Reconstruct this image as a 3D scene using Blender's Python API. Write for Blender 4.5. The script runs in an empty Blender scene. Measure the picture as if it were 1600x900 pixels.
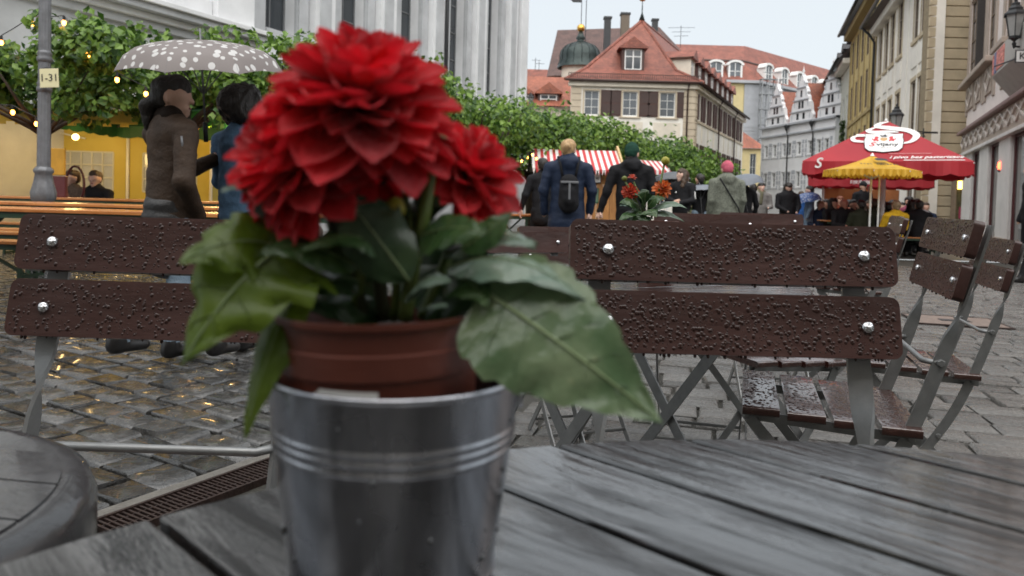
import bpy, bmesh, math, random
import numpy as np
from mathutils import Vector, Matrix, noise
rad = math.radians
random.seed(11)
SC = bpy.context.scene
COL = SC.collection

# ------------------------------------------------------------------ camera, sky, sun, exposure
F_PX, CAM_Z, PITCH, ROLL, HORIZON = 1180.0, 0.95, rad(1.8), rad(1.6), 310.0
PRINC_Y = HORIZON + F_PX * math.tan(PITCH)
cam = bpy.data.cameras.new('camera')
cam_ob = bpy.data.objects.new('camera', cam)
COL.objects.link(cam_ob)
cam.sensor_width = 36.0
cam.lens = 36.0 * F_PX / 1600.0
cam.shift_y = -(450 - PRINC_Y) / 1600.0
cam.clip_start, cam.clip_end = 0.02, 900
cam_ob.matrix_world = Matrix.Translation((0, 0, CAM_Z)) @ Matrix.Rotation(math.pi / 2 - PITCH, 4, 'X') @ Matrix.Rotation(ROLL, 4, 'Z')
cam.dof.use_dof = True
cam.dof.focus_distance = 1.6
cam.dof.aperture_fstop = 8.2
SC.camera = cam_ob

SUN_EL, SUN_AZ = rad(60), rad(178)          # high, behind the camera; thick cloud in front of it
world = bpy.data.worlds.new('World')
SC.world = world
world.use_nodes = True
wn, wl = world.node_tree.nodes, world.node_tree.links
wn.clear()
w_out = wn.new('ShaderNodeOutputWorld')
w_sky = wn.new('ShaderNodeTexSky')
w_sky.sky_type = 'NISHITA'
w_sky.sun_disc = False
w_sky.sun_elevation, w_sky.sun_rotation = SUN_EL, SUN_AZ
w_sky.dust_density, w_sky.air_density = 3.0, 1.0
w_b1 = wn.new('ShaderNodeBackground'); w_b1.inputs[1].default_value = 0.012
w_b2 = wn.new('ShaderNodeBackground'); w_b2.inputs[0].default_value = (0.64, 0.675, 0.69, 1); w_b2.inputs[1].default_value = 0.455
w_add = wn.new('ShaderNodeAddShader')
wl.new(w_sky.outputs[0], w_b1.inputs[0]); wl.new(w_b1.outputs[0], w_add.inputs[0])
wl.new(w_b2.outputs[0], w_add.inputs[1]); wl.new(w_add.outputs[0], w_out.inputs[0])   # even cloud cover over the clear sky

sun = bpy.data.lights.new('sun', 'SUN')
sun.energy, sun.angle, sun.color = 1.5, rad(100), (1.0, 0.97, 0.93)
sun_ob = bpy.data.objects.new('sun', sun)
COL.objects.link(sun_ob)
_d = Vector((math.sin(SUN_AZ) * math.cos(SUN_EL), math.cos(SUN_AZ) * math.cos(SUN_EL), math.sin(SUN_EL)))
sun_ob.rotation_euler = _d.to_track_quat('Z', 'Y').to_euler()
sun_ob.location = _d * 60
SC.view_settings.view_transform = 'Standard'
SC.view_settings.look = 'None'
SC.view_settings.exposure = 1.38
SC.view_settings.gamma = 1.0
SC.view_settings.use_curve_mapping = False
SC.cycles.max_bounces = 6
SC.cycles.transparent_max_bounces = 8
SC.cycles.caustics_reflective = False
SC.cycles.caustics_refractive = False
SC.cycles.use_denoising = True

def ray(px, py):
    u, v = (px - 800) / F_PX, (PRINC_Y - py) / F_PX
    c, s = math.cos(ROLL), math.sin(ROLL)
    u2, v2 = c * u - s * v, s * u + c * v
    cp, sp = math.cos(PITCH), math.sin(PITCH)
    return Vector((u2, cp + v2 * sp, -sp + v2 * cp))
def at(px, py, Y):                       # photo position -> point at distance Y down the street
    d = ray(px, py)
    return Vector((0, 0, CAM_Z)) + d * (Y / d.y)
def onz(px, py, z):
    d = ray(px, py)
    return Vector((0, 0, CAM_Z)) + d * ((z - CAM_Z) / d.z)
def gz(y):                               # the street falls slightly away
    return -0.010 * max(0.0, y - 6.0) if y < 60 else -0.54

# ------------------------------------------------------------------ mesh helpers
class MB:
    def __init__(self): self.v = []; self.f = []; self.m = []
    def add(self, vs, fs, mi=0):
        o = len(self.v); self.v += [tuple(p) for p in vs]
        self.f += [tuple(i + o for i in f) for f in fs]; self.m += [mi] * len(fs); return self
    def box(self, x0, x1, y0, y1, z0, z1, mi=0, M=None):
        p = [(x0,y0,z0),(x1,y0,z0),(x1,y1,z0),(x0,y1,z0),(x0,y0,z1),(x1,y0,z1),(x1,y1,z1),(x0,y1,z1)]
        if M is not None: p = [M @ Vector(q) for q in p]
        return self.add(p, [(3,2,1,0),(4,5,6,7),(0,1,5,4),(1,2,6,5),(2,3,7,6),(3,0,4,7)], mi)
    def bar(self, a, b, w, h, mi=0, up=(0,0,1)):
        a, b = Vector(a), Vector(b); t = (b - a); L = t.length; t.normalize()
        u = Vector(up)
        if abs(t.dot(u)) > .98: u = Vector((1,0,0))
        s = t.cross(u).normalized(); n = s.cross(t)
        M = Matrix((( *t, 0),( *s, 0),( *n, 0),(0,0,0,1))).transposed(); M.translation = a
        return self.box(0, L, -w/2, w/2, -h/2, h/2, mi, M)
    def sweep(self, pts, frames, prof, mi=0, cap=True):
        n, k, vs, fs = len(pts), len(prof), [], []
        for p, (s, u), i in zip(pts, frames, range(n)):
            for (a, b) in (prof[i] if isinstance(prof[0], list) else prof):
                vs.append(Vector(p) + s * a + u * b)
        k = len(vs) // n
        for i in range(n - 1):
            for j in range(k):
                fs.append((i*k+j, i*k+(j+1)%k, (i+1)*k+(j+1)%k, (i+1)*k+j))
        if cap: fs.append(tuple(range(k))[::-1]); fs.append(tuple((n-1)*k + j for j in range(k)))
        return self.add(vs, fs, mi)
    def tube(self, pts, r, n=8, mi=0, cap=True):
        pts = [Vector(p) for p in pts]; fr = []
        prev = None
        for i in range(len(pts)):
            t = (pts[min(i+1, len(pts)-1)] - pts[max(i-1, 0)]).normalized()
            if prev is None: u = Vector((0,0,1)) if abs(t.z) < .9 else Vector((1,0,0))
            else: u = prev
            s = t.cross(u).normalized(); u = s.cross(t).normalized(); prev = u
            fr.append((s, u))
        rr = r if isinstance(r, (list, tuple)) else [r] * len(pts)
        prof = [[(q*math.cos(2*math.pi*j/n), q*math.sin(2*math.pi*j/n)) for j in range(n)] for q in rr]
        return self.sweep(pts, fr, prof, mi, cap)
    def lathe(self, prof, n=24, c=(0,0,0), mi=0, flute=0, nfl=0):
        vs, fs, m = [], [], len(prof)
        for j in range(n):
            a = 2*math.pi*j/n
            k = 1 + (flute*math.cos(a*nfl) if nfl else 0)
            for r, z in prof: vs.append((c[0]+r*k*math.cos(a), c[1]+r*k*math.sin(a), c[2]+z))
        for j in range(n):
            j2 = (j+1) % n
            for i in range(m-1): fs.append((j*m+i, j2*m+i, j2*m+i+1, j*m+i+1))
        return self.add(vs, fs, mi)
    def prism(self, poly, z0, z1, mi=0, M=None):          # poly in xy, extruded along z
        n = len(poly)
        p = [Vector((x, y, z0)) for x, y in poly] + [Vector((x, y, z1)) for x, y in poly]
        if M is not None: p = [M @ q for q in p]
        return self.add(p, [tuple(range(n))[::-1], tuple(range(n, 2*n))] + [(i,(i+1)%n,n+(i+1)%n,n+i) for i in range(n)], mi)
    def ball(self, c, r, n=10, m=6, mi=0):
        rx, ry, rz = (r, r, r) if not isinstance(r, (tuple, list)) else r
        vs = [(c[0], c[1], c[2]-rz)]; fs = []
        for i in range(1, m):
            ph = -math.pi/2 + math.pi*i/m
            for j in range(n):
                a = 2*math.pi*j/n
                vs.append((c[0]+rx*math.cos(ph)*math.cos(a), c[1]+ry*math.cos(ph)*math.sin(a), c[2]+rz*math.sin(ph)))
        vs.append((c[0], c[1], c[2]+rz)); T = len(vs)-1
        for j in range(n):
            fs.append((0, 1+(j+1)%n, 1+j)); fs.append((T, T-n+j, T-n+(j+1)%n))
            for i in range(m-2): fs.append((1+i*n+j, 1+i*n+(j+1)%n, 1+(i+1)*n+(j+1)%n, 1+(i+1)*n+j))
        return self.add(vs, fs, mi)
    def mesh(self, name, uv=False):
        me = bpy.data.meshes.new(name)
        me.from_pydata(self.v, [], self.f)
        if any(self.m): me.polygons.foreach_set('material_index', self.m)
        if uv: auto_uv(me)
        return me
    def build(self, name, mats, parent=None, smooth=None, bevel=0, uv=False, M=None, seg=2):
        me = self.mesh(name, uv)
        return link(name, me, mats, parent, smooth, bevel, M, seg)

def auto_uv(me):
    lay = me.uv_layers.new(name='UVMap').data
    for p in me.polygons:
        n = p.normal
        u = Vector((0,0,1)).cross(n)
        u = Vector((1,0,0)) if u.length < .05 else u.normalized()
        v = n.cross(u)
        for li in p.loop_indices:
            q = me.vertices[me.loops[li].vertex_index].co
            lay[li].uv = (q.dot(u), q.dot(v))

def link(name, me, mats=None, parent=None, smooth=None, bevel=0, M=None, seg=2):
    if mats is not None and len(me.materials) == 0:
        for m in (mats if isinstance(mats, (list, tuple)) else [mats]): me.materials.append(m)
    if smooth is not None:
        me.shade_flat() if smooth is False else me.shade_smooth()
        if smooth not in (True, False): me.set_sharp_from_angle(angle=rad(smooth))
    o = bpy.data.objects.new(name, me)
    COL.objects.link(o)
    if parent is not None: o.parent = parent
    if M is not None: o.matrix_basis = M
    if bevel:
        b = o.modifiers.new('bevel', 'BEVEL'); b.width = bevel; b.segments = seg; b.limit_method = 'ANGLE'; b.angle_limit = rad(40)
    return o

def tag(o, label, cat, group=None, kind=None):
    o['label'] = label
    if cat: o['category'] = cat
    if group: o['group'] = group
    if kind: o['kind'] = kind
    return o
def thing(name, label, cat, loc=(0,0,0), rotz=0, group=None):
    o = bpy.data.objects.new(name, None); COL.objects.link(o)
    o.empty_display_size = .1
    o.location = loc; o.rotation_euler = (0, 0, rotz)
    return tag(o, label, cat, group)
def copy_tree(o, parent=None):
    c = o.copy(); COL.objects.link(c); c.parent = parent
    for ch in list(o.children): copy_tree(ch, c)
    return c
def structure(o): o['kind'] = 'structure'; return o

# ------------------------------------------------------------------ materials
MATS = {}
def nt(name):
    m = bpy.data.materials.new(name); m.use_nodes = True
    n, l = m.node_tree.nodes, m.node_tree.links
    b = n['Principled BSDF']
    return m, n, l, b
def pm(name, col, rough=.6, metal=0, var=.18, scale=6, bump=0, bscale=60, coat=0, spec=.5, stretch=None, island=False, objrand=0, col2=None, coatr=.08, rvar=0):
    if name in MATS: return MATS[name]
    m, n, l, b = nt(name)
    tc = n.new('ShaderNodeTexCoord'); src = tc.outputs['Object']
    if stretch:
        mp = n.new('ShaderNodeMapping'); mp.inputs['Scale'].default_value = stretch
        l.new(src, mp.inputs['Vector']); src = mp.outputs[0]
    nz = n.new('ShaderNodeTexNoise'); nz.inputs['Scale'].default_value = scale; nz.inputs['Detail'].default_value = 6
    nz.inputs['Roughness'].default_value = .62
    l.new(src, nz.inputs['Vector'])
    rp = n.new('ShaderNodeValToRGB')
    c1 = tuple(max(0, x*(1-var)) for x in col); c2 = tuple(min(1, x*(1+var)) for x in (col2 or col))
    rp.color_ramp.elements[0].color = (*c1, 1); rp.color_ramp.elements[0].position = .3
    rp.color_ramp.elements[1].color = (*c2, 1); rp.color_ramp.elements[1].position = .7
    l.new(nz.outputs['Fac'], rp.inputs['Fac'])
    out = rp.outputs['Color']
    if island or objrand:
        hs = n.new('ShaderNodeHueSaturation')
        if island: rnd = n.new('ShaderNodeNewGeometry').outputs['Random Per Island']
        else: rnd = n.new('ShaderNodeObjectInfo').outputs['Random']
        mr = n.new('ShaderNodeMapRange'); k = objrand or .35
        mr.inputs['To Min'].default_value = 1-k; mr.inputs['To Max'].default_value = 1+k
        l.new(rnd, mr.inputs['Value']); l.new(mr.outputs[0], hs.inputs['Value']); l.new(out, hs.inputs['Color'])
        out = hs.outputs[0]
    l.new(out, b.inputs['Base Color'])
    b.inputs['Roughness'].default_value = rough; b.inputs['Metallic'].default_value = metal
    b.inputs['Specular IOR Level'].default_value = spec
    if rvar:
        mr = n.new('ShaderNodeMapRange'); mr.inputs['To Min'].default_value = max(.03, rough-rvar); mr.inputs['To Max'].default_value = min(1, rough+rvar)
        mr.inputs['From Min'].default_value = .35; mr.inputs['From Max'].default_value = .65
        n2 = n.new('ShaderNodeTexNoise'); n2.inputs['Scale'].default_value = scale*.7; n2.inputs['Detail'].default_value = 3
        l.new(tc.outputs['Object'], n2.inputs['Vector']); l.new(n2.outputs['Fac'], mr.inputs['Value']); l.new(mr.outputs[0], b.inputs['Roughness'])
    if coat: b.inputs['Coat Weight'].default_value = coat; b.inputs['Coat Roughness'].default_value = coatr
    if bump:
        bn = n.new('ShaderNodeTexNoise'); bn.inputs['Scale'].default_value = bscale; bn.inputs['Detail'].default_value = 5
        l.new(src, bn.inputs['Vector'])
        bp = n.new('ShaderNodeBump'); bp.inputs['Strength'].default_value = bump; bp.inputs['Distance'].default_value = .02
        l.new(bn.outputs['Fac'], bp.inputs['Height']); l.new(bp.outputs[0], b.inputs['Normal'])
    MATS[name] = m
    return m
def emis(name, col, s):
    m, n, l, b = nt(name)
    b.inputs['Emission Color'].default_value = (*col, 1); b.inputs['Emission Strength'].default_value = s
    b.inputs['Base Color'].default_value = (*col, 1)
    return m
def leafmat(name, c1, c2, trans=.35, rough=.35, scale=30, island=False, spots=None, objrand=0, bstr=.25):
    m, n, l, b = nt(name)
    tc = n.new('ShaderNodeTexCoord')
    nz = n.new('ShaderNodeTexNoise'); nz.inputs['Scale'].default_value = scale; nz.inputs['Detail'].default_value = 4
    l.new(tc.outputs['Object'], nz.inputs['Vector'])
    rp = n.new('ShaderNodeValToRGB')
    rp.color_ramp.elements[0].color = (*c1, 1); rp.color_ramp.elements[0].position = .32
    rp.color_ramp.elements[1].color = (*c2, 1); rp.color_ramp.elements[1].position = .68
    if island:
        g = n.new('ShaderNodeNewGeometry')
        mx = n.new('ShaderNodeMath'); mx.operation = 'MULTIPLY_ADD'; mx.inputs[1].default_value = .55
        sc = n.new('ShaderNodeMath'); sc.operation = 'MULTIPLY'; sc.inputs[1].default_value = .45
        l.new(nz.outputs['Fac'], sc.inputs[0]); l.new(g.outputs['Random Per Island'], mx.inputs[0]); l.new(sc.outputs[0], mx.inputs[2])
        l.new(mx.outputs[0], rp.inputs['Fac'])
    else: l.new(nz.outputs['Fac'], rp.inputs['Fac'])
    col = rp.outputs['Color']
    if spots:
        n2 = n.new('ShaderNodeTexNoise'); n2.inputs['Scale'].default_value = 120; n2.inputs['Detail'].default_value = 2
        l.new(tc.outputs['Object'], n2.inputs['Vector'])
        r2 = n.new('ShaderNodeValToRGB'); r2.color_ramp.elements[0].position = .69; r2.color_ramp.elements[1].position = .78
        l.new(n2.outputs['Fac'], r2.inputs['Fac'])
        mix = n.new('ShaderNodeMixRGB'); mix.inputs[2].default_value = (*spots, 1)
        l.new(r2.outputs['Color'], mix.inputs[0]); l.new(col, mix.inputs[1]); col = mix.outputs[0]
    if objrand:
        oi = n.new('ShaderNodeObjectInfo'); mr = n.new('ShaderNodeMapRange'); mr.inputs['To Min'].default_value = 1-objrand; mr.inputs['To Max'].default_value = 1+objrand
        hs = n.new('ShaderNodeHueSaturation'); l.new(oi.outputs['Random'], mr.inputs['Value']); l.new(mr.outputs[0], hs.inputs['Value']); l.new(col, hs.inputs['Color']); col = hs.outputs[0]
    l.new(col, b.inputs['Base Color']); b.inputs['Roughness'].default_value = rough
    bp = n.new('ShaderNodeBump'); bp.inputs['Strength'].default_value = bstr; bp.inputs['Distance'].default_value = .003
    l.new(nz.outputs['Fac'], bp.inputs['Height']); l.new(bp.outputs[0], b.inputs['Normal'])
    tr = n.new('ShaderNodeBsdfTranslucent'); l.new(col, tr.inputs['Color'])
    ms = n.new('ShaderNodeMixShader'); ms.inputs[0].default_value = trans
    l.new(b.outputs[0], ms.inputs[1]); l.new(tr.outputs[0], ms.inputs[2])
    l.new(ms.outputs[0], n['Material Output'].inputs['Surface'])
    return m
def tilemat(name, col, w=.22, h=.16, var=.25):
    m, n, l, b = nt(name)
    tc = n.new('ShaderNodeTexCoord')
    br = n.new('ShaderNodeTexBrick'); br.inputs['Scale'].default_value = 1.0
    br.inputs['Brick Width'].default_value = w; br.inputs['Row Height'].default_value = h; br.inputs['Mortar Size'].default_value = .018
    br.inputs['Color1'].default_value = (*[c*(1-var) for c in col], 1); br.inputs['Color2'].default_value = (*[min(1, c*(1+var)) for c in col], 1)
    br.inputs['Mortar'].default_value = (*[c*.35 for c in col], 1)
    l.new(tc.outputs['UV'], br.inputs['Vector'])
    nz = n.new('ShaderNodeTexNoise'); nz.inputs['Scale'].default_value = .9; nz.inputs['Detail'].default_value = 6
    l.new(tc.outputs['Object'], nz.inputs['Vector'])
    mr = n.new('ShaderNodeMapRange'); mr.inputs['From Min'].default_value = .3; mr.inputs['From Max'].default_value = .7; mr.inputs['To Min'].default_value = .65; mr.inputs['To Max'].default_value = 1.2
    l.new(nz.outputs['Fac'], mr.inputs['Value'])
    hs = n.new('ShaderNodeHueSaturation'); l.new(br.outputs['Color'], hs.inputs['Color']); l.new(mr.outputs[0], hs.inputs['Value'])
    l.new(hs.outputs[0], b.inputs['Base Color']); b.inputs['Roughness'].default_value = .55
    bp = n.new('ShaderNodeBump'); bp.inputs['Strength'].default_value = .6; bp.inputs['Distance'].default_value = .03; bp.invert = True
    l.new(br.outputs['Fac'], bp.inputs['Height']); l.new(bp.outputs[0], b.inputs['Normal'])
    return m
def plankmat(name, c1, c2, rough, bump, stretch, rmin=None, rscale=7, dist=.004, coat=0):
    m, n, l, b = nt(name)
    b.inputs['Coat Weight'].default_value = coat; b.inputs['Coat Roughness'].default_value = .06; b.inputs['Coat IOR'].default_value = 2.0
    if coat: b.inputs['Specular IOR Level'].default_value = .35
    tc = n.new('ShaderNodeTexCoord'); mp = n.new('ShaderNodeMapping'); mp.inputs['Scale'].default_value = stretch
    l.new(tc.outputs['Object'], mp.inputs['Vector'])
    wz = n.new('ShaderNodeTexNoise'); wz.inputs['Scale'].default_value = 3.0; wz.inputs['Detail'].default_value = 2
    l.new(tc.outputs['Object'], wz.inputs['Vector'])
    vm = n.new('ShaderNodeVectorMath'); vm.operation = 'MULTIPLY_ADD'; vm.inputs[1].default_value = (0, 3.2, 1); 
    l.new(wz.outputs['Color'], vm.inputs[0]); l.new(mp.outputs[0], vm.inputs[2])
    nz = n.new('ShaderNodeTexNoise'); nz.inputs['Scale'].default_value = 1.0; nz.inputs['Detail'].default_value = 5; nz.inputs['Roughness'].default_value = .6
    l.new(vm.outputs[0], nz.inputs['Vector'])
    rp = n.new('ShaderNodeValToRGB'); rp.color_ramp.elements[0].color = (*c1, 1); rp.color_ramp.elements[1].color = (*c2, 1)
    rp.color_ramp.elements[0].position = .35; rp.color_ramp.elements[1].position = .65
    l.new(nz.outputs['Fac'], rp.inputs['Fac'])
    oi = n.new('ShaderNodeObjectInfo'); mr0 = n.new('ShaderNodeMapRange'); mr0.inputs['To Min'].default_value = .8; mr0.inputs['To Max'].default_value = 1.2
    hs = n.new('ShaderNodeHueSaturation'); l.new(oi.outputs['Random'], mr0.inputs['Value']); l.new(mr0.outputs[0], hs.inputs['Value']); l.new(rp.outputs['Color'], hs.inputs['Color'])
    l.new(hs.outputs[0], b.inputs['Base Color'])
    pud = n.new('ShaderNodeTexNoise'); pud.inputs['Scale'].default_value = rscale; pud.inputs['Detail'].default_value = 4
    l.new(tc.outputs['Object'], pud.inputs['Vector'])
    mr = n.new('ShaderNodeMapRange'); mr.inputs['From Min'].default_value = .42; mr.inputs['From Max'].default_value = .6
    mr.inputs['To Min'].default_value = rmin if rmin is not None else rough; mr.inputs['To Max'].default_value = rough
    l.new(pud.outputs['Fac'], mr.inputs['Value']); l.new(mr.outputs[0], b.inputs['Roughness'])
    if rmin is not None:                              # wet film lies smoother than the bare grain
        mr2 = n.new('ShaderNodeMapRange'); mr2.inputs['From Min'].default_value = .42; mr2.inputs['From Max'].default_value = .6
        mr2.inputs['To Min'].default_value = bump*.45; mr2.inputs['To Max'].default_value = bump
        l.new(pud.outputs['Fac'], mr2.inputs['Value'])
    if coat:                                          # water film drawn out along the grain
        mpc = n.new('ShaderNodeMapping'); mpc.inputs['Scale'].default_value = (4.5, 34, 34); l.new(tc.outputs['Object'], mpc.inputs['Vector'])
        fz = n.new('ShaderNodeTexNoise'); fz.inputs['Scale'].default_value = 1.0; fz.inputs['Detail'].default_value = 5; fz.inputs['Roughness'].default_value = .65; fz.inputs['Distortion'].default_value = .8
        l.new(mpc.outputs[0], fz.inputs['Vector'])
        mrc = n.new('ShaderNodeMapRange'); mrc.inputs['From Min'].default_value = .38; mrc.inputs['From Max'].default_value = .54; mrc.inputs['To Min'].default_value = .12; mrc.inputs['To Max'].default_value = coat
        l.new(fz.outputs['Fac'], mrc.inputs['Value']); l.new(mrc.outputs[0], b.inputs['Coat Weight'])
    bp = n.new('ShaderNodeBump'); bp.inputs['Strength'].default_value = bump; bp.inputs['Distance'].default_value = dist
    if rmin is not None: l.new(mr2.outputs[0], bp.inputs['Strength'])
    l.new(nz.outputs['Fac'], bp.inputs['Height']); l.new(bp.outputs[0], b.inputs['Normal'])
    if coat:                                          # the film follows the raised grain
        ad = n.new('ShaderNodeMath'); ad.operation = 'ADD'; l.new(nz.outputs['Fac'], ad.inputs[0]); l.new(fz.outputs['Fac'], ad.inputs[1])
        bc_ = n.new('ShaderNodeBump'); bc_.inputs['Strength'].default_value = .17; bc_.inputs['Distance'].default_value = dist*.5
        l.new(ad.outputs[0], bc_.inputs['Height']); l.new(bc_.outputs[0], b.inputs['Coat Normal'])
    return m
def glassmat(name, col=(.03,.035,.04), rough=.06):
    m, n, l, b = nt(name)
    tc = n.new('ShaderNodeTexCoord'); nz = n.new('ShaderNodeTexNoise'); nz.inputs['Scale'].default_value = .7
    l.new(tc.outputs['Object'], nz.inputs['Vector'])
    rp = n.new('ShaderNodeValToRGB'); rp.color_ramp.elements[0].color = (*[c*.5 for c in col], 1); rp.color_ramp.elements[1].color = (*[c*2 for c in col], 1)
    l.new(nz.outputs['Fac'], rp.inputs['Fac']); l.new(rp.outputs[0], b.inputs['Base Color'])
    b.inputs['Roughness'].default_value = rough; b.inputs['Specular IOR Level'].default_value = .6
    return m

STEEL = pm('galvanised steel', (.27,.275,.275), .48, .7, .15, 30, .04, 300, rvar=.08)
BOARD = pm('wet brown boards', (.058,.027,.023), .32, 0, .3, 14, .08, 90, spec=.5, rvar=.08, stretch=(.25,1,1))
SEATB = pm('wet seat slats', (.045,.016,.012), .10, 0, .3, 14, .25, 45, spec=.8, rvar=.06, coat=.7)
DROP = pm('rain drop', (.034,.015,.012), .07, 0, .1, 20, spec=.4)
BOLT = pm('bright bolt', (.75,.76,.78), .18, 1, .1, 40, .3, 200)
TABLE = plankmat('wet dark table planks', (.003,.003,.003), (.024,.0225,.022), .34, .6, (6, 50, 50), .25, 8, .009, coat=1.0)
BLACK = pm('dark wet table', (.032,.032,.034), .24, 0, .25, 14, .10, 60, rvar=.12, coat=.4)
ZINC = pm('zinc bucket', (.36,.37,.40), .24, 1, .5, 34, .04, 60, rvar=.07, stretch=(1,1,.05))  # vertical streaks in the colour stand in for reflections on the metal
TERRA = pm('brown plastic pot', (.115,.030,.018), .42, 0, .15, 20, .05, 90)
SOIL = pm('soil', (.03,.022,.016), .9, 0, .4, 60, .6, 90)
PAPER = pm('white paper', (.75,.75,.73), .6, 0, .04, 20)
ORANGE = plankmat('varnished orange planks', (.38,.13,.035), (.58,.24,.075), .35, .1, (1.2, 30, 30), .15, 4)
GREENLEG = pm('green bench legs', (.02,.05,.025), .5)
IRON = pm('dark iron', (.035,.036,.038), .45, .3, .2, 20)
GREYIRON = pm('grey painted cast iron', (.17,.175,.185), .42, .2, .2, 12, .15, 60)
SETT = pm('granite setts', (.034,.033,.031), .18, 0, .4, 24, .42, 70, objrand=.38, rvar=.16, col2=(.058,.055,.051), coat=.8, coatr=.12)
SETT_S = pm('granite setts far', (.034,.033,.031), .18, 0, .4, 24, .42, 70, island=True, objrand=.38, rvar=.16, col2=(.058,.055,.051), coat=.8, coatr=.12)
PAVER = pm('concrete pavers', (.112,.107,.10), .22, 0, .25, 30, .4, 110, objrand=.3, rvar=.12)
PAVER_S = pm('concrete pavers far', (.112,.107,.10), .22, 0, .25, 30, .4, 110, island=True, objrand=.16, rvar=.12)
SKIN = pm('skin', (.62,.38,.28), .5, 0, .08, 20)
SKIN2 = pm('fair skin', (.68,.44,.35), .5, 0, .08, 20)
HAIRD = pm('dark hair', (.016,.012,.010), .45, 0, .3, 40, .5, 90, stretch=(1,1,.25))
HAIRB = pm('blond hair', (.42,.27,.13), .5, 0, .3, 40, .5, 90, stretch=(1,1,.25))
HAIRM = pm('brown hair', (.06,.035,.02), .5, 0, .3, 40, .5, 90, stretch=(1,1,.25))
DARK = pm('dark eye', (.012,.01,.01), .3)
LIP = pm('lips', (.32,.10,.09), .5)
WHITE = pm('white paint', (.74,.74,.72), .5, 0, .06, 3)
# ------------------------------------------------------------------ ground, paving
def proj(p):
    d = Vector(p) - Vector((0, 0, CAM_Z)); cp, sp = math.cos(PITCH), math.sin(PITCH)
    dep = d.y*cp - d.z*sp; b = d.y*sp + d.z*cp
    c, s = math.cos(ROLL), math.sin(ROLL); u2, v2 = d.x/dep, b/dep
    return 800 + F_PX*(c*u2 + s*v2), PRINC_Y - F_PX*(-s*u2 + c*v2)

def groundmat():
    m, n, l, b = nt('wet street')
    tc = n.new('ShaderNodeTexCoord'); mp = n.new('ShaderNodeMapping'); mp.inputs['Rotation'].default_value = (0, 0, rad(20))
    l.new(tc.outputs['Object'], mp.inputs['Vector'])
    br = n.new('ShaderNodeTexBrick'); br.inputs['Scale'].default_value = 1; br.inputs['Brick Width'].default_value = .24; br.inputs['Row Height'].default_value = .16
    br.inputs['Mortar Size'].default_value = .012
    br.inputs['Color1'].default_value = (.08,.075,.07,1); br.inputs['Color2'].default_value = (.15,.14,.125,1); br.inputs['Mortar'].default_value = (.03,.03,.025,1)
    l.new(mp.outputs[0], br.inputs['Vector'])
    l.new(br.outputs['Color'], b.inputs['Base Color']); b.inputs['Roughness'].default_value = .33
    bp = n.new('ShaderNodeBump'); bp.invert = True; bp.inputs['Strength'].default_value = .5; bp.inputs['Distance'].default_value = .01
    l.new(br.outputs['Fac'], bp.inputs['Height']); l.new(bp.outputs[0], b.inputs['Normal'])
    return m
EARTH = pm('joint sand', (.035,.033,.026), .8, 0, .4, 40, .5, 80)
mb = MB()
ys = [-6, 6, 16]
vs = [(x, y, gz(y) - .022) for y in ys for x in (-40, 40)]
mb.add(vs, [(0,1,3,2),(2,3,5,4)])
structure(mb.build('ground', EARTH))
mb = MB(); ys = [15.9, 30, 60, 420]
vs = [(x, y, gz(y) - .004) for y in ys for x in (-320, 320)]
mb.add(vs, [(0,1,3,2),(2,3,5,4),(4,5,7,6)])
structure(mb.build('street', groundmat()))

def stone_mesh(w, h, j, rnd, bulge=.0015, inset=.012):
    """one paving stone, top at z = 0"""
    def q(k, dz):
        return [(sx*(w/2-k)+rnd.uniform(-j,j), sy*(h/2-k)+rnd.uniform(-j,j), dz+rnd.uniform(-.0015,.0015)) for sx, sy in ((-1,-1),(1,-1),(1,1),(-1,1))]
    a, b2, c = q(0, -.05), q(0, -.010), q(inset, 0)
    v = a + b2 + c + [(0, 0, bulge)]
    f = [(i,(i+1)%4,4+(i+1)%4,4+i) for i in range(4)] + [(4+i,4+(i+1)%4,8+(i+1)%4,8+i) for i in range(4)] + [(8+i,8+(i+1)%4,12) for i in range(4)]
    return v, f

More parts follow.
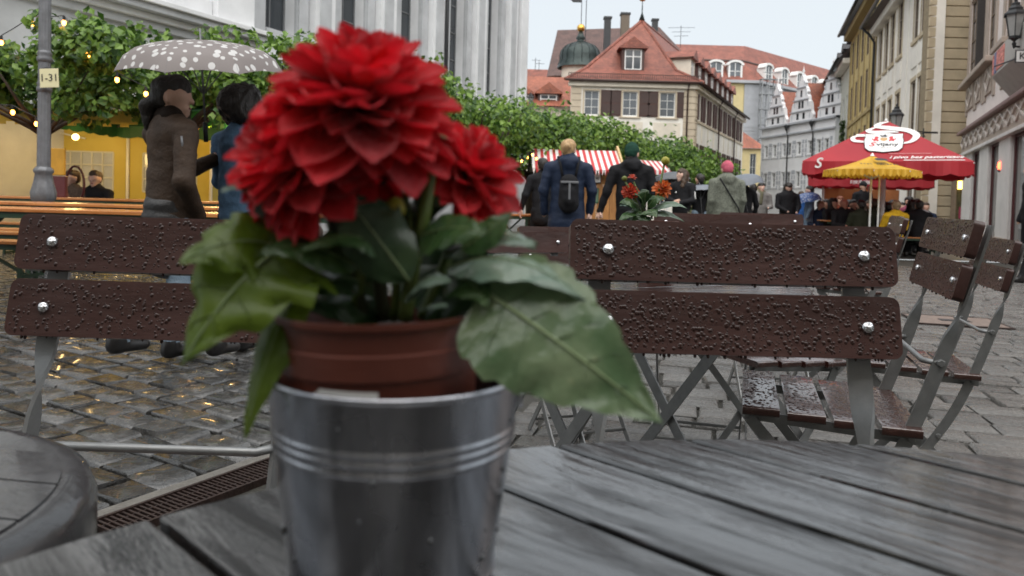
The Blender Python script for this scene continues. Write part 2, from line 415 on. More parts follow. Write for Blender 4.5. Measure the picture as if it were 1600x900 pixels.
def lay(root, part, mats, ang, rowh, lens, tmin, tmax, smax, gap, jit, nvar, keep, best, lim=None):
    rnd = random.Random(5)
    a = Vector((math.sin(ang), math.cos(ang), 0)); b = Vector((math.cos(ang), -math.sin(ang), 0))
    cells = []
    s = -2.0
    while s < smax:
        h = rowh*rnd.uniform(.92, 1.08); t = -16 + rnd.uniform(0, .2)
        while t < 16:
            w = rnd.uniform(*lens)
            if lim is not None and t < lim and lim-t < w+.05: w = max(lim-t, .03)
            c = a*(s+h/2) + b*(t+w/2)
            if keep(c, w):
                p = Vector((c.x, c.y, gz(c.y)))
                x, y = proj(p) if c.y > .6 else (-999, -999)
                if -140 < x < 1740 and 300 < y < 930 and c.y < 14: cells.append((c, w-gap, h-gap, best(x, y)*w*h/(c.y**2)))
            t += w
        s += h
    cells.sort(key=lambda q: -q[3])
    var = []
    for i in range(nvar):
        v, f = stone_mesh(1, 1, .0, rnd, .0, .0)
        w0, h0 = sum(lens)/2-gap, rowh-gap
        v, f = stone_mesh(w0, h0, jit, rnd); me = bpy.data.meshes.new(part); me.from_pydata(v, [], f); me.materials.append(mats[0]); me.shade_smooth(); me.set_sharp_from_angle(angle=rad(50))
        var.append((me, w0, h0))
    rest = MB()
    for i, (c, w, h, _) in enumerate(cells):
        M = Matrix.Translation((c.x, c.y, gz(c.y) + rnd.uniform(-.004, .003))) @ Matrix.Rotation(-ang + rnd.uniform(-.03,.03), 4, 'Z') @ Matrix.Rotation(rnd.uniform(-.018,.018), 4, 'X')
        if i < 300:
            me, w0, h0 = rnd.choice(var)
            o = link(part, me, None, root); o.matrix_basis = M @ Matrix.Diagonal((w/w0, h/h0, 1, 1))
        else:
            v, f = stone_mesh(w, h, jit, rnd); rest.add([M @ Vector(q) for q in v], f)
    o = rest.build(part + '_field', mats[1], root, 50); o['kind'] = 'stuff'
DR_ANG = rad(31.2)
DR_B = Vector((math.cos(DR_ANG), -math.sin(DR_ANG), 0)); DR_A = Vector((math.sin(DR_ANG), math.cos(DR_ANG), 0))
def keep_left(c, w): return c.dot(DR_B) + w/2 < -2.157
def keep_right(c, w): return c.dot(DR_B) - w*.7 > -1.94
rt = bpy.data.objects.new('cobbled_street', None); COL.objects.link(rt); structure(rt)
lay(rt, 'cobblestone', (SETT, SETT_S), DR_ANG, .155, (.15, .25), 0, 0, 17, .014, .011, 10, keep_left, lambda x, y: 1 if (x < 470 and y < 870) else .05, lim=-2.158)
rt = bpy.data.objects.new('pavement', None); COL.objects.link(rt); structure(rt)
lay(rt, 'paving_stone', (PAVER, PAVER_S), rad(14), .165, (.20, .27), 0, 0, 15, .015, .006, 10, keep_right, lambda x, y: 1 if (x > 985 and y < 705) else .05)

# drain channel beside the setts
dr = thing('drain_channel', 'narrow rusty slotted drain channel set between cobbles and table', 'drain')
Md = Matrix.Translation((0,0,0)) @ Matrix.Rotation(-DR_ANG, 4, 'Z')      # local x = across street, y = along street
mb = MB().box(-2.155, -2.108, -2, 12, -.05, .001); mb.build('kerb_strip', pm('pale kerb', (.14,.13,.115), .5, 0, .2, 20, .3, 90), dr, M=Md, bevel=.004)
RUST = pm('rusty grate', (.040,.024,.020), .45, .4, .3, 40, .2, 90)
mb = MB().box(-2.106, -2.095, -2, 12, -.05, .002).box(-1.975, -1.964, -2, 12, -.05, .002); mb.build('channel_frame', RUST, dr, M=Md)
mb = MB(); y = 1.2
while y < 6: mb.box(-2.095, -1.975, y, y+.008, -.02, -.002); y += .018
mb.box(-2.06,-2.054,1.2,6,-.022,-.004).box(-2.016,-2.01,1.2,6,-.022,-.004)
o = mb.build('grate_bars', RUST, dr, M=Md); o['kind'] = 'stuff'
# utility cover in the paving
p = onz(1492, 502, 0)
uc = thing('utility_cover', 'rectangular reddish utility cover let into the grey paving', 'utility cover', (p.x, p.y, gz(p.y)), rad(-14))
MB().box(-.34,.34,-.27,.27,.004,.010).build('cover_plate', pm('cover plate', (.20,.15,.125), .5, .2, .3, 30, .3, 90), uc)
MB().box(-.36,-.34,-.29,.29,.002,.013).box(.34,.36,-.29,.29,.002,.013).box(-.34,.34,-.29,-.27,.002,.013).box(-.34,.34,.27,.29,.002,.013).build('cover_frame', RUST, uc)
MB().box(-.12,.12,-.05,.05,.011,.014).build('cover_badge', IRON, uc)

# ------------------------------------------------------------------ building helpers
GLASS = glassmat('window glass'); GLASS2 = glassmat('pale window glass', (.10,.11,.12), .1)
def facade(o, d):
    d = Vector((d[0], d[1], 0)).normalized()
    M = Matrix(((d.x, -d.y, 0, o[0]), (d.y, d.x, 0, o[1]), (0, 0, 1, o[2] if len(o) > 2 else 0), (0,0,0,1)))
    return M
def s_of(px, py, o, d):
    d = Vector((d[0], d[1])).normalized(); r = ray(px, py); u = r.x / r.y
    return (u*o[1] - o[0]) / (d.x - u*d.y)
def z_of(px, py, o, d):
    s = s_of(px, py, o, d); d = Vector((d[0], d[1])).normalized()
    return at(px, py, o[1] + s*d.y).z
def wall(th, M, x0, x1, z0, z1, ops, mat, name='wall', depth=.25, uv=False):
    xs = sorted({x0, x1, *[q for o in ops for q in o[:2]]}); zs = sorted({z0, z1, *[q for o in ops for q in o[2:4]]})
    mb = MB()
    for i in range(len(xs)-1):
        for k in range(len(zs)-1):
            cx, cz = (xs[i]+xs[i+1])/2, (zs[k]+zs[k+1])/2
            if any(o[0] < cx < o[1] and o[2] < cz < o[3] for o in ops): continue
            mb.add([(xs[i],0,zs[k]),(xs[i+1],0,zs[k]),(xs[i+1],0,zs[k+1]),(xs[i],0,zs[k+1])], [(0,1,2,3)])
    for a, b, c, d in [o[:4] for o in ops]:
        mb.add([(a,0,c),(b,0,c),(b,0,d),(a,0,d),(a,depth,c),(b,depth,c),(b,depth,d),(a,depth,d)], [(0,4,5,1),(1,5,6,2),(2,6,7,3),(3,7,4,0)])
    mb.add([(x0,0,z0),(x0,.6,z0),(x0,.6,z1),(x0,0,z1)], [(0,3,2,1)]); mb.add([(x1,0,z0),(x1,.6,z0),(x1,.6,z1),(x1,0,z1)], [(0,1,2,3)])
    mb.add([(x0,0,z1),(x1,0,z1),(x1,.6,z1),(x0,.6,z1)], [(0,1,2,3)])
    return mb.build(name, mat, th, M=M, uv=uv)
WCACHE = {}
def win(th, M, x0, x1, z0, z1, cols=2, rows=2, fmat=WHITE, gmat=None, y=.14, fw=.07, mw=.04, arch=False):
    w, h = round(x1-x0, 2), round(z1-z0, 2); key = (w, h, cols, rows, fmat.name, (gmat or GLASS).name, fw, mw)
    if key not in WCACHE:
        mb = MB()
        mb.box(-w/2,-w/2+fw,-.03,.03,0,h).box(w/2-fw,w/2,-.03,.03,0,h).box(-w/2+fw,w/2-fw,-.03,.03,0,fw).box(-w/2+fw,w/2-fw,-.03,.03,h-fw,h)
        for i in range(1, cols):
            x = -w/2 + w*i/cols; mb.box(x-mw/2, x+mw/2, -.024, .02, fw, h-fw)
        for k in range(1, rows):
            z = h*k/rows; mb.box(-w/2+fw, w/2-fw, -.02, .02, z-mw/2, z+mw/2)
        f = mb.mesh('window'); f.materials.append(fmat)
        g = MB().add([(-w/2+.01,0,.01),(w/2-.01,0,.01),(w/2-.01,0,h-.01),(-w/2+.01,0,h-.01)], [(0,1,2,3)]).mesh('pane'); g.materials.append(gmat or GLASS)
        WCACHE[key] = (f, g)
    f, g = WCACHE[key]
    o = link('window', f, None, th, M=M @ Matrix.Translation(((x0+x1)/2, y, z0)))
    link('pane', g, None, o, M=Matrix.Translation((0, .012, 0)))
    return o
def part_box(th, M, name, mat, *boxes, bevel=0):
    mb = MB()
    for b in boxes: mb.box(*b)
    return mb.build(name, mat, th, M=M, bevel=bevel)
def hollow_back(th, M, x0, x1, z1, depth, mat):     # remaining walls of the block
    mb = MB().box(x0+.01, x1-.01, .6, depth, 0, z1-.01)
    return mb.build('rear_wall', mat, th, M=M)

# ------------------------------------------------------------------ unseen house front added to shade and be mirrored by the near things
BLOCKER = pm('cafe plaster', (.55,.50,.43), .8, 0, .15, 1)
blocker = thing('blocker_house', 'added house front behind the camera, out of frame, shading the near things', 'house', (14, -5.2, 0), math.pi)
cops = [(1.5+i*3.0, 2.7+i*3.0, z0, z1) for i in range(8) for z0, z1 in ((.4, 3.0), (4.8, 7.0))]
wall(blocker, Matrix.Identity(4), 0, 26, -.1, 9.0, cops, BLOCKER)
for o in cops: win(blocker, Matrix.Identity(4), *o, 2, 3)
hollow_back(blocker, Matrix.Identity(4), 0, 26, 9.0, 8, BLOCKER)
part_box(blocker, Matrix.Identity(4), 'cornice', BLOCKER, (-.1, 26.1, -.4, .05, 8.6, 9.02), bevel=.05)

# ------------------------------------------------------------------ church on the left
CH = pm('church stucco', (.72,.725,.73), .75, 0, .13, .7, .15, 25)
CH2 = pm('church sandstone grey', (.47,.48,.49), .8, 0, .18, 1.0, .2, 30)
CHD = pm('church window lead', (.16,.165,.17), .6)
co = Vector((.1, 36)); cd = Vector((.4576, 1)).normalized(); Lc = 34.0
o2 = co - cd*Lc; cho = (o2.x, o2.y, -.3); Mc = facade(cho, cd)
church = thing('church', 'tall pale grey church with pilasters and narrow leaded windows behind the trees', 'church', (0,0,0))
zb = z_of(712, 134, cho, cd) + .3; H = 17.0
wins = [(419,451),(538,559),(631,645),(707,717),(763,772)]
cs = [(s_of(a, 60, cho, cd) + s_of(b, 60, cho, cd))/2 for a, b in wins]
cs = [cs[0] - (cs[1]-cs[0])] + cs
ww = .62
ops = [(c-ww, c+ww, zb, 15.5) for c in cs if c > 1]
sL = s_of(336, 30, cho, cd)
sW = s_of(292, 8, cho, cd); zW = z_of(292, 20, cho, cd) + .3
wall(church, Mc, 0, Lc, -.5, H, ops, CH, depth=.45)
for a, b, c, d in ops: win(church, Mc, a, b, c, d, 2, 9, CHD, y=.36, fw=.05, mw=.035)
hollow_back(church, Mc, 0, Lc, H, 14, CH)
bay = cs[-1]-cs[-2]
for i, c in enumerate(cs):
    for k, (off, hw, pr) in enumerate(((bay/2, .46, .34), (bay/2-.74, .2, .16), (bay/2+.74, .2, .16))):
        x = c + off
        if x + hw > Lc: x = Lc - hw
        if x - hw < sL + .3: continue
        part_box(church, Mc, 'pilaster', CH if k == 0 else CH2, (x-hw, x+hw, -pr, .02+.001*k, zb-1.4, H-1))
        if k == 0: part_box(church, Mc, 'pilaster_panel', CH2, (x-hw+.2, x+hw-.2, -pr-.03, -pr+.01, zb-.6, H-2), bevel=.01)
    if c - ww - .35 > sL + .3:
        part_box(church, Mc, 'window_surround', CH2, (c-ww-.28, c-ww-.002, -.09, .1, zb-.2, 15.7), (c+ww+.002, c+ww+.28, -.09, .1, zb-.2, 15.7), (c-ww, c+ww, -.14, .14, zb-.25, zb-.002))
part_box(church, Mc, 'corner_pilaster', CH, (Lc-.62, Lc+.12, -.42, .5, -.4, H), bevel=.02)
part_box(church, Mc, 'corner_strip', CH2, (Lc-.95, Lc-.70, -.24, .06, zb-1.4, H))
part_box(church, Mc, 'plinth', CH2, (.01, Lc-.02, -.55, .01, -.4, zb-1.4))
part_box(church, Mc, 'plinth_ledge', CH, (.0, Lc+.05, -.66, .02, zb-1.62, zb-1.36), bevel=.03)
x = s_of(683, 60, cho, cd); MB().tube([(x,-.42,.2),(x,-.42,H)], .075, 8).build('downpipe', IRON, church, True, M=Mc)
# projecting bay at the near end
zc = z_of(300, 52, cho, cd) + .3
part_box(church, Mc, 'projecting_wall', CH2, (.02, sL-.12, -1.3, -.56, -.4, zc-.5))
for k, (z0, z1, pr) in enumerate(((zc-.5, zc-.33, 1.42), (zc-.33, zc-.2, 1.55), (zc-.2, zc-.06, 1.75), (zc-.06, zc+.05, 1.84))):
    part_box(church, Mc, 'cornice_moulding', CH if k % 2 else CH2, (.01-.001*k, sL-.1+.05*k, -pr, -.5-.001*k, z0, z1-.002), bevel=.015)
part_box(church, Mc, 'parapet', CH, (.03, s_of(265, 20, cho, cd), -1.35, -.45, zc+.05, zc+.50))
part_box(church, Mc, 'parapet_block', CH, (s_of(266, 20, cho, cd), sL-.2, -1.5, -.4, zc+.05, zc+1.02), bevel=.02)
part_box(church, Mc, 'bay_wall', CH, (.05, sL-.5, -1.0, -.3, zc+.4, H-.5))
for px0, px1 in ((272, 314), (120, 190)):
    a, b = s_of(px0, 5, cho, cd), s_of(px1, 5, cho, cd)
    part_box(church, Mc @ Matrix.Translation((0,-1.14,0)), 'bay_window_frame', CH2, (a-.15, a, -.05, .14, zc+1.1, H-2), (b, b+.15, -.05, .14, zc+1.1, H-2))
    win(church, Mc @ Matrix.Translation((0,-1.2,0)), a, b, zc+1.15, H-2, 3, 10, CHD, y=.15, fw=.05, mw=.035)
a = s_of(395, 10, cho, cd)
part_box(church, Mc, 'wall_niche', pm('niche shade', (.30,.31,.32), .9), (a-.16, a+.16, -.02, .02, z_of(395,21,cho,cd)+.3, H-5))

# ------------------------------------------------------------------ hip-roofed house in the middle
TILE = tilemat('red roof tiles', (.30,.095,.062)); TILE_D = tilemat('old brown roof tiles', (.125,.066,.055)); TILE_O = tilemat('orange roof tiles', (.36,.115,.065))
CREAM = pm('cream plaster', (.68,.62,.52), .8, 0, .13, .8); PLWHITE = pm('white plaster', (.78,.75,.68), .8, 0, .11, .8)
SAND = pm('sandstone trim', (.52,.44,.33), .8, 0, .1, 3); BROWN = pm('brown shutters', (.060,.026,.020), .6, 0, .2, 6); GUT = pm('brown gutter', (.05,.025,.02), .5)
COPPER = pm('dark copper', (.035,.048,.045), .35, .5, .35, 2); GOLD = pm('gold ball', (.72,.42,.10), .25, 1, .1, 5)
YH = 64.0
A = at(893, 128, YH); B = at(1087, 126, YH)
ze = (A.z + B.z)/2 - .1; W = B.x - A.x
house = thing('hip_roofed_house', 'cream house with brown shutters and steep red hipped roof with gold finial', 'house', (A.x, YH, gz(YH)))
g0 = gz(YH); E = ze - g0
sd = Vector((.468, 1)).normalized(); Ls = 27.5
Mf = Matrix.Identity(4); Ms = facade((W, 0, 0), sd)
def hx(px): return at(px, 160, YH).x - A.x
def hz(py, px=980): return at(px, py, YH).z - g0
zw0, zw1 = hz(181), hz(143)
fo = [(hx(913), hx(936)), (hx(973), hx(996)), (hx(1031), hx(1055))]
zl1 = zw0 - 2.0; zl0 = zl1 - 2.1
ops = [(a, b, zw0, zw1) for a, b in fo] + [(a, b, zl0, zl1) for a, b in fo] + [(a, b, 1.2, 3.4) for a, b in fo]
wall(house, Mf, 0, W, -.2, E, ops, PLWHITE)
for a, b, c, d in ops: win(house, Mf, a, b, c, d, 2, 3, gmat=GLASS if c < zw0 else GLASS2)
for a, b in fo:
    part_box(house, Mf, 'window_surround', SAND, (a-.14, a-.002, -.06, .1, zw0-.1, zw1+.14), (b+.002, b+.14, -.06, .1, zw0-.1, zw1+.14), (a, b, -.06, .1, zw1+.002, zw1+.14), (a-.3, b+.3, -.14, .1, zw0-.18, zw0-.102))
    for sx in (a-1.06, b+.15):
        for z0, z1 in ((zw0-.05, zw1+.08), (zl0, zl1)):
            if sx < .3 or sx+.93 > W-.02: continue
            sh = part_box(house, Mf, 'shutter', BROWN, (sx, sx+.91, -.07, -.01, z0, z1), bevel=.012)
            part_box(sh, Mf.inverted() @ Mf, 'shutter_panel', GUT, (sx+.1, sx+.81, -.085, -.06, z0+.15, (z0+z1)/2-.08), (sx+.1, sx+.81, -.085, -.06, (z0+z1)/2+.08, z1-.15))
for x in (.02, W/3-.1, 2*W/3-.1):
    pass
for i, (a, b) in enumerate(fo):
    part_box(house, Mf, 'wall_panel', CREAM, (a-.5, b+.5, -.035, .01, zw0-1.75, zw0-.5), bevel=.01)
for k in range(int(E/.55)):                          # corner quoins
    part_box(house, Mf, 'quoin', SAND, (W-.95, W+.0, -.1, .02, k*.55+.02, k*.55+.53), bevel=.02)
    part_box(house, Mf, 'quoin', SAND, (-.02, .85, -.1, .02, k*.55+.02, k*.55+.53), bevel=.02)
ns = 9
so = [(1.3 + i*(Ls-2)/ns, 1.3 + i*(Ls-2)/ns + 1.15) for i in range(ns)]
ops = [(a, b, zw0, zw1) for a, b in so] + [(a, b, zl0-.6, zl1-.2) for a, b in so]
wall(house, Ms, 0, Ls, -.2, E, ops, PLWHITE)
for a, b, c, d in ops: win(house, Ms, a, b, c, d, 2, 3)
for a, b in so:
    for z0, z1 in ((zw0-.05, zw1+.08), (zl0-.65, zl1-.12)):
        for sx in (a-.62, b+.04): part_box(house, Ms, 'shutter', BROWN, (sx, sx+.58, -.16, -.01, z0, z1), bevel=.012)
    part_box(house, Ms, 'pilaster_strip', CREAM, (b+.68, b+.86, -.06, .01, zl1+.1, zw0-.2))
part_box(house, Ms, 'string_course', SAND, (0, Ls, -.1, .02, zw0-.32, zw0-.12))
for k in range(int(E/.55)): part_box(house, Ms, 'quoin', SAND, (.0, .8, -.1, .02, k*.55+.02, k*.55+.53), bevel=.02)
part_box(house, Mf, 'eaves_cornice', CREAM, (-.25, W+.1, -.35, .05, E-.45, E-.02), bevel=.05)
part_box(house, Ms, 'eaves_cornice', CREAM, (-.1, Ls, -.35, .05, E-.45, E-.02), bevel=.05)
for Mx, LL in ((Mf, W), (Ms, Ls)):
    MB().tube([(-.55,-.62,E+.02),(LL+.3,-.62,E+.02)], .11, 8).build('gutter', GUT, house, True, M=Mx)
for x in (W-.95+.3,): MB().tube([(x,-.6,E),(x,-.18,E-.6),(x,-.18,0)], .07, 8).build('downpipe', GUT, house, True, M=Mf)
for x in (10.5, 20): MB().tube([(x,-.6,E),(x,-.22,E-.6),(x,-.22,0)], .07, 8).build('downpipe', GUT, house, True, M=Ms)
# roof: eaves ring, flared foot, ridge
apx = at(1003, 32, YH+5.5); R0 = Vector((apx.x - A.x, 5.5, apx.z - g0))
off = Vector((sd.x, sd.y, 0))
def foot(inset, z):
    s3 = off*Ls
    a = Vector((-.6+inset, -.6+inset, z)); b = Vector((W+.6-inset*1.05, -.6+inset, z))
    return [a, b, b + s3*((Ls-inset*1.5)/Ls), a + s3*((Ls-inset*1.5)/Ls)]
e0, e1 = foot(0, E+.05), foot(1.9, E+1.35)
R1 = R0 + off*(Ls-11); R1.z = R0.z
mb = MB(); vs = e0 + e1 + [R0, R1]
mb.add(vs, [(0,1,5,4),(1,2,6,5),(2,3,7,6),(3,0,4,7),(4,5,8),(5,6,9,8),(6,7,9),(7,4,8,9)])
roof = mb.build('roof', TILE, house, uv=True)
for a, b in ((e1[0], R0), (e1[1], R0), (R0, R1), (e0[1], e1[1]), (e0[0], e1[0])):
    MB().tube([a, b], .14, 6).build('ridge_tiles', TILE, roof, uv=True)
MB().lathe([(.0,1.9),(.03,1.8),(.05,1.2),(.05,.7),(.28,.0),(.0,0)], 10).build('spike', COPPER, roof, True, M=Matrix.Translation(R0))
MB().ball((0,0,1.75), .38, 14, 10).build('gold_ball', GOLD, roof, True, M=Matrix.Translation(R0 + Vector((0,0,.35))))
MB().tube([(0,0,2.3),(0,0,3.9)], .03, 5).build('finial_rod', GOLD, roof, M=Matrix.Translation(R0))
mb = MB()
for i in range(60): mb.box(-.3+i*(W+.6)/60, -.3+i*(W+.6)/60+.06, -.35, -.30, E+.25, E+.62)
mb.box(-.3, W+.3, -.35, -.30, E+.6, E+.66).build('snow_guard', GUT, roof)
def dormer(root, M, w, h, depth, mat_roof, wall_m, arch=False, gm=None):
    d = part_box(root, M, 'dormer', wall_m, (-w/2, -w/2+.22, 0, depth, 0, h), (w/2-.22, w/2, 0, depth, 0, h), (-w/2+.22, w/2-.22, 0, .2, h-.25, h), (-w/2+.22, w/2-.22, 0, .2, 0, .12), (-w/2+.22, w/2-.22, .2, depth, 0, h))
    mb = MB(); k = w*.42; ov = .28
    mb.add([(-w/2-ov,-ov,h-.08),(0,-ov,h+k),(w/2+ov,-ov,h-.08),(-w/2-ov,depth,h-.08),(0,depth,h+k),(w/2+ov,depth,h-.08)], [(0,1,4,3),(1,2,5,4),(0,2,1)])
    mb.add([(-w/2-ov,-ov,h-.2),(w/2+ov,-ov,h-.2),(-w/2-ov,depth,h-.2),(w/2+ov,depth,h-.2),(-w/2-ov,-ov,h-.09),(w/2+ov,-ov,h-.09)], [(0,1,3,2),(0,4,5,1)])
    mb.build('dormer_roof', mat_roof, d, uv=True)
    f, g = None, gm
    ww_, hh_ = w-.44, h-.37
    mb = MB().box(-ww_/2,-ww_/2+.1,.02,.12,.12,.12+hh_).box(ww_/2-.1,ww_/2,.02,.12,.12,.12+hh_).box(-.05,.05,.02,.12,.12,.12+hh_).box(-ww_/2,ww_/2,.03,.11,.12+hh_*.62,.12+hh_*.62+.08).box(-ww_/2,ww_/2,.03,.11,.12,.2).box(-ww_/2,ww_/2,.03,.11,.04+hh_,.12+hh_)
    mb.build('dormer_window', WHITE, d)
    MB().add([(-ww_/2,.09,.12),(ww_/2,.09,.12),(ww_/2,.09,.12+hh_),(-ww_/2,.09,.12+hh_)], [(0,1,2,3)]).build('pane', GLASS, d)
    return d
p0 = at(988, 110, YH+1.4)
dormer(house, Matrix.Translation((p0.x-A.x, 1.1, p0.z-g0-.1)), 1.9, 2.1, 3.2, TILE, BROWN)
for i in range(8):
    dormer(house, Ms @ Matrix.Translation((2.2 + i*3.05, .75, E+.75)), 1.6, 1.9, 3.0, TILE, CREAM if i == 0 else BROWN)
hollow = MB(); q = [Vector((0.3,.6,0)), Vector((W-.4,.6,0))]; q += [q[1]+off*(Ls-.5), q[0]+off*(Ls-.5)]
hollow.add(q + [v + Vector((0,0,E-.05)) for v in q], [(0,1,5,4),(1,2,6,5),(2,3,7,6),(3,0,4,7)]).build('rear_wall', PLWHITE, house)

# low wing left of the house
YW = 70.0
a = at(700, 104, YW); b = at(893, 104, YW); ez = at(800, 165, YW).z
wing = thing('low_wing', 'low wing with orange tiled roof and small arched dormers beside the hipped house', 'house', (a.x, YW, gz(YW)))
Lw = b.x - a.x + 1.5; gw = gz(YW)
wall(wing, Matrix.Identity(4), 0, Lw, -.2, ez-gw, [], CREAM)
mb = MB().add([(-.3,-.6,ez-gw),(Lw,-.6,ez-gw),(Lw,4.2,a.z-gw),(-.3,4.2,a.z-gw),(Lw,10,ez-gw),(-.3,10,ez-gw)], [(0,1,2,3),(3,2,4,5)])
mb.build('roof', TILE_O, wing, uv=True)
for px in (856, 812):
    c = at(px, 172, YW+1)
    dormer(wing, Matrix.Translation((c.x-a.x, .2, c.z-gw)), 2.0, 1.6, 3, TILE_O, BROWN)
# dome turret behind
YD = 78.0
c = at(906, 104, YD); c2 = at(906, 67, YD); rr = (at(937, 90, YD).x - at(874, 90, YD).x)/2; hd = c2.z - c.z
dome = thing('dome_turret', 'dark copper onion dome with gold ball and weathervane behind red roofs', 'dome', (c.x, YD, gz(YD)))
zb_ = c.z - gz(YD)
MB().lathe([(rr*.9,0),(rr*.9,zb_)], 16).build('turret_wall', CREAM, dome, True)
prof = [(rr*1.12,zb_-.2),(rr*1.08,zb_+.1),(rr*.98,zb_+hd*.25),(rr*1.0,zb_+hd*.42),(rr*.93,zb_+hd*.65),(rr*.75,zb_+hd*.84),(rr*.45,zb_+hd*.96),(rr*.2,zb_+hd*1.04),(rr*.16,zb_+hd*1.12),(rr*.24,zb_+hd*1.18),(rr*.16,zb_+hd*1.3),(rr*.08,zb_+hd*1.5),(0,zb_+hd*1.5)]
MB().lathe(prof, 32, flute=.018, nfl=16).build('dome_shell', COPPER, dome, True)
for k in range(16):
    an = 2*math.pi*k/16
    MB().tube([(r*1.015*math.cos(an), r*1.015*math.sin(an), z) for r, z in prof[1:8]], .05, 4).build('dome_rib', COPPER, dome)
zt = zb_ + hd*1.5
MB().ball((0,0,zt+.3), .42, 12, 8).build('gold_ball', GOLD, dome, True)
MB().tube([(0,0,zt),(0,0,zt+4.6)], .04, 6).build('vane_rod', IRON, dome)
MB().box(-.9,-.05,-.02,.02,zt+2.9,zt+3.5).add([(-.9,0,zt+3.5),(-1.3,0,zt+3.3),(-.9,0,zt+2.9)], [(0,1,2)]).build('weathervane', IRON, dome)
MB().tube([(.5,.2,zb_+hd),(.5,.2,zt+6)], .04, 6).build('lightning_rod', IRON, dome)
# large old roof behind with chimneys
YB = 92.0
l0, l1, l2, l3 = at(862, 120, YB), at(871, 47, YB+7), at(1030, 42, YB+7), at(1085, 110, YB)
old = thing('old_roofed_building', 'large building with dark brown roof and chimneys behind the hipped house', 'building', (l0.x, YB, gz(YB)))
gb = gz(YB); L = lambda v: Vector((v.x-l0.x, v.y-YB, v.z-gb))
wall(old, Matrix.Identity(4), 0, l3.x-l0.x, -.2, l0.z-gb, [], CREAM)
p = [L(l0)+Vector((-.5,-.5,0)), L(l3)+Vector((.5,-.5,0)), L(l2), L(l1)]; bk = [p[0]+Vector((0,15,0)), p[1]+Vector((0,15,0))]
MB().add(p+bk, [(0,1,2,3),(1,5,2),(4,0,3),(5,4,3,2)]).build('roof', TILE_D, old, uv=True)
def chimney(px, y0, y1, w, Y, mat, nm='chimney'):
    a, b = at(px, y1, Y), at(px, y0, Y); q = L(a)
    MB().box(q.x-w/2, q.x+w/2, q.y-w/2, q.y+w/2, q.z-2, L(b).z).build(nm, mat, old, bevel=.02)
    MB().box(q.x-w/2-.1, q.x+w/2+.1, q.y-w/2-.1, q.y+w/2+.1, L(b).z+.002, L(b).z+.25).build('chimney_cap', IRON, old)
chimney(948, 30, 75, .75, YB-3, IRON); chimney(976, 24, 50, 1.0, YB+1, pm('chimney brick', (.16,.13,.10), .9, 0, .25, 8)); chimney(1023, 33, 46, .7, YB+5, IRON)
q = L(at(1063, 75, YB)); mb = MB().tube([q, q+Vector((0,0,2.7))], .035, 5)
for z, w in ((2.4,1.7),(1.9,1.2),(1.4,.9)): mb.tube([q+Vector((-w*.9,0,z)), q+Vector((w,0,z+.1))], .022, 4)
mb.build('antenna', IRON, old)
# far roof glimpsed at the left of the wing
YF = 110.0
a, b = at(790, 100, YF), at(870, 97, YF)
fr = thing('far_red_roof_house', 'distant red roof with aerials just right of the church', 'house', (a.x, YF, gz(YF)))
h1 = at(830, 97, YF).z - gz(YF)
wall(fr, Matrix.Identity(4), 0, b.x-a.x, -.2, h1-4, [], CREAM)
MB().add([(-.5,-.5,h1-4),(b.x-a.x,-.5,h1-4),(b.x-a.x,6,h1),(-.5,6,h1)], [(0,1,2,3)]).build('roof', TILE, fr, uv=True)
for k, px in enumerate((838, 844)):
    x = at(px, 97, YF).x - a.x; MB().tube([(x,5,h1-.3),(x,5,h1+1.6-k*.5)], .04, 5).tube([(x-.6,5,h1+1.2-k*.5),(x+.8,5,h1+1.2-k*.5)], .03, 4).build('antenna', IRON, fr)
# ------------------------------------------------------------------ palace far behind (mansard roof)
YP = 125.0
PALY = pm('yellow stucco', (.60,.50,.26), .8, 0, .1, 1); PALG = pm('grey stone', (.38,.39,.41), .8, 0, .12, 1)
a = at(1040, 120, YP); k1 = at(1186, 130, YP); gp = gz(YP)
pal = thing('palace', 'distant yellow palace with broad red mansard roof and white arched dormers', 'palace', (k1.x, YP, gp))
def PL(px, py, Y): v = at(px, py, Y); return Vector((v.x-k1.x, v.y-YP, v.z-gp))
sdp = Vector((PL(1330, 150, YP+22).x, 22, 0)).normalized()
ez = PL(1186,130,YP).z; Lp = 46
fL = PL(1040,130,YP).x
Mp2 = facade((0,0,0), sdp)
fo2 = [(fL+3+i*4.2, fL+4.5+i*4.2) for i in range(4)]
ops = [(x0, x1, z0, z0+2.6) for x0, x1 in fo2 for z0 in (2, 7, 12) if x1 < -1.5]
wall(pal, Matrix.Identity(4), fL, 0, -.2, ez, ops, PALY)
for o in ops: win(pal, Matrix.Identity(4), *o, 2, 3)
part_box(pal, Matrix.Identity(4), 'corner_pilaster', PALG, (-2.4, -.02, -.2, .1, 0, ez-.2))
so2 = [(3+i*4.0, 4.5+i*4.0) for i in range(10)]
ops = [(x0, x1, z0, z0+2.6) for x0, x1 in so2 for z0 in (2, 7, 12)]
wall(pal, Mp2, 0, Lp, -.2, ez, ops, PALG)
for o in ops: win(pal, Mp2, *o, 2, 3)
for k in range(24): part_box(pal, Matrix.Identity(4), 'quoin', PALG, (-2.6, 0.02, -.32, -.1, k*.62, k*.62+.56))
part_box(pal, Matrix.Identity(4), 'cornice', PALG, (fL, .3, -.7, .1, ez-.1, ez+.35)); part_box(pal, Mp2, 'cornice', PALG, (-.3, Lp, -.7, .1, ez-.1, ez+.35))
m1 = PL(1184, 96, YP+2.0); top = PL(1164, 72, YP+9)
s3 = Vector((sdp.x, sdp.y, 0))
e = [Vector((fL,-.4,ez+.3)), Vector((.3,-.4,ez+.3)), Vector((.3,-.4,ez+.3)) + s3*Lp]
mm = [Vector((fL,2.2,m1.z)), Vector((-2.2,2.2,m1.z)), Vector((-2.2,2.2,m1.z)) + s3*Lp]
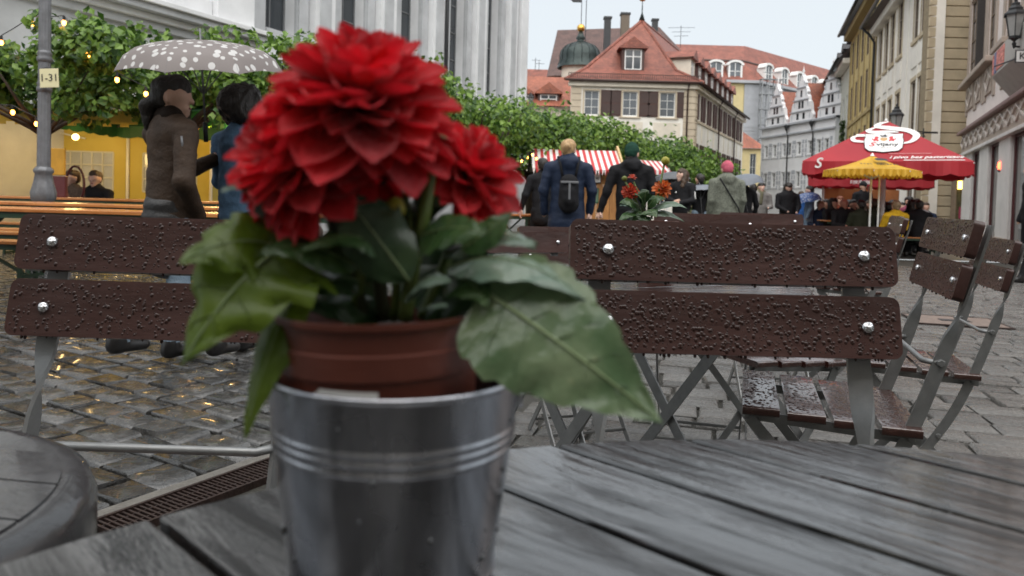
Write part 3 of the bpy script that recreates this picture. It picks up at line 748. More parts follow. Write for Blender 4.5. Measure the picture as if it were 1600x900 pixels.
rr_ = [Vector((fL,9,top.z)), Vector((top.x,9,top.z)), Vector((top.x,9,top.z)) + s3*Lp]
mb = MB().add(e+mm+rr_, [(0,1,4,3),(1,2,5,4),(3,4,7,6),(4,5,8,7)])
mb.build('roof', TILE, pal, uv=True)
MB().tube([mm[0],mm[1],mm[2]], .22, 6).build('roof_break_moulding', GUT, pal)
def arch_dormer(root, M, w, h):
    d = part_box(root, M, 'dormer', WHITE, (-w/2,-w/2+.3,-.1,1.5,0,h), (w/2-.3,w/2,-.1,1.5,0,h), (-w/2+.3,w/2-.3,-.1,1.5,0,.3))
    pts = [(w/2*1.25*math.cos(t), h+w/2*.75*math.sin(t)) for t in [math.pi*i/8 for i in range(9)]]
    inn = [(x*.72, h+(z-h)*.6) for x, z in pts]
    mb = MB()
    for i in range(8):
        q = [pts[i], pts[i+1], inn[i+1], inn[i]]
        mb.add([(x,-.2,z) for x, z in q] + [(x,1.2,z) for x, z in q], [(0,1,2,3),(0,4,5,1),(3,2,6,7)])
    mb.build('dormer_arch', WHITE, d)
    g = [(-w/2+.3,.3),(w/2-.3,.3),(w/2-.3,h)] + [(x*.9, z) for x, z in inn] + [(-w/2+.3,h)]
    MB().add([(x,.05,z) for x, z in g], [tuple(range(len(g)))]).build('pane', GLASS2, d)
    MB().box(-.06,.06,-.02,.04,.3,h+.4).box(-w/2+.3,w/2-.3,-.02,.04,h*.55,h*.55+.1).build('muntin', WHITE, d)
for px in (1117, 1147):
    q = PL(px, 124, YP+.6); arch_dormer(pal, Matrix.Translation((q.x, .1, ez+.55)), 2.3, 2.3)
for i in range(6): arch_dormer(pal, Mp2 @ Matrix.Translation((3.0+i*5.2, .1, ez+.55)), 2.3, 2.3)
# scaffolding in front of the palace corner
sc0 = at(1187, 290, YP-3); g_ = gz(YP)
scf = thing('scaffolding', 'grey netted scaffolding tower at the corner of the distant palace', 'scaffolding', (sc0.x, YP-2.5, g_))
wS = at(1222, 200, YP-3).x - sc0.x; hS = at(1200, 122, YP-3).z - g_
SCF = pm('scaffold tube', (.30,.31,.32), .5, .4, .2, 3)
for i in range(4):
    for y in (0, 1.2): MB().tube([(i*wS/3, y, 0), (i*wS/3, y, hS)], .09, 5).build('standard', SCF, scf)
for k in range(9):
    z = (k+1)*hS/9
    MB().box(-.2, wS+.2, 0, 1.2, z-.08, z).build('platform', SCF, scf)
    MB().tube([(0,-.05,z+1),(wS,-.05,z+1)], .06, 4).build('guard_rail', SCF, scf)
    MB().tube([(0,-.08,z-hS/9),(wS*(1 if k%2 else .5),-.08,z)], .05, 4).build('brace', SCF, scf)
# low red-roofed annex with yellow wall below the palace
YX = 104.0
a = at(1154, 292, YX); b = at(1190, 292, YX); ga = gz(YX)
ax = thing('yellow_annex', 'small yellow house with red lean-to roof at the end of the shuttered house', 'house', (a.x, YX, ga))
wA = b.x-a.x; hA = at(1170, 232, YX).z - ga
wall(ax, Matrix.Identity(4), 0, wA, -.2, hA, [(wA*.45, wA*.72, 1.2, hA-.7)], PALY)
win(ax, Matrix.Identity(4), wA*.45, wA*.72, 1.2, hA-.7, 2, 4)
tz = at(1158, 197, YX+3).z - ga
MB().add([(-.3,-.5,hA),(wA+.4,-.5,hA),(.5,4,tz),(-.3,4,tz)], [(0,1,2,3)]).build('roof', TILE_O, ax, uv=True)

# ------------------------------------------------------------------ white house with stepped gables
GW = pm('gable house plaster', (.78,.79,.80), .75, 0, .08, 1); GT = pm('gable house grey trim', (.42,.44,.47), .8, 0, .1, 2)
o1 = at(1303, 250, 70); gd = Vector((-.18, 1)).normalized()      # near end, runs away to the left
s_far = 13.6
p_far = Vector((o1.x, 70)) + gd*s_far
gho = (p_far.x, p_far.y, gz(75)); gdir = -gd
gh = thing('gabled_house', 'white renaissance house with three scrolled gables and grey painted window frames', 'house', (0,0,0))
Mg = facade(gho, gdir); Lg = s_far
def GS(px, py=250): return s_of(px, py, gho, gdir)
def GZ(px, py): return z_of(px, py, gho, gdir) - gho[2]
zc_ = GZ(1245, 193)
cols = [1197, 1210, 1225, 1233, 1248, 1265, 1279, 1291]
wx = [GS(c) for c in cols]
r1 = (GZ(1245, 242), GZ(1245, 222)); r2 = (GZ(1245, 292), GZ(1245, 268))
ops = [(x-.36, x+.36, z0, z1) for x in wx for z0, z1 in (r1, r2)]
wall(gh, Mg, 0, Lg, -.2, zc_, ops, GW)
for o in ops: win(gh, Mg, *o, 2, 3, fw=.09)
for a, b, c, d in ops:
    fr_ = part_box(gh, Mg, 'window_frame', GW, (a-.16, a-.002, -.05, .06, c, d), (b+.002, b+.16, -.05, .06, c, d), (a-.16, b+.16, -.06, .06, d+.002, d+.18), (a-.16, b+.16, -.08, .06, c-.16, c-.002))
    n_ = 4; st = (d-c+.5)/n_
    for k in range(n_):
        part_box(gh, Mg, 'painted_quoin', GT, (a-.42-(.1 if k%2 else 0), a-.19, -.03, .01, c-.25+k*st, c-.25+k*st+st*.8), (b+.19, b+.42+(.1 if k%2 else 0), -.03, .01, c-.25+k*st, c-.25+k*st+st*.8))
hollow_back(gh, Mg, 0, Lg, zc_, 10, GW)
for z, h, pr in ((zc_-.08, .22, .3), (zc_-1.05, .18, .22)):
    part_box(gh, Mg, 'cornice', GT, (-.2, Lg+.1, -pr, .02, z, z+h), bevel=.03)
gcs = [(GS(1214,150), GZ(1214,133)), (GS(1253,150), GZ(1253,118)), (GS(1299,150), GZ(1299,104))]
for gx, gt in gcs:
    hg = gt - zc_; w = 2.05
    prof = [(-w,0),(-w,.13*hg),(-w*.86,.2*hg),(-w*.80,.36*hg),(-w*.62,.42*hg),(-w*.60,.50*hg),(-w*.48,.56*hg),(-w*.42,.68*hg),(-w*.26,.74*hg),(-w*.24,.82*hg),(-w*.14,.87*hg),(-w*.07,.96*hg),(0,hg)]
    poly = prof + [(-x, z) for x, z in prof[-2::-1]]
    n_ = len(poly)
    vs = [(gx+x, -.06, zc_+.14+z) for x, z in poly] + [(gx+x, .3, zc_+.14+z) for x, z in poly]
    g = MB().add(vs, [tuple(range(n_))[::-1], tuple(range(n_, 2*n_))] + [(i,i+1,n_+i+1,n_+i) for i in range(n_-1)]).build('gable', GW, gh, M=Mg)
    for f_, ww_ in ((.2,.92),(.44,.66),(.70,.4)):
        part_box(g, None, 'gable_moulding', GT, (gx-w*ww_, gx+w*ww_, -.17, -.05, zc_+.14+f_*hg, zc_+.24+f_*hg))
    for f_, hh_, hw in ((.03,.13,.28),(.26,.15,.26),(.50,.14,.2)):
        for sx in ((-.55,.55) if f_ < .2 else (-.28,.28) if f_ < .45 else (0,)):
            MB().box(gx+sx-hw*.7, gx+sx+hw*.7, -.075, -.05, zc_+.2+f_*hg, zc_+.2+(f_+hh_)*hg).build('gable_window', GLASS, g)
    for sgn in (-1, 1):
        for f_, x_ in ((.1,.97),(.38,.74),(.6,.52),(.8,.3)):
            MB().ball((gx+sgn*w*x_, .1, zc_+.14+f_*hg), .17, 8, 6).build('gable_scroll', GW, g, True)
            MB().box(gx+sgn*w*x_*.8-.04, gx+sgn*w*x_*.8+.04, -.085, -.055, zc_+.14+(f_-.07)*hg, zc_+.14+(f_+.05)*hg).build('gable_line', GT, g)
    MB().lathe([(0,.9),(.05,.5),(.14,.3),(.05,.15),(.1,0)], 8, (gx,.1,gt+.1)).build('gable_finial', GW, g, True)
    rz = gt - .15*hg
    MB().add([(gx-w,.3,zc_+.2),(gx,.3,rz),(gx+w,.3,zc_+.2),(gx-w,9,zc_+.2),(gx,9,rz),(gx+w,9,zc_+.2)], [(0,1,4,3),(1,2,5,4)]).build('cross_roof', TILE_O, gh, uv=True, M=Mg)
    MB().add([(gx+w*.55,.32,zc_+.1),(gx+w*1.3,.32,zc_+.1),(gx+w*1.3,3,gt),(gx+w*.75,3,gt)], [(0,1,2,3)]).build('roof', TILE_O, gh, uv=True, M=Mg)
for px in (1231, 1270):
    x = GS(px); MB().tube([(x,-.35,zc_),(x,-.3,zc_-.5),(x,-.12,zc_-1.2),(x,-.12,.2)], .07, 6).lathe([(.0,-.1),(.1,-.1),(.24,.28),(.24,.42),(0,.42)], 8, (x,-.3,zc_-.5)).build('downpipe', IRON, gh, M=Mg)

# ------------------------------------------------------------------ row of houses on the right
rd = Vector((.32, 1)).normalized()
cB = at(1446, 200, 34.0); ro = (cB.x, 34.0, gz(34))
def RS(px, py=60): return s_of(px, py, ro, rd)
def RZ(px, py): return z_of(px, py, ro, rd) - ro[2]
def rowfac(s0, s1):                       # facade seen from the street: local x runs from far end (left) to near end
    p = Vector((ro[0], ro[1])) + rd*s1
    return facade((p.x, p.y, ro[2]), -rd), s1 - s0
BEIGE = pm('beige rusticated stone', (.50,.41,.28), .8, 0, .16, 1, .2, 40); WALLW = pm('off white plaster', (.80,.75,.67), .8, 0, .12, .8)
ROOFD = tilemat('slate roof', (.04,.036,.038)); FRB = pm('brown window frames', (.23,.17,.12), .6)
# white house with the beige end wall
s1 = RS(1369, 100); Mw, L = rowfac(0, s1)
zt = RZ(1392, 14); zu0 = RZ(1446, 47); zu1 = zu0 + 3.0; zlo1 = RZ(1446, 113); zlo0 = zlo1 - 2.9
wh = thing('corner_house', 'white plastered house with tall windows and a banded beige end wall', 'house', (0,0,0))
wxs = [L - s for s in [RS(p, 60) for p in (1442, 1431, 1407, 1395, 1386, 1377)]]
ops = [(x-.55, x+.55, z0, z1) for x in wxs for z0, z1 in ((zu0, zu1), (zlo0, zlo1)) if x-.55 > .1 and x+.55 < L-.1]
gops = [(x-.7, x+.7, .6, 3.2) for x in wxs if x-.7 > .1 and x+.7 < L-.1]
wall(wh, Mw, 0, L, -.2, zt, ops + gops, WALLW)
for o in ops + gops: win(wh, Mw, *o, 2, 3, fmat=FRB, y=.07, gmat=GLASS)
for a, b, c, d in ops:
    part_box(wh, Mw, 'window_surround', BEIGE, (a-.16, a-.002, -.03, .1, c, d), (b+.002, b+.16, -.03, .1, c, d), (a-.2, b+.2, -.05, .1, d+.002, d+.2), (a-.24, b+.24, -.1, .1, c-.18, c-.002))
    part_box(wh, Mw, 'wall_panel', WALLW, (a-.1, b+.1, -.05, .01, c-1.35, c-.35), bevel=.02)
for i in range(len(wxs)-1):
    x = (wxs[i]+wxs[i+1])/2
    part_box(wh, Mw, 'lesene', WALLW, (x-.2, x+.2, -.04, .02, 3.4, zt-.6), bevel=.02)
part_box(wh, Mw, 'cornice', WALLW, (-.02, L+.25, -.45, .05, zt-.55, zt-.02), bevel=.06)
part_box(wh, Mw, 'string_course', WALLW, (0, L-.02, -.12, .02, zlo0-.62, zlo0-.42), bevel=.02)
Me = facade((ro[0], ro[1], ro[2]), (1, -.02))
nb = int((zt)/.47)
wall(wh, Me, 0.0, 8, -.2, zt, [], pm('beige joints', (.27,.215,.14), .9))
for k in range(nb): part_box(wh, Me, 'stone_band', BEIGE, (-.06, 8, -.07, .05, k*.47+.02, k*.47+.45), bevel=.02)
rp_ = Vector((ro[0], ro[1], 0)); far = rp_ + Vector((rd.x, rd.y, 0))*s1
mb = MB(); ov = .9; nrm = Vector((-rd.y, rd.x, 0))
q0 = Vector((ro[0], ro[1], ro[2]+zt)); q1 = q0 + Vector((rd.x, rd.y, 0))*s1
mb.add([q0+nrm*ov-Vector((0,.5,.0)), q1+nrm*ov, q1-nrm*5+Vector((0,0,5.5)), q0-nrm*5+Vector((0,-.5,5.5)), q0-Vector((-8.5,.5,0)), q0-Vector((-8.5,.5,-5.5))], [(0,1,2,3),(0,3,5,4)])
mb.build('roof', ROOFD, wh, uv=True)
mb = MB().add([q0+nrm*ov-Vector((0,.5,.12)), q1+nrm*ov-Vector((0,0,.12)), q1-Vector((0,0,.12)), q0-Vector((0,.5,.12))], [(0,1,2,3)]); mb.build('eaves_soffit', GUT, wh)
MB().tube([(0,-1.0,zt+.02),(L+.5,-1.0,zt+.02)], .11, 8).build('gutter', IRON, wh, True, M=Mw)
MB().tube([(.3,-1.0,zt),(.3,-.5,zt-.5),(.3,-.2,zt-1.0),(.3,-.2,.2)], .08, 8).build('downpipe', IRON, wh, True, M=Mw)
# yellow house
s2 = RS(1329, 100); My, L = rowfac(s1+.05, s2)
zt2 = RZ(1356, 12)
yh = thing('yellow_house', 'narrow ochre house with tall windows and dark roof along the right row', 'house', (0,0,0))
YEL = pm('ochre plaster', (.52,.40,.17), .8, 0, .18, .8); YEL2 = pm('ochre trim', (.36,.27,.12), .8)
nx = [L*(i+.5)/5 for i in range(5)]
ops = [(x-.6, x+.6, z0, z0+2.7) for x in nx for z0 in (.8, 4.4, 8.3, 12.0) if z0+2.7 < zt2-.4]
wall(yh, My, 0, L, -.2, zt2, ops, YEL)
for o in ops: win(yh, My, *o, 2, 3, fmat=FRB, y=.06)
for i in range(6):
    x = min(max(L*i/5, .25), L-.25); part_box(yh, My, 'lesene', YEL2, (x-.24, x+.24, -.07, .02, 0, zt2-.7), bevel=.02)
for z in (4.0, 7.8): part_box(yh, My, 'string_course', YEL2, (.01, L-.01, -.1, .03, z, z+.22))
part_box(yh, My, 'cornice', YEL2, (-.05, L+.05, -.6, .05, zt2-.5, zt2), bevel=.06)
q0 = Vector((ro[0], ro[1], ro[2]+zt2)) + Vector((rd.x, rd.y, 0))*s1; q1 = q0 + Vector((rd.x, rd.y, 0))*(s2-s1)
MB().add([q0+nrm*.9, q1+nrm*.9, q1-nrm*1.2+Vector((0,0,3.4)), q0-nrm*1.2+Vector((0,0,3.4)), q1-nrm*8, q0-nrm*8], [(0,1,2,3),(2,1,4),(0,3,5)]).build('roof', ROOFD, yh, uv=True)
MB().tube([q0+nrm*1.0, q1+nrm*1.0], .12, 8).build('gutter', IRON, yh, True)
IVY = leafmat('ivy', (.03,.07,.015), (.09,.16,.03), .3, island=True)
# grey-white house beyond, with ivy and dark dormers
s3_ = RS(1298, 150); Mz, L = rowfac(s2+.05, s3_)
zt3 = RZ(1302, 132)
zh = thing('pale_house', 'pale narrow house with dark dormered roof between ochre and gabled houses', 'house', (0,0,0))
nx = [L*(i+.5)/6 for i in range(6)]
ops = [(x-.55, x+.55, z0, z0+2.4) for x in nx for z0 in (.8, 4.6, 8.4)if z0+2.4 < zt3-.3]
wall(zh, Mz, 0, L, -.2, zt3, ops, pm('pale green plaster', (.52,.53,.46), .8, 0, .08, 1.5))
for o in ops: win(zh, Mz, *o, 2, 3, y=.06)
part_box(zh, Mz, 'cornice', WALLW, (-.05, L+.05, -.6, .05, zt3-.45, zt3), bevel=.06)
q0 = Vector((ro[0], ro[1], ro[2]+zt3)) + Vector((rd.x, rd.y, 0))*s2; q1 = q0 + Vector((rd.x, rd.y, 0))*(s3_-s2)
MB().add([q0+nrm*.9, q1+nrm*.9, q1-nrm*4+Vector((0,0,5.2)), q0-nrm*4+Vector((0,0,5.2)), q1-nrm*9], [(0,1,2,3),(1,4,2)]).build('roof', ROOFD, zh, uv=True)
for i in range(4): dormer(zh, Mz @ Matrix.Translation((1.6+i*(L-3)/3, .6, zt3+.7)), 1.5, 2.0, 2.5, ROOFD, pm('dark dormer', (.05,.045,.045), .6))
MB().tube([(-.2,-1.0,zt3),(L,-1.0,zt3)], .12, 8).build('gutter', IRON, zh, True, M=Mz)
MB().tube([(.1,-1.0,zt3),(.1,-.4,zt3-.9),(.1,-.25,zt3-1.4),(.1,-.25,.2)], .1, 8).build('downpipe', IRON, zh, True, M=Mz)
mb = MB(); rnd = random.Random(3)
for i in range(900):
    t = rnd.random(); x = L - .6 + rnd.gauss(0, .35)*(1-t*.5); z = t*8.5; y = -.15-rnd.random()*.4
    a_ = rnd.uniform(0, 6.28); s_ = .16
    u_ = Vector((math.cos(a_), rnd.uniform(-.5,.5), math.sin(a_))).normalized()*s_; v_ = Vector((-u_.z, rnd.uniform(-.08,.08), u_.x))*.8
    c_ = Vector((x, y, z)); mb.add([c_-u_, c_+v_, c_+u_, c_-v_], [(0,1,2,3)])
o = mb.build('ivy', IVY, zh, M=Mz); o['kind'] = 'stuff'

# ------------------------------------------------------------------ pink shop building at the right edge
PINK = pm('pale pink plaster', (.80,.71,.67), .75, 0, .10, .8); SHOPW = pm('shop front stone', (.70,.67,.64), .65, 0, .12, 1); TAUPE = pm('taupe ornament', (.43,.35,.29), .75, 0, .15, 2); TRIM = pm('pale ornament lines', (.66,.60,.55), .7)
shd = Vector((.447, 1)).normalized()
pS = onz(1592, 393, gz(22)); so_ = (pS.x, pS.y, gz(22))
def SS(px, py=230): return s_of(px, py, so_, shd)
def SZ(px, py): return z_of(px, py, so_, shd) - so_[2]
sN, sF = -9.0, SS(1508, 230)
pf = Vector((so_[0], so_[1])) + shd*sF
Mp = facade((pf.x, pf.y, so_[2]), -shd); Ls_ = sF - sN
SX = lambda px, py=230: sF - SS(px, py)
shop = thing('shop_building', 'pale pink building with taupe diamond frieze above glazed shop front', 'building', (0,0,0))
zb0, zb1 = SZ(1560, 212.5), SZ(1560, 181)
shops = []
x = SX(1521)
edges = [(SX(1521), SX(1533)), (SX(1547), SX(1563)), (SX(1581), SX(1608)), (SX(1581)+4.6, SX(1581)+7.2)]
ops = [(a, min(b, Ls_-.3), .05, zb0-.12) for a, b in edges if a < Ls_-.5]
u1 = [(SX(1516, 80)+.05, SX(1526, 80)), (SX(1531, 60), SX(1539, 60)), (SX(1546, 50), SX(1556, 50))]
z_s = SZ(1545, 98); ups = [(a, b, z_s, z_s+3.4) for a, b in u1] + [(u1[2][1]+2+i*3, u1[2][1]+3.2+i*3, z_s, z_s+3.4) for i in range(2) if u1[2][1]+3.2+i*3 < Ls_-.3]
wall(shop, Mp, 0, Ls_, -.2, 14, ops + ups, PINK)
hollow_back(shop, Mp, 0, Ls_, 14, 8, PINK)
part_box(shop, Mp, 'side_strip', pm('cream strip', (.66,.62,.50), .8), (-.42, -.01, .1, .6, 0, 14))
DOORM = pm('dark red door frame', (.10,.02,.022), .4)
shopglass = glassmat('shop window', (.09,.095,.09), .06)
for a, b, c, d in ops:
    win(shop, Mp, a, b, c, d, 1, 1, fmat=DOORM, gmat=shopglass, y=.1, fw=.14)
    part_box(shop, Mp, 'reveal_lining', SHOPW, (a-.02, a+.04, -.02, .06, .05, d-.001)); part_box(shop, Mp, 'reveal_lining', SHOPW, (b-.04, b+.02, -.02, .06, .05, d-.001))
prev = 0
for a, b, c, d in ops + [(Ls_-.02, Ls_, 0, 1)]:
    part_box(shop, Mp, 'pillar', SHOPW, (prev+.02, a-.03, -.05, .03, 0, zb0-.1), bevel=.02)
    part_box(shop, Mp, 'pillar_base', TAUPE, (prev+.0, a-.01, -.08, .02, -.05, .3), bevel=.01)
    prev = b
part_box(shop, Mp, 'frieze', TAUPE, (-.02, Ls_, -.14, .01, zb0-.1, zb1), bevel=.01)
part_box(shop, Mp, 'frieze_cornice', pm('plum cornice', (.27,.17,.16), .6), (-.08, Ls_, -.34, .02, zb1+.002, zb1+.14), bevel=.03)
part_box(shop, Mp, 'lintel', SHOPW, (-.03, Ls_, -.2, .02, zb0-.2, zb0-.08), bevel=.015)
x, hm, k = .1, (zb0+zb1)/2, 0
while x < Ls_-1.5:
    w_ = 1.25; hh_ = (zb1-zb0)/2-.1
    for pts in ([(x,hm),(x+w_/2,hm+hh_),(x+w_,hm),(x+w_/2,hm-hh_)], ):
        mb = MB()
        for i in range(4):
            p_, q_ = pts[i], pts[(i+1)%4]; mb.bar((p_[0],-.155,p_[1]), (q_[0],-.155,q_[1]), .05, .09, up=(0,-1,0))
        mb.build('frieze_diamond', TRIM, shop, M=Mp)
    mb = MB().bar((x+w_,-.152,hm-hh_),(x+w_,-.152,hm+hh_),.05,.07,up=(0,-1,0)); mb.build('frieze_bar', TRIM, shop, M=Mp)
    x += w_; k += 1
for i, (a, b, c, d) in enumerate(ups):
    win(shop, Mp, a, b, c, d, 2, 4, fmat=FRB, y=.06)
    part_box(shop, Mp, 'window_column', TAUPE, (a-.42, a-.02, -.05, .02, c-1.4, d+.4), (b+.02, b+.42, -.05, .02, c-1.4, d+.4), (a-.02, b+.02, -.05, .02, d+.01, d+.4), bevel=.02)
    part_box(shop, Mp, 'sill', TAUPE, (a-.5, b+.5, -.36, .02, c-.22, c-.02), bevel=.03)
    ap = part_box(shop, Mp, 'apron_panel', TAUPE, (a-.02, b+.02, -.08, .01, c-1.2, c-.24))
    mb = MB(); xm, zm, ww_, hh_ = (a+b)/2, c-.72, (b-a)*.42, .4
    for s_, t_ in (((xm-ww_,zm),(xm,zm+hh_)),((xm,zm+hh_),(xm+ww_,zm)),((xm+ww_,zm),(xm,zm-hh_)),((xm,zm-hh_),(xm-ww_,zm))):
        mb.bar((s_[0],-.09,s_[1]), (t_[0],-.09,t_[1]), .04, .07, up=(0,-1,0))
    mb.build('apron_diamond', TRIM, ap)
    if i in (1,): part_box(shop, Mp, 'open_shutter', pm('dark shutter', (.035,.03,.028), .6), (b+.04, b+.12, -.3, -.04, c, d-.3), bevel=.01)
# projecting sign box with poster on its cheek
xb = SX(1588, 120); zq0, zq1 = SZ(1588, 158), SZ(1588, 84)
GREYBOX = pm('grey sign box', (.44,.43,.40), .6, 0, .1, 3)
sb = thing('sign_box', 'grey projecting box above the shop front with red and blue poster', 'sign box', (0,0,0))
MB().box(xb, xb+5, -.62, -.01, zq0+.75, zq1).build('box', GREYBOX, sb, M=Mp, bevel=.02)
MB().prism([(-.62, zq0+.74), (-.02, zq0+.74), (-.02, zq0)], xb, xb+5, M=Mp @ Matrix(((0,0,1,0),(1,0,0,0),(0,1,0,0),(0,0,0,1)))).build('bracket', GREYBOX, sb)
MB().box(xb+.7, xb+1.9, -.64, -.622, zq0+.85, zq1-.06).build('poster', pm('red poster', (.55,.05,.05), .5, 0, .5, 4, stretch=(1,3,3), col2=(.7,.25,.2)), sb, M=Mp)
MB().box(xb+.36, xb+.68, -.64, -.622, zq0+.8, zq1-.06).build('poster_strip', pm('blue strip', (.12,.16,.32), .5), sb, M=Mp)
MB().box(xb+.05, xb+.34, -.64, -.622, zq0+.8, zq1-.1).build('poster', MATS['red poster'], sb, M=Mp)
TEXTS = []
def text(parent, body, M, size, mat, shear=0, ext=.004, align='CENTER', name='lettering', bold=0):
    cu = bpy.data.curves.new(name, 'FONT'); cu.body = body; cu.size = size; cu.extrude = ext; cu.shear = shear; cu.align_x = align; cu.align_y = 'CENTER'; cu.offset = bold
    cu.materials.append(mat); cu.resolution_u = 3
    o = bpy.data.objects.new(name, cu); COL.objects.link(o); o.parent = parent; o.matrix_basis = M
    TEXTS.append(o)
    return o
def strokes(parent, M, w, h, n, mat, seed=0):        # rows of marks too small to read
    rng = random.Random(seed); mb = MB(); x = -w/2; st = w/n
    for i in range(n):
        if rng.random() < .12: x += st; continue
        mb.box(x, x+st*rng.uniform(.25,.6), -h/2*rng.uniform(.6,1), h/2*rng.uniform(.6,1), 0, .001); x += st
    o = mb.build('small_print', mat, parent, M=M); o['kind'] = 'stuff'; return o
INK = pm('black ink', (.015,.015,.018), .5)
WSIGN = pm('white sign', (.78,.78,.76), .4, 0, .03, 5)
FACE = Matrix.Rotation(math.pi/2, 4, 'X')            # text lying in xy -> standing, facing -y
pl = thing('street_sign', 'white enamel sign plate with black lettering below the wall lantern', 'sign', (0,0,0))
qs = at(1588, 88, 19.0); 
Mpl = Matrix.Translation(qs) @ Matrix.Rotation(rad(-8), 4, 'Z')
MB().box(0, 1.5, 0, .03, -.14, .14).build('plate', WSIGN, pl, M=Mpl, bevel=.01)
MB().box(-.02, 1.52, .002, .025, -.16, .16).build('plate_edge', INK, pl, M=Mpl)
text(pl, 'Ka', Mpl @ Matrix.Translation((.06, -.006, 0)) @ FACE, .24, INK, align='LEFT')
MB().tube([(.4,.03,.1),(.4,2.0,.1)], .02, 6).tube([(1.2,.03,.1),(1.2,2.0,.1)], .02, 6).build('bracket', IRON, pl, M=Mpl)
LGLASS = pm('lantern glass', (.34,.34,.33), .15, 0, .1, 3, spec=.6)
def lantern(name, label, p, s, post=None, arm=None):
    t = thing(name, label, 'lantern', p)
    MB().lathe([(.11*s,0),(.20*s,.48*s)], 6).build('glazing', LGLASS, t)
    mb = MB()
    for k in range(6):
        a_ = 2*math.pi*k/6; mb.tube([(.112*s*math.cos(a_),.112*s*math.sin(a_),0),(.203*s*math.cos(a_),.203*s*math.sin(a_),.48*s)], .012*s, 4)
    mb.lathe([(0,-.03*s),(.13*s,-.03*s),(.13*s,.02*s),(.11*s,.02*s)], 6).build('frame', IRON, t)
    MB().lathe([(.25*s,.47*s),(.25*s,.51*s),(.15*s,.60*s),(.16*s,.63*s),(.09*s,.70*s),(.09*s,.75*s),(.03*s,.78*s),(.045*s,.82*s),(0,.88*s)], 6).build('cap', IRON, t)
    MB().lathe([(0,-.26*s),(.02*s,-.24*s),(.05*s,-.14*s),(.02*s,-.1*s),(.09*s,-.03*s)], 8).build('stem', IRON, t)
    if post: MB().lathe([(.05*s,-post),(.05*s,-.24*s)], 10).lathe([(.16*s,-post),(.1*s,-post+.5),(.06*s,-post+.9)], 10).build('post', IRON, t, True)
    if arm: MB().tube([(0,0,-.2*s)]+[Vector(q)+Vector((0,0,-.2*s)) for q in arm], .022*s, 6).tube([(arm[-1][0], arm[-1][1], -.75*s), (arm[-1][0]*.5, arm[-1][1]*.5, -.3*s), (.1*s,0,-.2*s)], .016*s, 6).build('arm', IRON, t, True)
    return t
q = at(1585, 58, 19.5); lantern('wall_lantern', 'large black wall lantern on an iron arm above the street sign', q, 1.15, arm=[(2.3, .9, 0)])
q = at(1400, 204, 28.0); lantern('street_lantern', 'black street lantern rising behind the red parasol', q, 1.15, post=q.z - gz(28))
q = at(829, 163, 40); lantern('street_lantern', 'small old lantern peeping out above the trees below the house wing', q, .75, post=q.z - gz(40))
# hanging shop sign on the corner house
q = at(1443, 206, 31.5)
hs = thing('hanging_sign', 'small scrolled iron hanging sign beside the beige corner wall', 'sign', q)
MB().tube([(0,0,0),(-.95,0,.02)], .025, 6).build('arm', IRON, hs)
MB().tube([(-.1+.16*math.cos(t)*1.0,0,-.22+.16*math.sin(t)) for t in [i*.4 for i in range(15)]], .018, 5).tube([(-.55+.12*math.cos(t),0,-.18+.12*math.sin(t)) for t in [i*.4 for i in range(15)]], .018, 5).build('scroll', IRON, hs)
MB().tube([(0,0,.15),(0,0,-.5)], .025, 6).box(-.02,.6,.0,.05,-.06,.02).build('wall_bracket', IRON, hs)
# lit shop window at the foot of the corner house
q0, q1 = at(1492, 345, 33.3), at(1507, 272, 33.3)
lw = thing('lit_display_window', 'narrow lit display window with yellow lamp beside the shop building', 'window', (q0.x, 33.3, q0.z))
w_, h_ = q1.x-q0.x, q1.z-q0.z
MB().box(0,w_,0,.3,0,h_).build('case', pm('dark display', (.05,.045,.03), .3, 0, .5, 6, col2=(.13,.12,.06)), lw)
MB().box(-.05,0,-.04,.3,0,h_).box(w_,w_+.05,-.04,.3,0,h_).box(-.05,w_+.05,-.04,.3,h_+.001,h_+.06).build('frame', FRB, lw)
MB().box(w_*.15,w_*.8,-.03,-.005,h_*.68,h_*.85).build('lamp', emis('yellow lamp', (1,.62,.12), 3), lw)
MB().box(w_*.45,w_*.7,-.03,-.005,h_*.05,h_*.3).build('pink_display', pm('magenta', (.4,.06,.12), .5), lw)
q = at(1562, 262, so_[1] + SS(1562, 262)*shd.y - .35)
rl = thing('red_lamp', 'small red lit lamp behind the shop window glass', 'lamp', q)
MB().ball((0,0,.06), (.07,.07,.14), 8, 6).build('glow', emis('red glow', (1,.08,.03), 4), rl, True); MB().lathe([(0,-.14),(.05,-.14),(.05,-.06),(0,-.06)], 8).build('socket', IRON, rl)
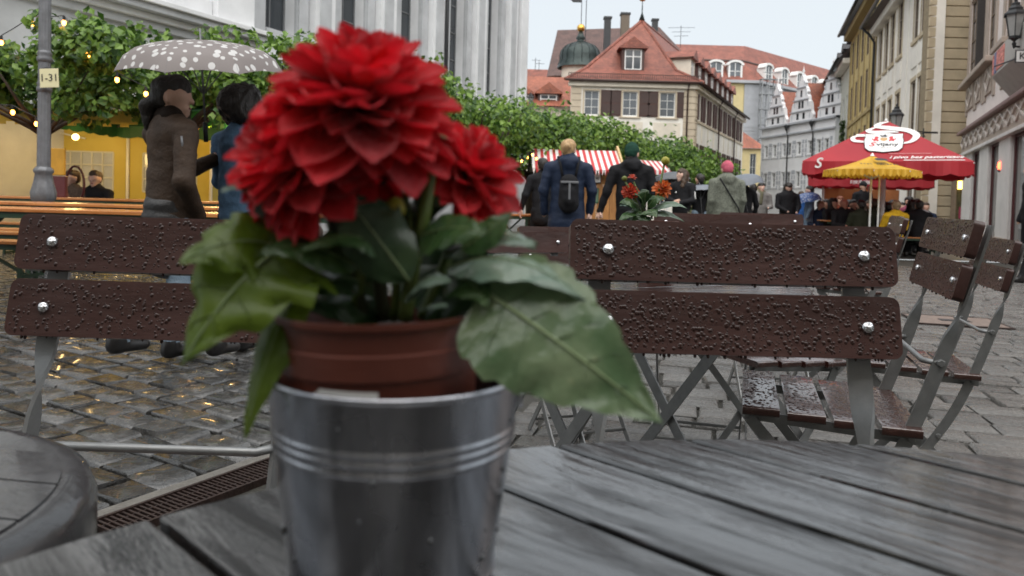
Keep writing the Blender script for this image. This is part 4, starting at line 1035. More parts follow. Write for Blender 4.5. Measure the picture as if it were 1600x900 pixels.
# ------------------------------------------------------------------ trained lime trees
TL = [leafmat('lime leaves A', (.030,.085,.010), (.21,.35,.06), .35, .38, 3, True), leafmat('lime leaves B', (.034,.095,.010), (.24,.38,.07), .38, .38, 3, True)]
BARK = pm('bark', (.085,.068,.052), .85, 0, .35, 9, .8, 30, stretch=(1,1,.2))
def leaf_cloud(clumps, n, size, rng):
    vs, fs = [], []
    cum = np.cumsum([c[3]*c[4]*c[5] for c in clumps]); cum = cum/cum[-1]
    for i in range(n):
        cx, cy, cz, rx, ry, rz = clumps[int(np.searchsorted(cum, rng.random()))]
        d = Vector((rng.gauss(0,1), rng.gauss(0,1), rng.gauss(0,1))).normalized()
        r = .45 + .62*rng.random()**.55
        c = Vector((cx + d.x*rx*r, cy + d.y*ry*r, cz + d.z*rz*r))
        nrm = (d*.6 + Vector((rng.gauss(0,.5), rng.gauss(0,.5)-.25, rng.gauss(0,.4)+.45))).normalized()
        t = nrm.cross(Vector((rng.gauss(0,1), rng.gauss(0,1), rng.gauss(0,1)-1.2))).normalized()
        dn = t.cross(nrm); s = size*rng.uniform(.6, 1.25)
        o = len(vs)
        vs += [c - dn*s*.55, c + t*s*.42 + nrm*s*.08, c + dn*s*.62 - nrm*s*.10, c - t*s*.42 + nrm*s*.08]
        fs += [(o, o+1, o+2), (o, o+2, o+3)]
    return vs, fs
def tree(label, x, y, half_w, half_d, z0, z1, n, size, seed, mat, trunk_r=.11, droop=True):
    rng = random.Random(seed)
    t = thing('lime_tree', label, 'tree', (x, y, gz(y)), 0, 'trained trees in front of the church')
    base = gz(y); z0 -= base; z1 -= base; zm = (z0+z1)/2; hh = (z1-z0)/2
    cl = []
    for i in range(34):
        fx = rng.uniform(-1, 1); fy = rng.uniform(-1, 1)
        rr = rng.uniform(.26, .46)*hh*1.25
        cz = zm + rng.uniform(-.6, .55)*hh*(1-.35*abs(fx)**3)
        cl.append((fx*half_w*.9, fy*half_d*.85, cz, rr*rng.uniform(1.1,1.7), rr*rng.uniform(1.0,1.5), rr))
    for i in range(12 if droop else 4):
        cl.append((rng.uniform(-.95,.95)*half_w, -half_d*rng.uniform(.3,1), z0 + rng.uniform(-.05,.25)*hh, .16, .16, rng.uniform(.2,.42)*hh))
    for i in range(10):
        cl.append((rng.uniform(-.9,.9)*half_w, rng.uniform(-.8,.6)*half_d, z1 + rng.uniform(-.12,.06)*hh, .14, .14, .28*hh))
    vs, fs = leaf_cloud(cl, n, size, rng)
    me = bpy.data.meshes.new('crown'); me.from_pydata(vs, [], fs)
    link('crown', me, mat, t)
    mb = MB(); top = Vector((.05, .05, z0+hh*.9))
    mb.tube([(0,0,-.1),(.02,.01,.5),(-.02,.03,z0*.6),top], [trunk_r*1.35, trunk_r, trunk_r*.9, trunk_r*.75], 9)
    for k in range(9):
        a = k*2*math.pi/9 + rng.uniform(-.3,.3); e = Vector((math.cos(a)*half_w*.85, math.sin(a)*half_d*.8, zm + rng.uniform(-.2,.5)*hh))
        st = Vector((0,0,z0*.82 + rng.uniform(0,.25)*hh)); md = (st+e)/2 + Vector((0,0,-.1*hh))
        mb.tube([st, md, e], [trunk_r*.5, trunk_r*.32, trunk_r*.1], 6)
    mb.build('trunk', BARK, t, True)
    return t
tree('dense lime tree at far left above the yellow tent', -6.33, 10.2, 1.6, 1.2, 1.95, 3.02, 7000, .10, 1, TL[0], .07)
tree('lime tree with warm bulbs in front of church cornice, beside lamp post', -4.75, 10.8, 1.35, 1.2, 1.95, 2.98, 7000, .10, 2, TL[1])
tree('lime tree behind the polka dot umbrella', -3.35, 11.6, 1.0, 1.2, 2.15, 3.22, 5500, .10, 3, TL[0])
tree('lime tree mostly hidden by the biggest red flower', -2.55, 15.2, 1.3, 1.3, 2.2, 3.55, 3500, .12, 4, TL[1])
p = at(745, 190, 19); tree('lime tree just right of the red dahlias, nearest the church corner', p.x, 19, 1.35, 1.4, 1.7, 3.55, 7000, .12, 5, TL[1])
p = at(830, 200, 22); tree('broad lime tree above the striped market stall', p.x, 22, 1.5, 1.5, 1.75, 3.75, 7000, .13, 6, TL[0])
p = at(925, 215, 26); tree('lime tree below the shuttered windows of the hipped house', p.x, 26, 1.7, 1.7, 1.6, 3.75, 7000, .14, 7, TL[1])
p = at(1010, 230, 30); tree('lime tree behind the green cap walker', p.x, 30, 1.7, 1.8, 1.3, 3.75, 6500, .15, 8, TL[0])
p = at(1078, 255, 34); tree('last lime tree of the row beside the pink hat', p.x, 34, 1.55, 1.8, .7, 3.5, 6500, .16, 9, TL[1])

# ------------------------------------------------------------------ cast iron lamp post with table-range sign
YL = 8.6; p = at(68, 300, YL)
lp = thing('lamp_post', 'fluted grey cast iron lamp post carrying the yellow 1-31 sign', 'lamp post', (p.x, YL, gz(YL)))
zf = at(68, 280, YL).z - gz(YL)
MB().lathe([(.17,0),(.17,.12),(.145,.16),(.14,zf-.34),(.15,zf-.30),(.15,zf-.27)], 24, flute=.0).build('pedestal', GREYIRON, lp, 40)
MB().lathe([(.095,zf-.27),(.125,zf-.22),(.13,zf-.15),(.10,zf-.04),(.085,zf+.06),(.10,zf+.08),(.10,zf+.11),(.072,zf+.14)], 32, flute=.05, nfl=8).build('leaf_capital', GREYIRON, lp, True)
MB().lathe([(.066,zf+.14),(.060,zf+1.3),(.056,5.4)], 48, flute=.06, nfl=12).build('fluted_shaft', GREYIRON, lp, True)
for z in (zf+.98, zf+1.32): MB().lathe([(.062,z),(.08,z+.02),(.08,z+.05),(.066,z+.08),(.08,z+.10),(.062,z+.13)], 20).build('collar', GREYIRON, lp, True)
sg = thing('number_sign', 'pale yellow 1-31 sign hung on the lamp post', 'sign', at(77, 122, YL-.12))
MB().box(-.105,.105,-.004,.004,-.105,.105).build('plate', pm('pale yellow card', (.70,.66,.40), .5, 0, .04, 6), sg, bevel=.002, M=Matrix.Rotation(rad(-3),4,'Y'))
text(sg, '1-31', Matrix.Translation((0,-.008,0)) @ Matrix.Rotation(rad(-3),4,'Y') @ FACE, .115, INK, ext=.001)
MB().tube([(-.09,0,.105),(-.075,.08,.13),(.0,.12,.13)], .003, 5).build('wire', IRON, sg)
MB().tube([(.09,0,.105),(.06,.1,.13)], .003, 5).build('wire', IRON, sg)

# ------------------------------------------------------------------ warm string lights
BULB = emis('warm bulb', (1.0, .36, .06), 6)
def bulbs(name, label, pts, Y, wire=True):
    t = thing(name, label, 'string lights', (0,0,0))
    W3 = [at(px, py, Y+dy) for px, py, dy in pts]
    mb = MB()
    path = []
    for a, b in zip(W3[:-1], W3[1:]):
        for k in range(6):
            f = k/6; q = a.lerp(b, f); path.append(q + Vector((0, 0, .06-.18*f*(1-f)*(a-b).length*.4)))
    path.append(W3[-1] + Vector((0,0,.06)))
    mb.tube(path, .006, 5).build('cable', IRON, t)
    for q in W3:
        b = MB().ball((0,0,-.028), (.024,.024,.034), 10, 8).build('bulb', BULB, t, True, M=Matrix.Translation(q))
        MB().lathe([(0,.055),(.016,.055),(.018,0),(.012,-.005)], 8).build('socket', IRON, b)
    return t
bulbs('string_lights', 'string of warm bulbs threaded through the left tree leaves', [(2,63,0),(50,33,0),(100,32,-.2),(138,82,-.3),(183,121,-.3),(228,143,-.2)], 9.4)
bulbs('string_lights', 'warm bulbs hanging low at the tent edge by lamp post', [(-20,168,0),(20,172,0),(57,190,0)], 9.6)
bulbs('string_lights', 'warm bulbs glowing below the umbrella between the two walkers', [(285,190,0),(308,197,0),(350,186,.2),(420,170,.3)], 11.5)
for lx_, ly_, Y_, nm_ in ((346, 186, 11.8, 'warm lamp hanging under the green parasol between the walkers'), (300, 172, 12.2, 'warm lamp glowing beside the brown jacket walker')):
    lt_ = thing('hanging_lamp', nm_, 'lamp', at(lx_, ly_, Y_))
    MB().ball((0,0,0), .06, 12, 8).build('globe', emis('lamp globe', (1,.55,.15), 9), lt_, True); MB().tube([(0,0,.05),(0,0,.35)], .006, 5).build('cord', IRON, lt_)
    q_ = bpy.data.lights.new('lamp_light', 'POINT'); q_.energy = 34; q_.color = (1,.6,.2); q_.shadow_soft_size = .12
    qo_ = bpy.data.objects.new('light', q_); COL.objects.link(qo_); qo_.parent = lt_; qo_.location = (0,-.1,-.12)
bulbs('string_lights', 'tiny warm bulbs beside the striped stall', [(815,250,0),(824,244,0),(832,240,0),(838,246,0)], 18.5)

# ------------------------------------------------------------------ yellow party tent with window walls, and green parasol
TENTY = leafmat('yellow tent cloth', (.62,.47,.08), (.70,.55,.12), .3, .6, 2)
TENTW = leafmat('white tent cloth', (.66,.66,.60), (.72,.72,.68), .3, .6, 2)
FILM = pm('cloudy window film', (.40,.42,.44), .15, 0, .2, 2, spec=.6)
YT = 14.2
t0 = at(-60, 300, YT); t1 = at(330, 300, YT)
tent = thing('party_tent', 'yellow party tent with white grid windows behind the beer tables', 'tent', (t0.x, YT, gz(YT)))
WT = t1.x - t0.x; gt = gz(YT); zE = at(100, 199, YT).z - gt
n_p = 3; pw = WT/n_p
for i in range(n_p):
    x0, x1 = i*pw+.03, (i+1)*pw-.03
    wz0, wz1 = at(100, 296, YT).z - gt, at(100, 236, YT).z - gt
    if i == 0: wz1 = at(40, 225, YT).z - gt
    M_ = Matrix.Translation((0, 0, 0))
    a, b = x0+.25, x1-.25
    wp = wall(tent, M_, x0, x1, 0, zE, [(a, b, wz0, wz1)], TENTY, name='side_panel', depth=.01)
    MB().add([(a,.008,wz0),(b,.008,wz0),(b,.008,wz1),(a,.008,wz1)], [(0,1,2,3)]).build('window_film', FILM, wp)
    mb = MB(); nc, nr = 5, 3
    for c in range(nc+1): mb.box(a+(b-a)*c/nc-.014, a+(b-a)*c/nc+.014, -.01, .004, wz0, wz1)
    for r in range(nr+1): mb.box(a, b, -.012, .002, wz0+(wz1-wz0)*r/nr-.014, wz0+(wz1-wz0)*r/nr+.014)
    mb.build('window_grid', TENTW, wp)
for i in range(n_p+1): MB().tube([(i*pw,-.02,0),(i*pw,-.02,zE+.05)], .03, 8).build('tent_pole', WHITE, tent, True)
mb = MB(); zr = zE+.75
mb.add([(-.2,-3.2,zE+.02),(WT+.2,-3.2,zE+.02),(WT+.2,-1.2,zr),(-.2,-1.2,zr),(WT+.2,.15,zE+.1),(-.2,.15,zE+.1)], [(0,1,2,3),(3,2,4,5)]).build('tent_roof', TENTW, tent)
vl = MB()
for i in range(40):
    x0, x1 = -.2+(WT+.4)*i/40, -.2+(WT+.4)*(i+1)/40; d_ = .22 if i % 2 else .26
    vl.add([(x0,-3.2,zE+.02),(x1,-3.2,zE+.02),(x1,-3.21,zE+.04-d_),(x0,-3.21,zE+.04-d_)], [(0,3,2,1)])
vl.build('valance', TENTY, tent)
mb = MB()
for i in range(n_p*2+1):
    mb.bar((i*pw/2,-.05,zE-.05),((i+1)*pw/2,-.05,zE+(.15 if i%2 else -.2)),.03,.03)
mb.build('roof_truss', TENTW, tent)
tl = bpy.data.lights.new('tent_lamp', 'POINT'); tl.energy = 20; tl.color = (1, .66, .25); tl.shadow_soft_size = .25
lo = thing('tent_lamp', 'hanging warm lamp glowing inside the yellow tent', 'lamp', at(118, 214, 13.0))
MB().ball((0,0,0), .055, 12, 8).build('globe', emis('warm globe', (1,.62,.2), 4), lo, True); MB().tube([(0,0,.1),(0,0,.45)], .008, 5).build('cord', IRON, lo)
tlo = bpy.data.objects.new('light', tl); COL.objects.link(tlo); tlo.parent = lo; tlo.location = (0, -.3, -.15)
GREENC = leafmat('green parasol cloth', (.012,.07,.025), (.02,.10,.04), .15, .6, 2)
def parasol(name, label, center, size, z_edge, z_top, mat, val=.25, pole_r=.035, rot=0, ground=None, polemat=WHITE, round_n=0, scallop=.03, sagk=1.0):
    g = gz(center[1]) if ground is None else ground
    t = thing(name, label, 'parasol', (center[0], center[1], g), rot)
    z_edge -= g; z_top -= g; n = round_n or 4
    corners = []
    for k in range(n):
        a = 2*math.pi*(k+.5)/n; r = size/2*(math.sqrt(2) if n == 4 else 1)
        corners.append(Vector((math.cos(a)*r, math.sin(a)*r, z_edge)))
    mb = MB(); apex = Vector((0,0,z_top)); vb = MB()
    for k in range(n):
        a, b = corners[k], corners[(k+1)%n]; N = 8; rows = 6
        grid = []
        for i in range(rows+1):
            f = i/rows
            row = []
            for j in range(N+1):
                e = a.lerp(b, j/N); q = apex.lerp(e, f)
                q.z -= sagk*(.06*size/3*math.sin(math.pi*j/N)*math.sin(math.pi*min(1,f))*1.0 + .03*math.sin(math.pi*f))
                row.append(q)
            grid.append(row)
        vs = [q for r in grid for q in r]
        mb.add(vs, [(i*(N+1)+j, (i+1)*(N+1)+j, (i+1)*(N+1)+j+1, i*(N+1)+j+1) for i in range(rows) for j in range(N)])
        if val:
            out = ((a+b)/2); out.z = 0; out.normalize(); M2 = 24
            for j in range(M2):
                p_, q_ = a.lerp(b, j/M2), a.lerp(b, (j+1)/M2); w_ = Vector((0,0,0))
                d1 = val + scallop*abs(math.sin(j*math.pi/3)); d2 = val + scallop*abs(math.sin((j+1)*math.pi/3))
                o1_ = out*.025*math.sin(j*1.3); o2_ = out*.025*math.sin((j+1)*1.3)
                vb.add([p_, q_, q_+Vector((0,0,-d2))+o2_, p_+Vector((0,0,-d1))+o1_], [(0,3,2,1)])
    mb.build('canopy', mat, t, True)
    if val: vb.build('valance', mat, t, True)
    MB().tube([(0,0,0),(0,0,z_top-.05)], pole_r, 12).build('pole', polemat, t, True)
    for k in range(n):
        c = corners[k]; MB().tube([Vector((0,0,z_top-.12)), c+Vector((0,0,-.03))], .014, 6).build('rib', polemat, t)
        m_ = c.lerp(Vector((0,0,z_top)), .45); MB().tube([Vector((0,0,z_edge-.15)), m_+Vector((0,0,-.05))], .012, 6).build('strut', polemat, t)
    MB().lathe([(0,z_top+.05),(.02,z_top+.03),(.04,z_top-.01)], 10).build('finial', polemat, t)
    MB().box(-.35,.35,-.35,.35,0,.08).build('base', IRON, t, bevel=.02)
    return t
pc = at(250, 178, 12.6)
parasol('green_parasol', 'large dark green parasol between the tent and the walkers', (pc.x, 12.6), 3.0, at(200, 180, 12).z, at(200, 180, 12).z+.42, GREENC, .2, .022, polemat=GREYIRON)

# ------------------------------------------------------------------ beer tables and benches
def beer_table(label, x0, x1, y, group, h=.77, depth=.5, n=3, name='beer_table', cat='table'):
    g = gz(y); t = thing(name, label, cat, ((x0+x1)/2, y, g), rad(random.uniform(-1.2,1.2)), group); L = x1-x0
    pwid = depth/n
    for i in range(n): MB().box(-L/2, L/2, -depth/2+i*pwid+.004, -depth/2+(i+1)*pwid-.004, h-.028, h).build('plank', ORANGE, t, bevel=.004)
    MB().box(-L/2+.05, L/2-.05, -depth/2+.02, -depth/2+.045, h-.075, h-.03).box(-L/2+.05, L/2-.05, depth/2-.045, depth/2-.02, h-.075, h-.03).build('apron', GREENLEG, t)
    for sx in (-1, 1):
        x = sx*(L/2-.3); mb = MB()
        for sy in (-1, 1): mb.bar((x, sy*(depth/2-.04), h-.03), (x, sy*(depth/2-.02), 0), .03, .03)
        mb.bar((x,-depth/2+.04,h*.35),(x,depth/2-.04,h*.35),.03,.03).bar((x,-depth/2+.04,.02),(x,depth/2-.04,.02),.03,.03)
        mb.bar((x,0,h*.35),(x-sx*.45,0,h-.06),.025,.025)
        mb.build('leg_frame', GREENLEG, t)
    return t
GT_ = 'beer tables in rows on the left'; GB_ = 'benches at the beer tables'
beer_table('nearest orange beer table left, behind the left chair', -4.75, -2.15, 5.95, GT_)
beer_table('orange beer table standing behind the nearest one, by the lamp post', -5.9, -2.75, 7.25, GT_, .80)
beer_table('farthest orange beer table at the tent, people seated behind', -8.2, -3.6, 9.6, GT_, .84)
beer_table('short orange beer table visible between walker and red flower', -2.3, -1.2, 6.9, GT_)
beer_table('orange bench in front of the nearest left beer table', -5.4, -3.9, 6.55, GB_, .47, .27, 2, 'beer_bench', 'bench')
beer_table('second orange bench from the front at far left', -6.2, -4.75, 8.0, GB_, .47, .27, 2, 'beer_bench', 'bench')
beer_table('orange bench near the tent lamp post foot', -7.2, -5.2, 8.75, GB_, .47, .27, 2, 'beer_bench', 'bench')
beer_table('orange beer table between red flowers and blue jacket walker', -.6, .52, 11.6, GT_)
beer_table('orange bench left of the blue jacket walker', -.6, .55, 10.9, GB_, .47, .27, 2, 'beer_bench', 'bench')
ph = thing('menu_holder', 'yellow menu stand on the far beer table by lamp post', 'menu stand', at(82, 289, 9.6) + Vector((0,0,0)))
ph.location.z = gz(9.6) + .84
MB().box(-.16,.16,-.02,.02,.28,.62).build('yellow_panel', pm('orange yellow', (.62,.32,.03), .5), ph, bevel=.01); MB().box(-.18,.18,-.03,.03,.0,.27).build('stand', DOORM, ph, bevel=.01)

# ------------------------------------------------------------------ striped market stall
YS = 19.5
sl, sr = at(838, 340, YS), at(962, 340, YS); gs = gz(YS)
stall = thing('market_stall', 'wooden market stall with red and white striped gable roof', 'market stall', (sl.x, YS, gs))
WS = sr.x-sl.x
def stripemat():
    m, n, l, b = nt('red white stripes')
    tc = n.new('ShaderNodeTexCoord'); sp = n.new('ShaderNodeSeparateXYZ'); l.new(tc.outputs['Object'], sp.inputs[0])
    mt = n.new('ShaderNodeMath'); mt.operation = 'MULTIPLY'; mt.inputs[1].default_value = 6.2; l.new(sp.outputs[0], mt.inputs[0])
    fr_ = n.new('ShaderNodeMath'); fr_.operation = 'FRACT'; l.new(mt.outputs[0], fr_.inputs[0])
    gt2 = n.new('ShaderNodeMath'); gt2.operation = 'GREATER_THAN'; gt2.inputs[1].default_value = .5; l.new(fr_.outputs[0], gt2.inputs[0])
    mx = n.new('ShaderNodeMixRGB'); mx.inputs[1].default_value = (.75,.73,.70,1); mx.inputs[2].default_value = (.50,.035,.04,1)
    l.new(gt2.outputs[0], mx.inputs[0]); l.new(mx.outputs[0], b.inputs['Base Color']); b.inputs['Roughness'].default_value = .6
    return m
STRIPE = stripemat()
WOODO = plankmat('stall boards', (.30,.13,.035), (.42,.20,.06), .6, .3, (30, 2, 1.2))
zA = at(890, 262, YS).z - gs; zB = at(890, 236, YS).z - gs + .1
for i in range(12): MB().box(i*WS/12+.004, (i+1)*WS/12-.004, .0, .03, .02, zA).build('board', WOODO, stall)
for i in range(8): MB().box(WS+.0, WS+.03, .03+i*.25+.004, .03+(i+1)*.25-.004, .02, zA).build('board', WOODO, stall)
MB().box(0, .03, .05, 2.03, .02, zA).build('rear_side', WOODO, stall)
MB().add([(-.15,-.45,zA-.05),(WS+.1,-.45,zA-.05),(WS+.1,1.0,zB),(-.15,1.0,zB),(WS+.1,2.4,zA-.05),(-.15,2.4,zA-.05)], [(0,1,2,3),(3,2,4,5)]).build('roof', STRIPE, stall)
mb = MB()
for i in range(28):
    a_ = -.15+(WS+.25)*i/28; b_ = -.15+(WS+.25)*(i+1)/28; mb.add([(a_,-.455,zA-.05),(b_,-.455,zA-.05),((a_+b_)/2,-.46,zA-.2)], [(0,2,1)])
mb.build('valance', STRIPE, stall)
MB().add([(WS+.05,-.4,zA-.05),(WS+.05,2.35,zA-.05),(WS+.05,1.0,zB-.05)], [(0,1,2)]).build('gable_panel', pm('stall gable', (.62,.50,.34), .7), stall)
MB().bar((WS+.12,-.5,zA-.1),(WS+.12,1.0,zB+.08),.05,.12).bar((WS+.12,1.0,zB+.08),(WS+.12,2.5,zA-.1),.05,.12).build('barge_board', pm('pale wood', (.60,.42,.2), .6), stall)
MB().tube([(.12,-.3,0),(.12,-.3,zA)], .04, 8).build('post', GREYIRON, stall, True)
def notice(px0, px1, py0, py1, label, lines, dark=True):
    a, b = at(px0, py1, YS-.08), at(px1, py0, YS-.08)
    t = thing('notice_board', label, 'notice', ((a.x+b.x)/2, YS-.04, (a.z+b.z)/2)); w, h = (b.x-a.x)/2, (b.z-a.z)/2
    MB().box(-w,w,-.02,.02,-h,h).build('panel', INK if dark else GREENC, t, bevel=.005)
    MB().box(-w*.9,w*.9,-.026,-.02,-h*.85,h*.85).build('card', PAPER if dark else pm('green card', (.10,.16,.10), .6), t)
    for i in range(lines):
        strokes(t, Matrix.Translation((0,-.032,h*.32-i*h*.7)) @ FACE, w*1.4, h*.42, 10, INK if dark else PAPER, i+7)
    return t
notice(917, 940, 262, 286, 'white lettered notice high on the stall front', 2)
notice(918, 936, 294, 317, 'small green chalkboard notice low on the stall front', 1, False)
q = at(1012, 262, 24); aw = thing('striped_awning', 'small red and white striped awning behind the green cap walker', 'awning', (q.x, 24, gz(24)))
za = q.z - gz(24)
MB().add([(-.5,-.6,za-.06),(.62,-.6,za-.12),(.6,.8,za+.25),(-.5,.8,za+.3)], [(0,1,2,3)]).add([(-.5,-.6,za-.06),(.62,-.6,za-.12),(.62,-.61,za-.25),(-.5,-.61,za-.2)], [(0,3,2,1)]).build('cloth', STRIPE, aw)
for x, y in ((-.45,-.55),(.55,-.55),(-.45,.7),(.55,.7)): MB().tube([(x,y,0),(x,y,za-.02)], .025, 6).build('post', WHITE, aw)

# ------------------------------------------------------------------ red beer parasols and the yellow one
RED = leafmat('red parasol cloth', (.36,.014,.024), (.44,.02,.03), .22, .5, 1.2)
fc_ = at(1382, 252, 15.3); sz = 3.12; RZP = rad(-26); ze_ = fc_.z + .0
pc_ = fc_ + Vector((-math.sin(RZP), math.cos(RZP), 0))*(sz/2); cxp = pc_.x
zt_ = at(1376, 188, pc_.y).z
rp1 = parasol('red_parasol', 'large red beer parasol with white shield emblem and swirl', (cxp, pc_.y), sz, ze_, zt_, RED, .24, .05, scallop=.05, rot=RZP, sagk=.08)
gR = gz(pc_.y); hE, hT = ze_-gR, zt_-gR
tilt = math.atan2(hT-hE, sz/2)
Mcan = Matrix.Translation((0, -sz/2, hE)) @ Matrix.Rotation(tilt, 4, 'X')     # front canopy face: x across, y up the slope
slope = math.hypot(hT-hE, sz/2)
def sag(x, y):                                                             # lift print clear of the cloth
    return .012
def decal(name, poly, mat, lift, parent, M=None):
    n_ = len(poly); mb = MB().add([(x, y, lift) for x, y in poly], [tuple(range(n_))])
    return mb.build(name, mat, parent, M=Mcan if M is None else M)
PRW = pm('white print', (.76,.74,.72), .5, 0, .03, 3); PRR = pm('red print', (.50,.03,.04), .5, 0, .05, 3); PRG = pm('gold print', (.50,.30,.12), .5)
def ribbon(name, pts, ws, mat, lift, parent):
    vs, fs = [], []
    for i, (x, y) in enumerate(pts):
        a_ = pts[max(i-1,0)]; b_ = pts[min(i+1,len(pts)-1)]; dx, dy = b_[0]-a_[0], b_[1]-a_[1]; l_ = math.hypot(dx, dy) or 1
        w_ = ws[i] if isinstance(ws, list) else ws
        vs += [(x-dy/l_*w_/2, y+dx/l_*w_/2, lift), (x+dy/l_*w_/2, y-dx/l_*w_/2, lift)]
    fs = [(2*i,2*i+1,2*i+3,2*i+2) for i in range(len(pts)-1)]
    return MB().add(vs, fs).build(name, mat, parent, M=Mcan)
def spl(ctrl, n=10):
    out = []
    for i in range(len(ctrl)-1):
        p0, p1, p2, p3 = ctrl[max(i-1,0)], ctrl[i], ctrl[i+1], ctrl[min(i+2,len(ctrl)-1)]
        for k in range(n):
            t = k/n; out.append(tuple(.5*(2*p1[d]+(p2[d]-p0[d])*t+(2*p0[d]-5*p1[d]+4*p2[d]-p3[d])*t*t+(3*p1[d]-p0[d]-3*p2[d]+p3[d])*t**3) for d in (0,1)))
    return out + [tuple(ctrl[-1])]
S_ = slope
c1 = spl([(.05,S_*.95),(-.12,S_*.90),(-.16,S_*.83),(.10,S_*.78),(.42,S_*.72),(.58,S_*.60),(.50,S_*.46),(.33,S_*.40)])
ribbon('swirl', c1, [.04+.13*math.sin(math.pi*i/(len(c1)-1)) for i in range(len(c1))], PRW, .016, rp1)
c2 = spl([(-.20,S_*.80),(-.34,S_*.73),(-.24,S_*.68),(.05,S_*.69),(.25,S_*.675)])
ribbon('swirl', c2, [.03+.10*math.sin(math.pi*i/(len(c2)-1)) for i in range(len(c2))], PRW, .018, rp1)
c3 = spl([(-.45,S_*.62),(-.62,S_*.56),(-.60,S_*.48),(-.46,S_*.45),(-.34,S_*.44)])
ribbon('swirl', c3, [.03+.07*math.sin(math.pi*i/(len(c3)-1)) for i in range(len(c3))], PRW, .016, rp1)
c4 = spl([(-.57,S_*.60),(-.42,S_*.60),(-.28,S_*.59)])
ribbon('swirl', c4, .11, PRW, .019, rp1)
shx, shy, shw, shh = -.03, S_*.42, .36, .40
sp_ = [(-1,.95),(-.55,.92),(-.3,1.02),(.3,1.02),(.55,.92),(1,.95),(.97,.55),(1.02,.2),(.95,-.6),(.75,-.9),(.3,-.98),(0,-1.05),(-.3,-.98),(-.75,-.9),(-.95,-.6),(-1.02,.2),(-.97,.55)]
decal('shield_border', [(shx+x*shw*1.04, shy+y*shh*1.05) for x, y in sp_], INK, .020, rp1)
decal('shield', [(shx+x*shw, shy+y*shh) for x, y in sp_], PRW, .024, rp1)
Mt = lambda x, y, l=.029: Mcan @ Matrix.Translation((x, y, l))
text(rp1, 'S', Mt(shx-.235, shy-.10), .25, PRR, shear=.35, ext=.001, bold=.004)
text(rp1, 'vijany', Mt(shx+.07, shy-.10), .185, INK, ext=.001, bold=.004)
strokes(rp1, Mt(shx, shy-.235), .42, .028, 34, INK, 1); strokes(rp1, Mt(shx, shy-.295), .12, .024, 7, INK, 2)
# crest: two small supporters, a shield and a plume
crest = [('crest_shield', [(-.07,.09),(.07,.09),(.07,.0),(0,-.05),(-.07,.0)], PRG), ('crest_plume', [(-.05,.12),(-.09,.2),(-.02,.17),(.03,.23),(.05,.16),(.1,.19),(.05,.12)], INK)]
for nm, pl_, m_ in crest: decal(nm, [(shx+x*.95, shy+.10+y*1.15) for x, y in pl_], m_, .028, rp1)
for sg_ in (-1, 1):
    lion = [(.10,-.02),(.13,.04),(.10,.10),(.15,.15),(.20,.13),(.19,.06),(.23,.03),(.24,.09),(.26,.03),(.21,-.02),(.22,-.06),(.16,-.03),(.12,-.06)]
    poly = [(shx+sg_*x*.9, shy+.10+y*1.15) for x, y in lion]
    decal('crest_supporter', poly if sg_ > 0 else poly[::-1], PRR, .027, rp1)
text(rp1, 'i pivo bez pasterizace', Mt(sz*.235, S_*.075, .022) @ Matrix.Rotation(rad(1), 4, 'Z'), .15, PRW, shear=.35, ext=.001, bold=.002)
decal('underline', [(sz*.11,S_*.005),(sz*.45,S_*.012),(sz*.45,S_*.024),(sz*.11,S_*.017)], PRW, .018, rp1)
decal('underline', [(sz*.02,S_*.155),(sz*.27,S_*.16),(sz*.27,S_*.168),(sz*.02,S_*.163)], pm('faint print', (.55,.25,.25), .5), .018, rp1)
text(rp1, 'S', Matrix.Translation((-sz*.40, -sz/2-.05, hE-.05)) @ FACE, .30, PRW, shear=.25, ext=.001, bold=.004)
# second red parasol behind
c2c = at(1358, 280, 21.2); s2_ = 3.2; c2p = c2c + Vector((-math.sin(RZP), math.cos(RZP), 0))*(s2_/2)
rp2 = parasol('red_parasol', 'second red parasol behind, only its front flap showing under the large one', (c2p.x, c2p.y), s2_, at(1357, 268, 22).z, at(1357, 268, 22).z+1.0, RED, .44, .045, scallop=.04, rot=RZP)
hE2 = at(1357, 268, 22).z - gz(c2p.y)
strokes(rp2, Matrix.Translation((-.22, -s2_/2-.04, hE2-.34)) @ FACE, .5, .12, 15, PRW, 3)
strokes(rp2, Matrix.Translation((-.15, -s2_/2-.04, hE2-.16)) @ FACE, .42, .15, 9, pm('faint print', (.5,.2,.2), .5), 4)
YELC = leafmat('yellow parasol cloth', (.70,.38,.03), (.80,.50,.05), .35, .5, 2)
ya, yb = at(1293, 258, 13.8), at(1433, 262, 13.8); ys_ = yb.x-ya.x
yp = parasol('yellow_parasol', 'small yellow parasol standing in front of the large red parasol', ((ya.x+yb.x)/2, 13+ys_/2), ys_, at(1362, 263, 13).z, at(1362, 243, 13+ys_/2).z, YELC, .09, .018, round_n=8, scallop=.04)
MB().tube([(.16,.02,0),(.16,.02,at(1362,262,13).z+.1)], .016, 8).build('second_pole', WHITE, yp, True)
hy, ty = at(1362,263,13).z - gz(13+ys_/2), at(1362,243,13+ys_/2).z - gz(13+ys_/2)
My2 = Matrix.Translation((0, -ys_/2*math.cos(math.pi/8), hy)) @ Matrix.Rotation(math.atan2(ty-hy, ys_/2*math.cos(math.pi/8)), 4, 'X')
strokes(yp, My2 @ Matrix.Translation((-.1,.2,.025)), .75, .06, 13, INK, 5)
decal('crest', [(-.1,.40),(.1,.40),(.12,.48),(.05,.55),(-.05,.55),(-.12,.48)], INK, .03, yp, My2)
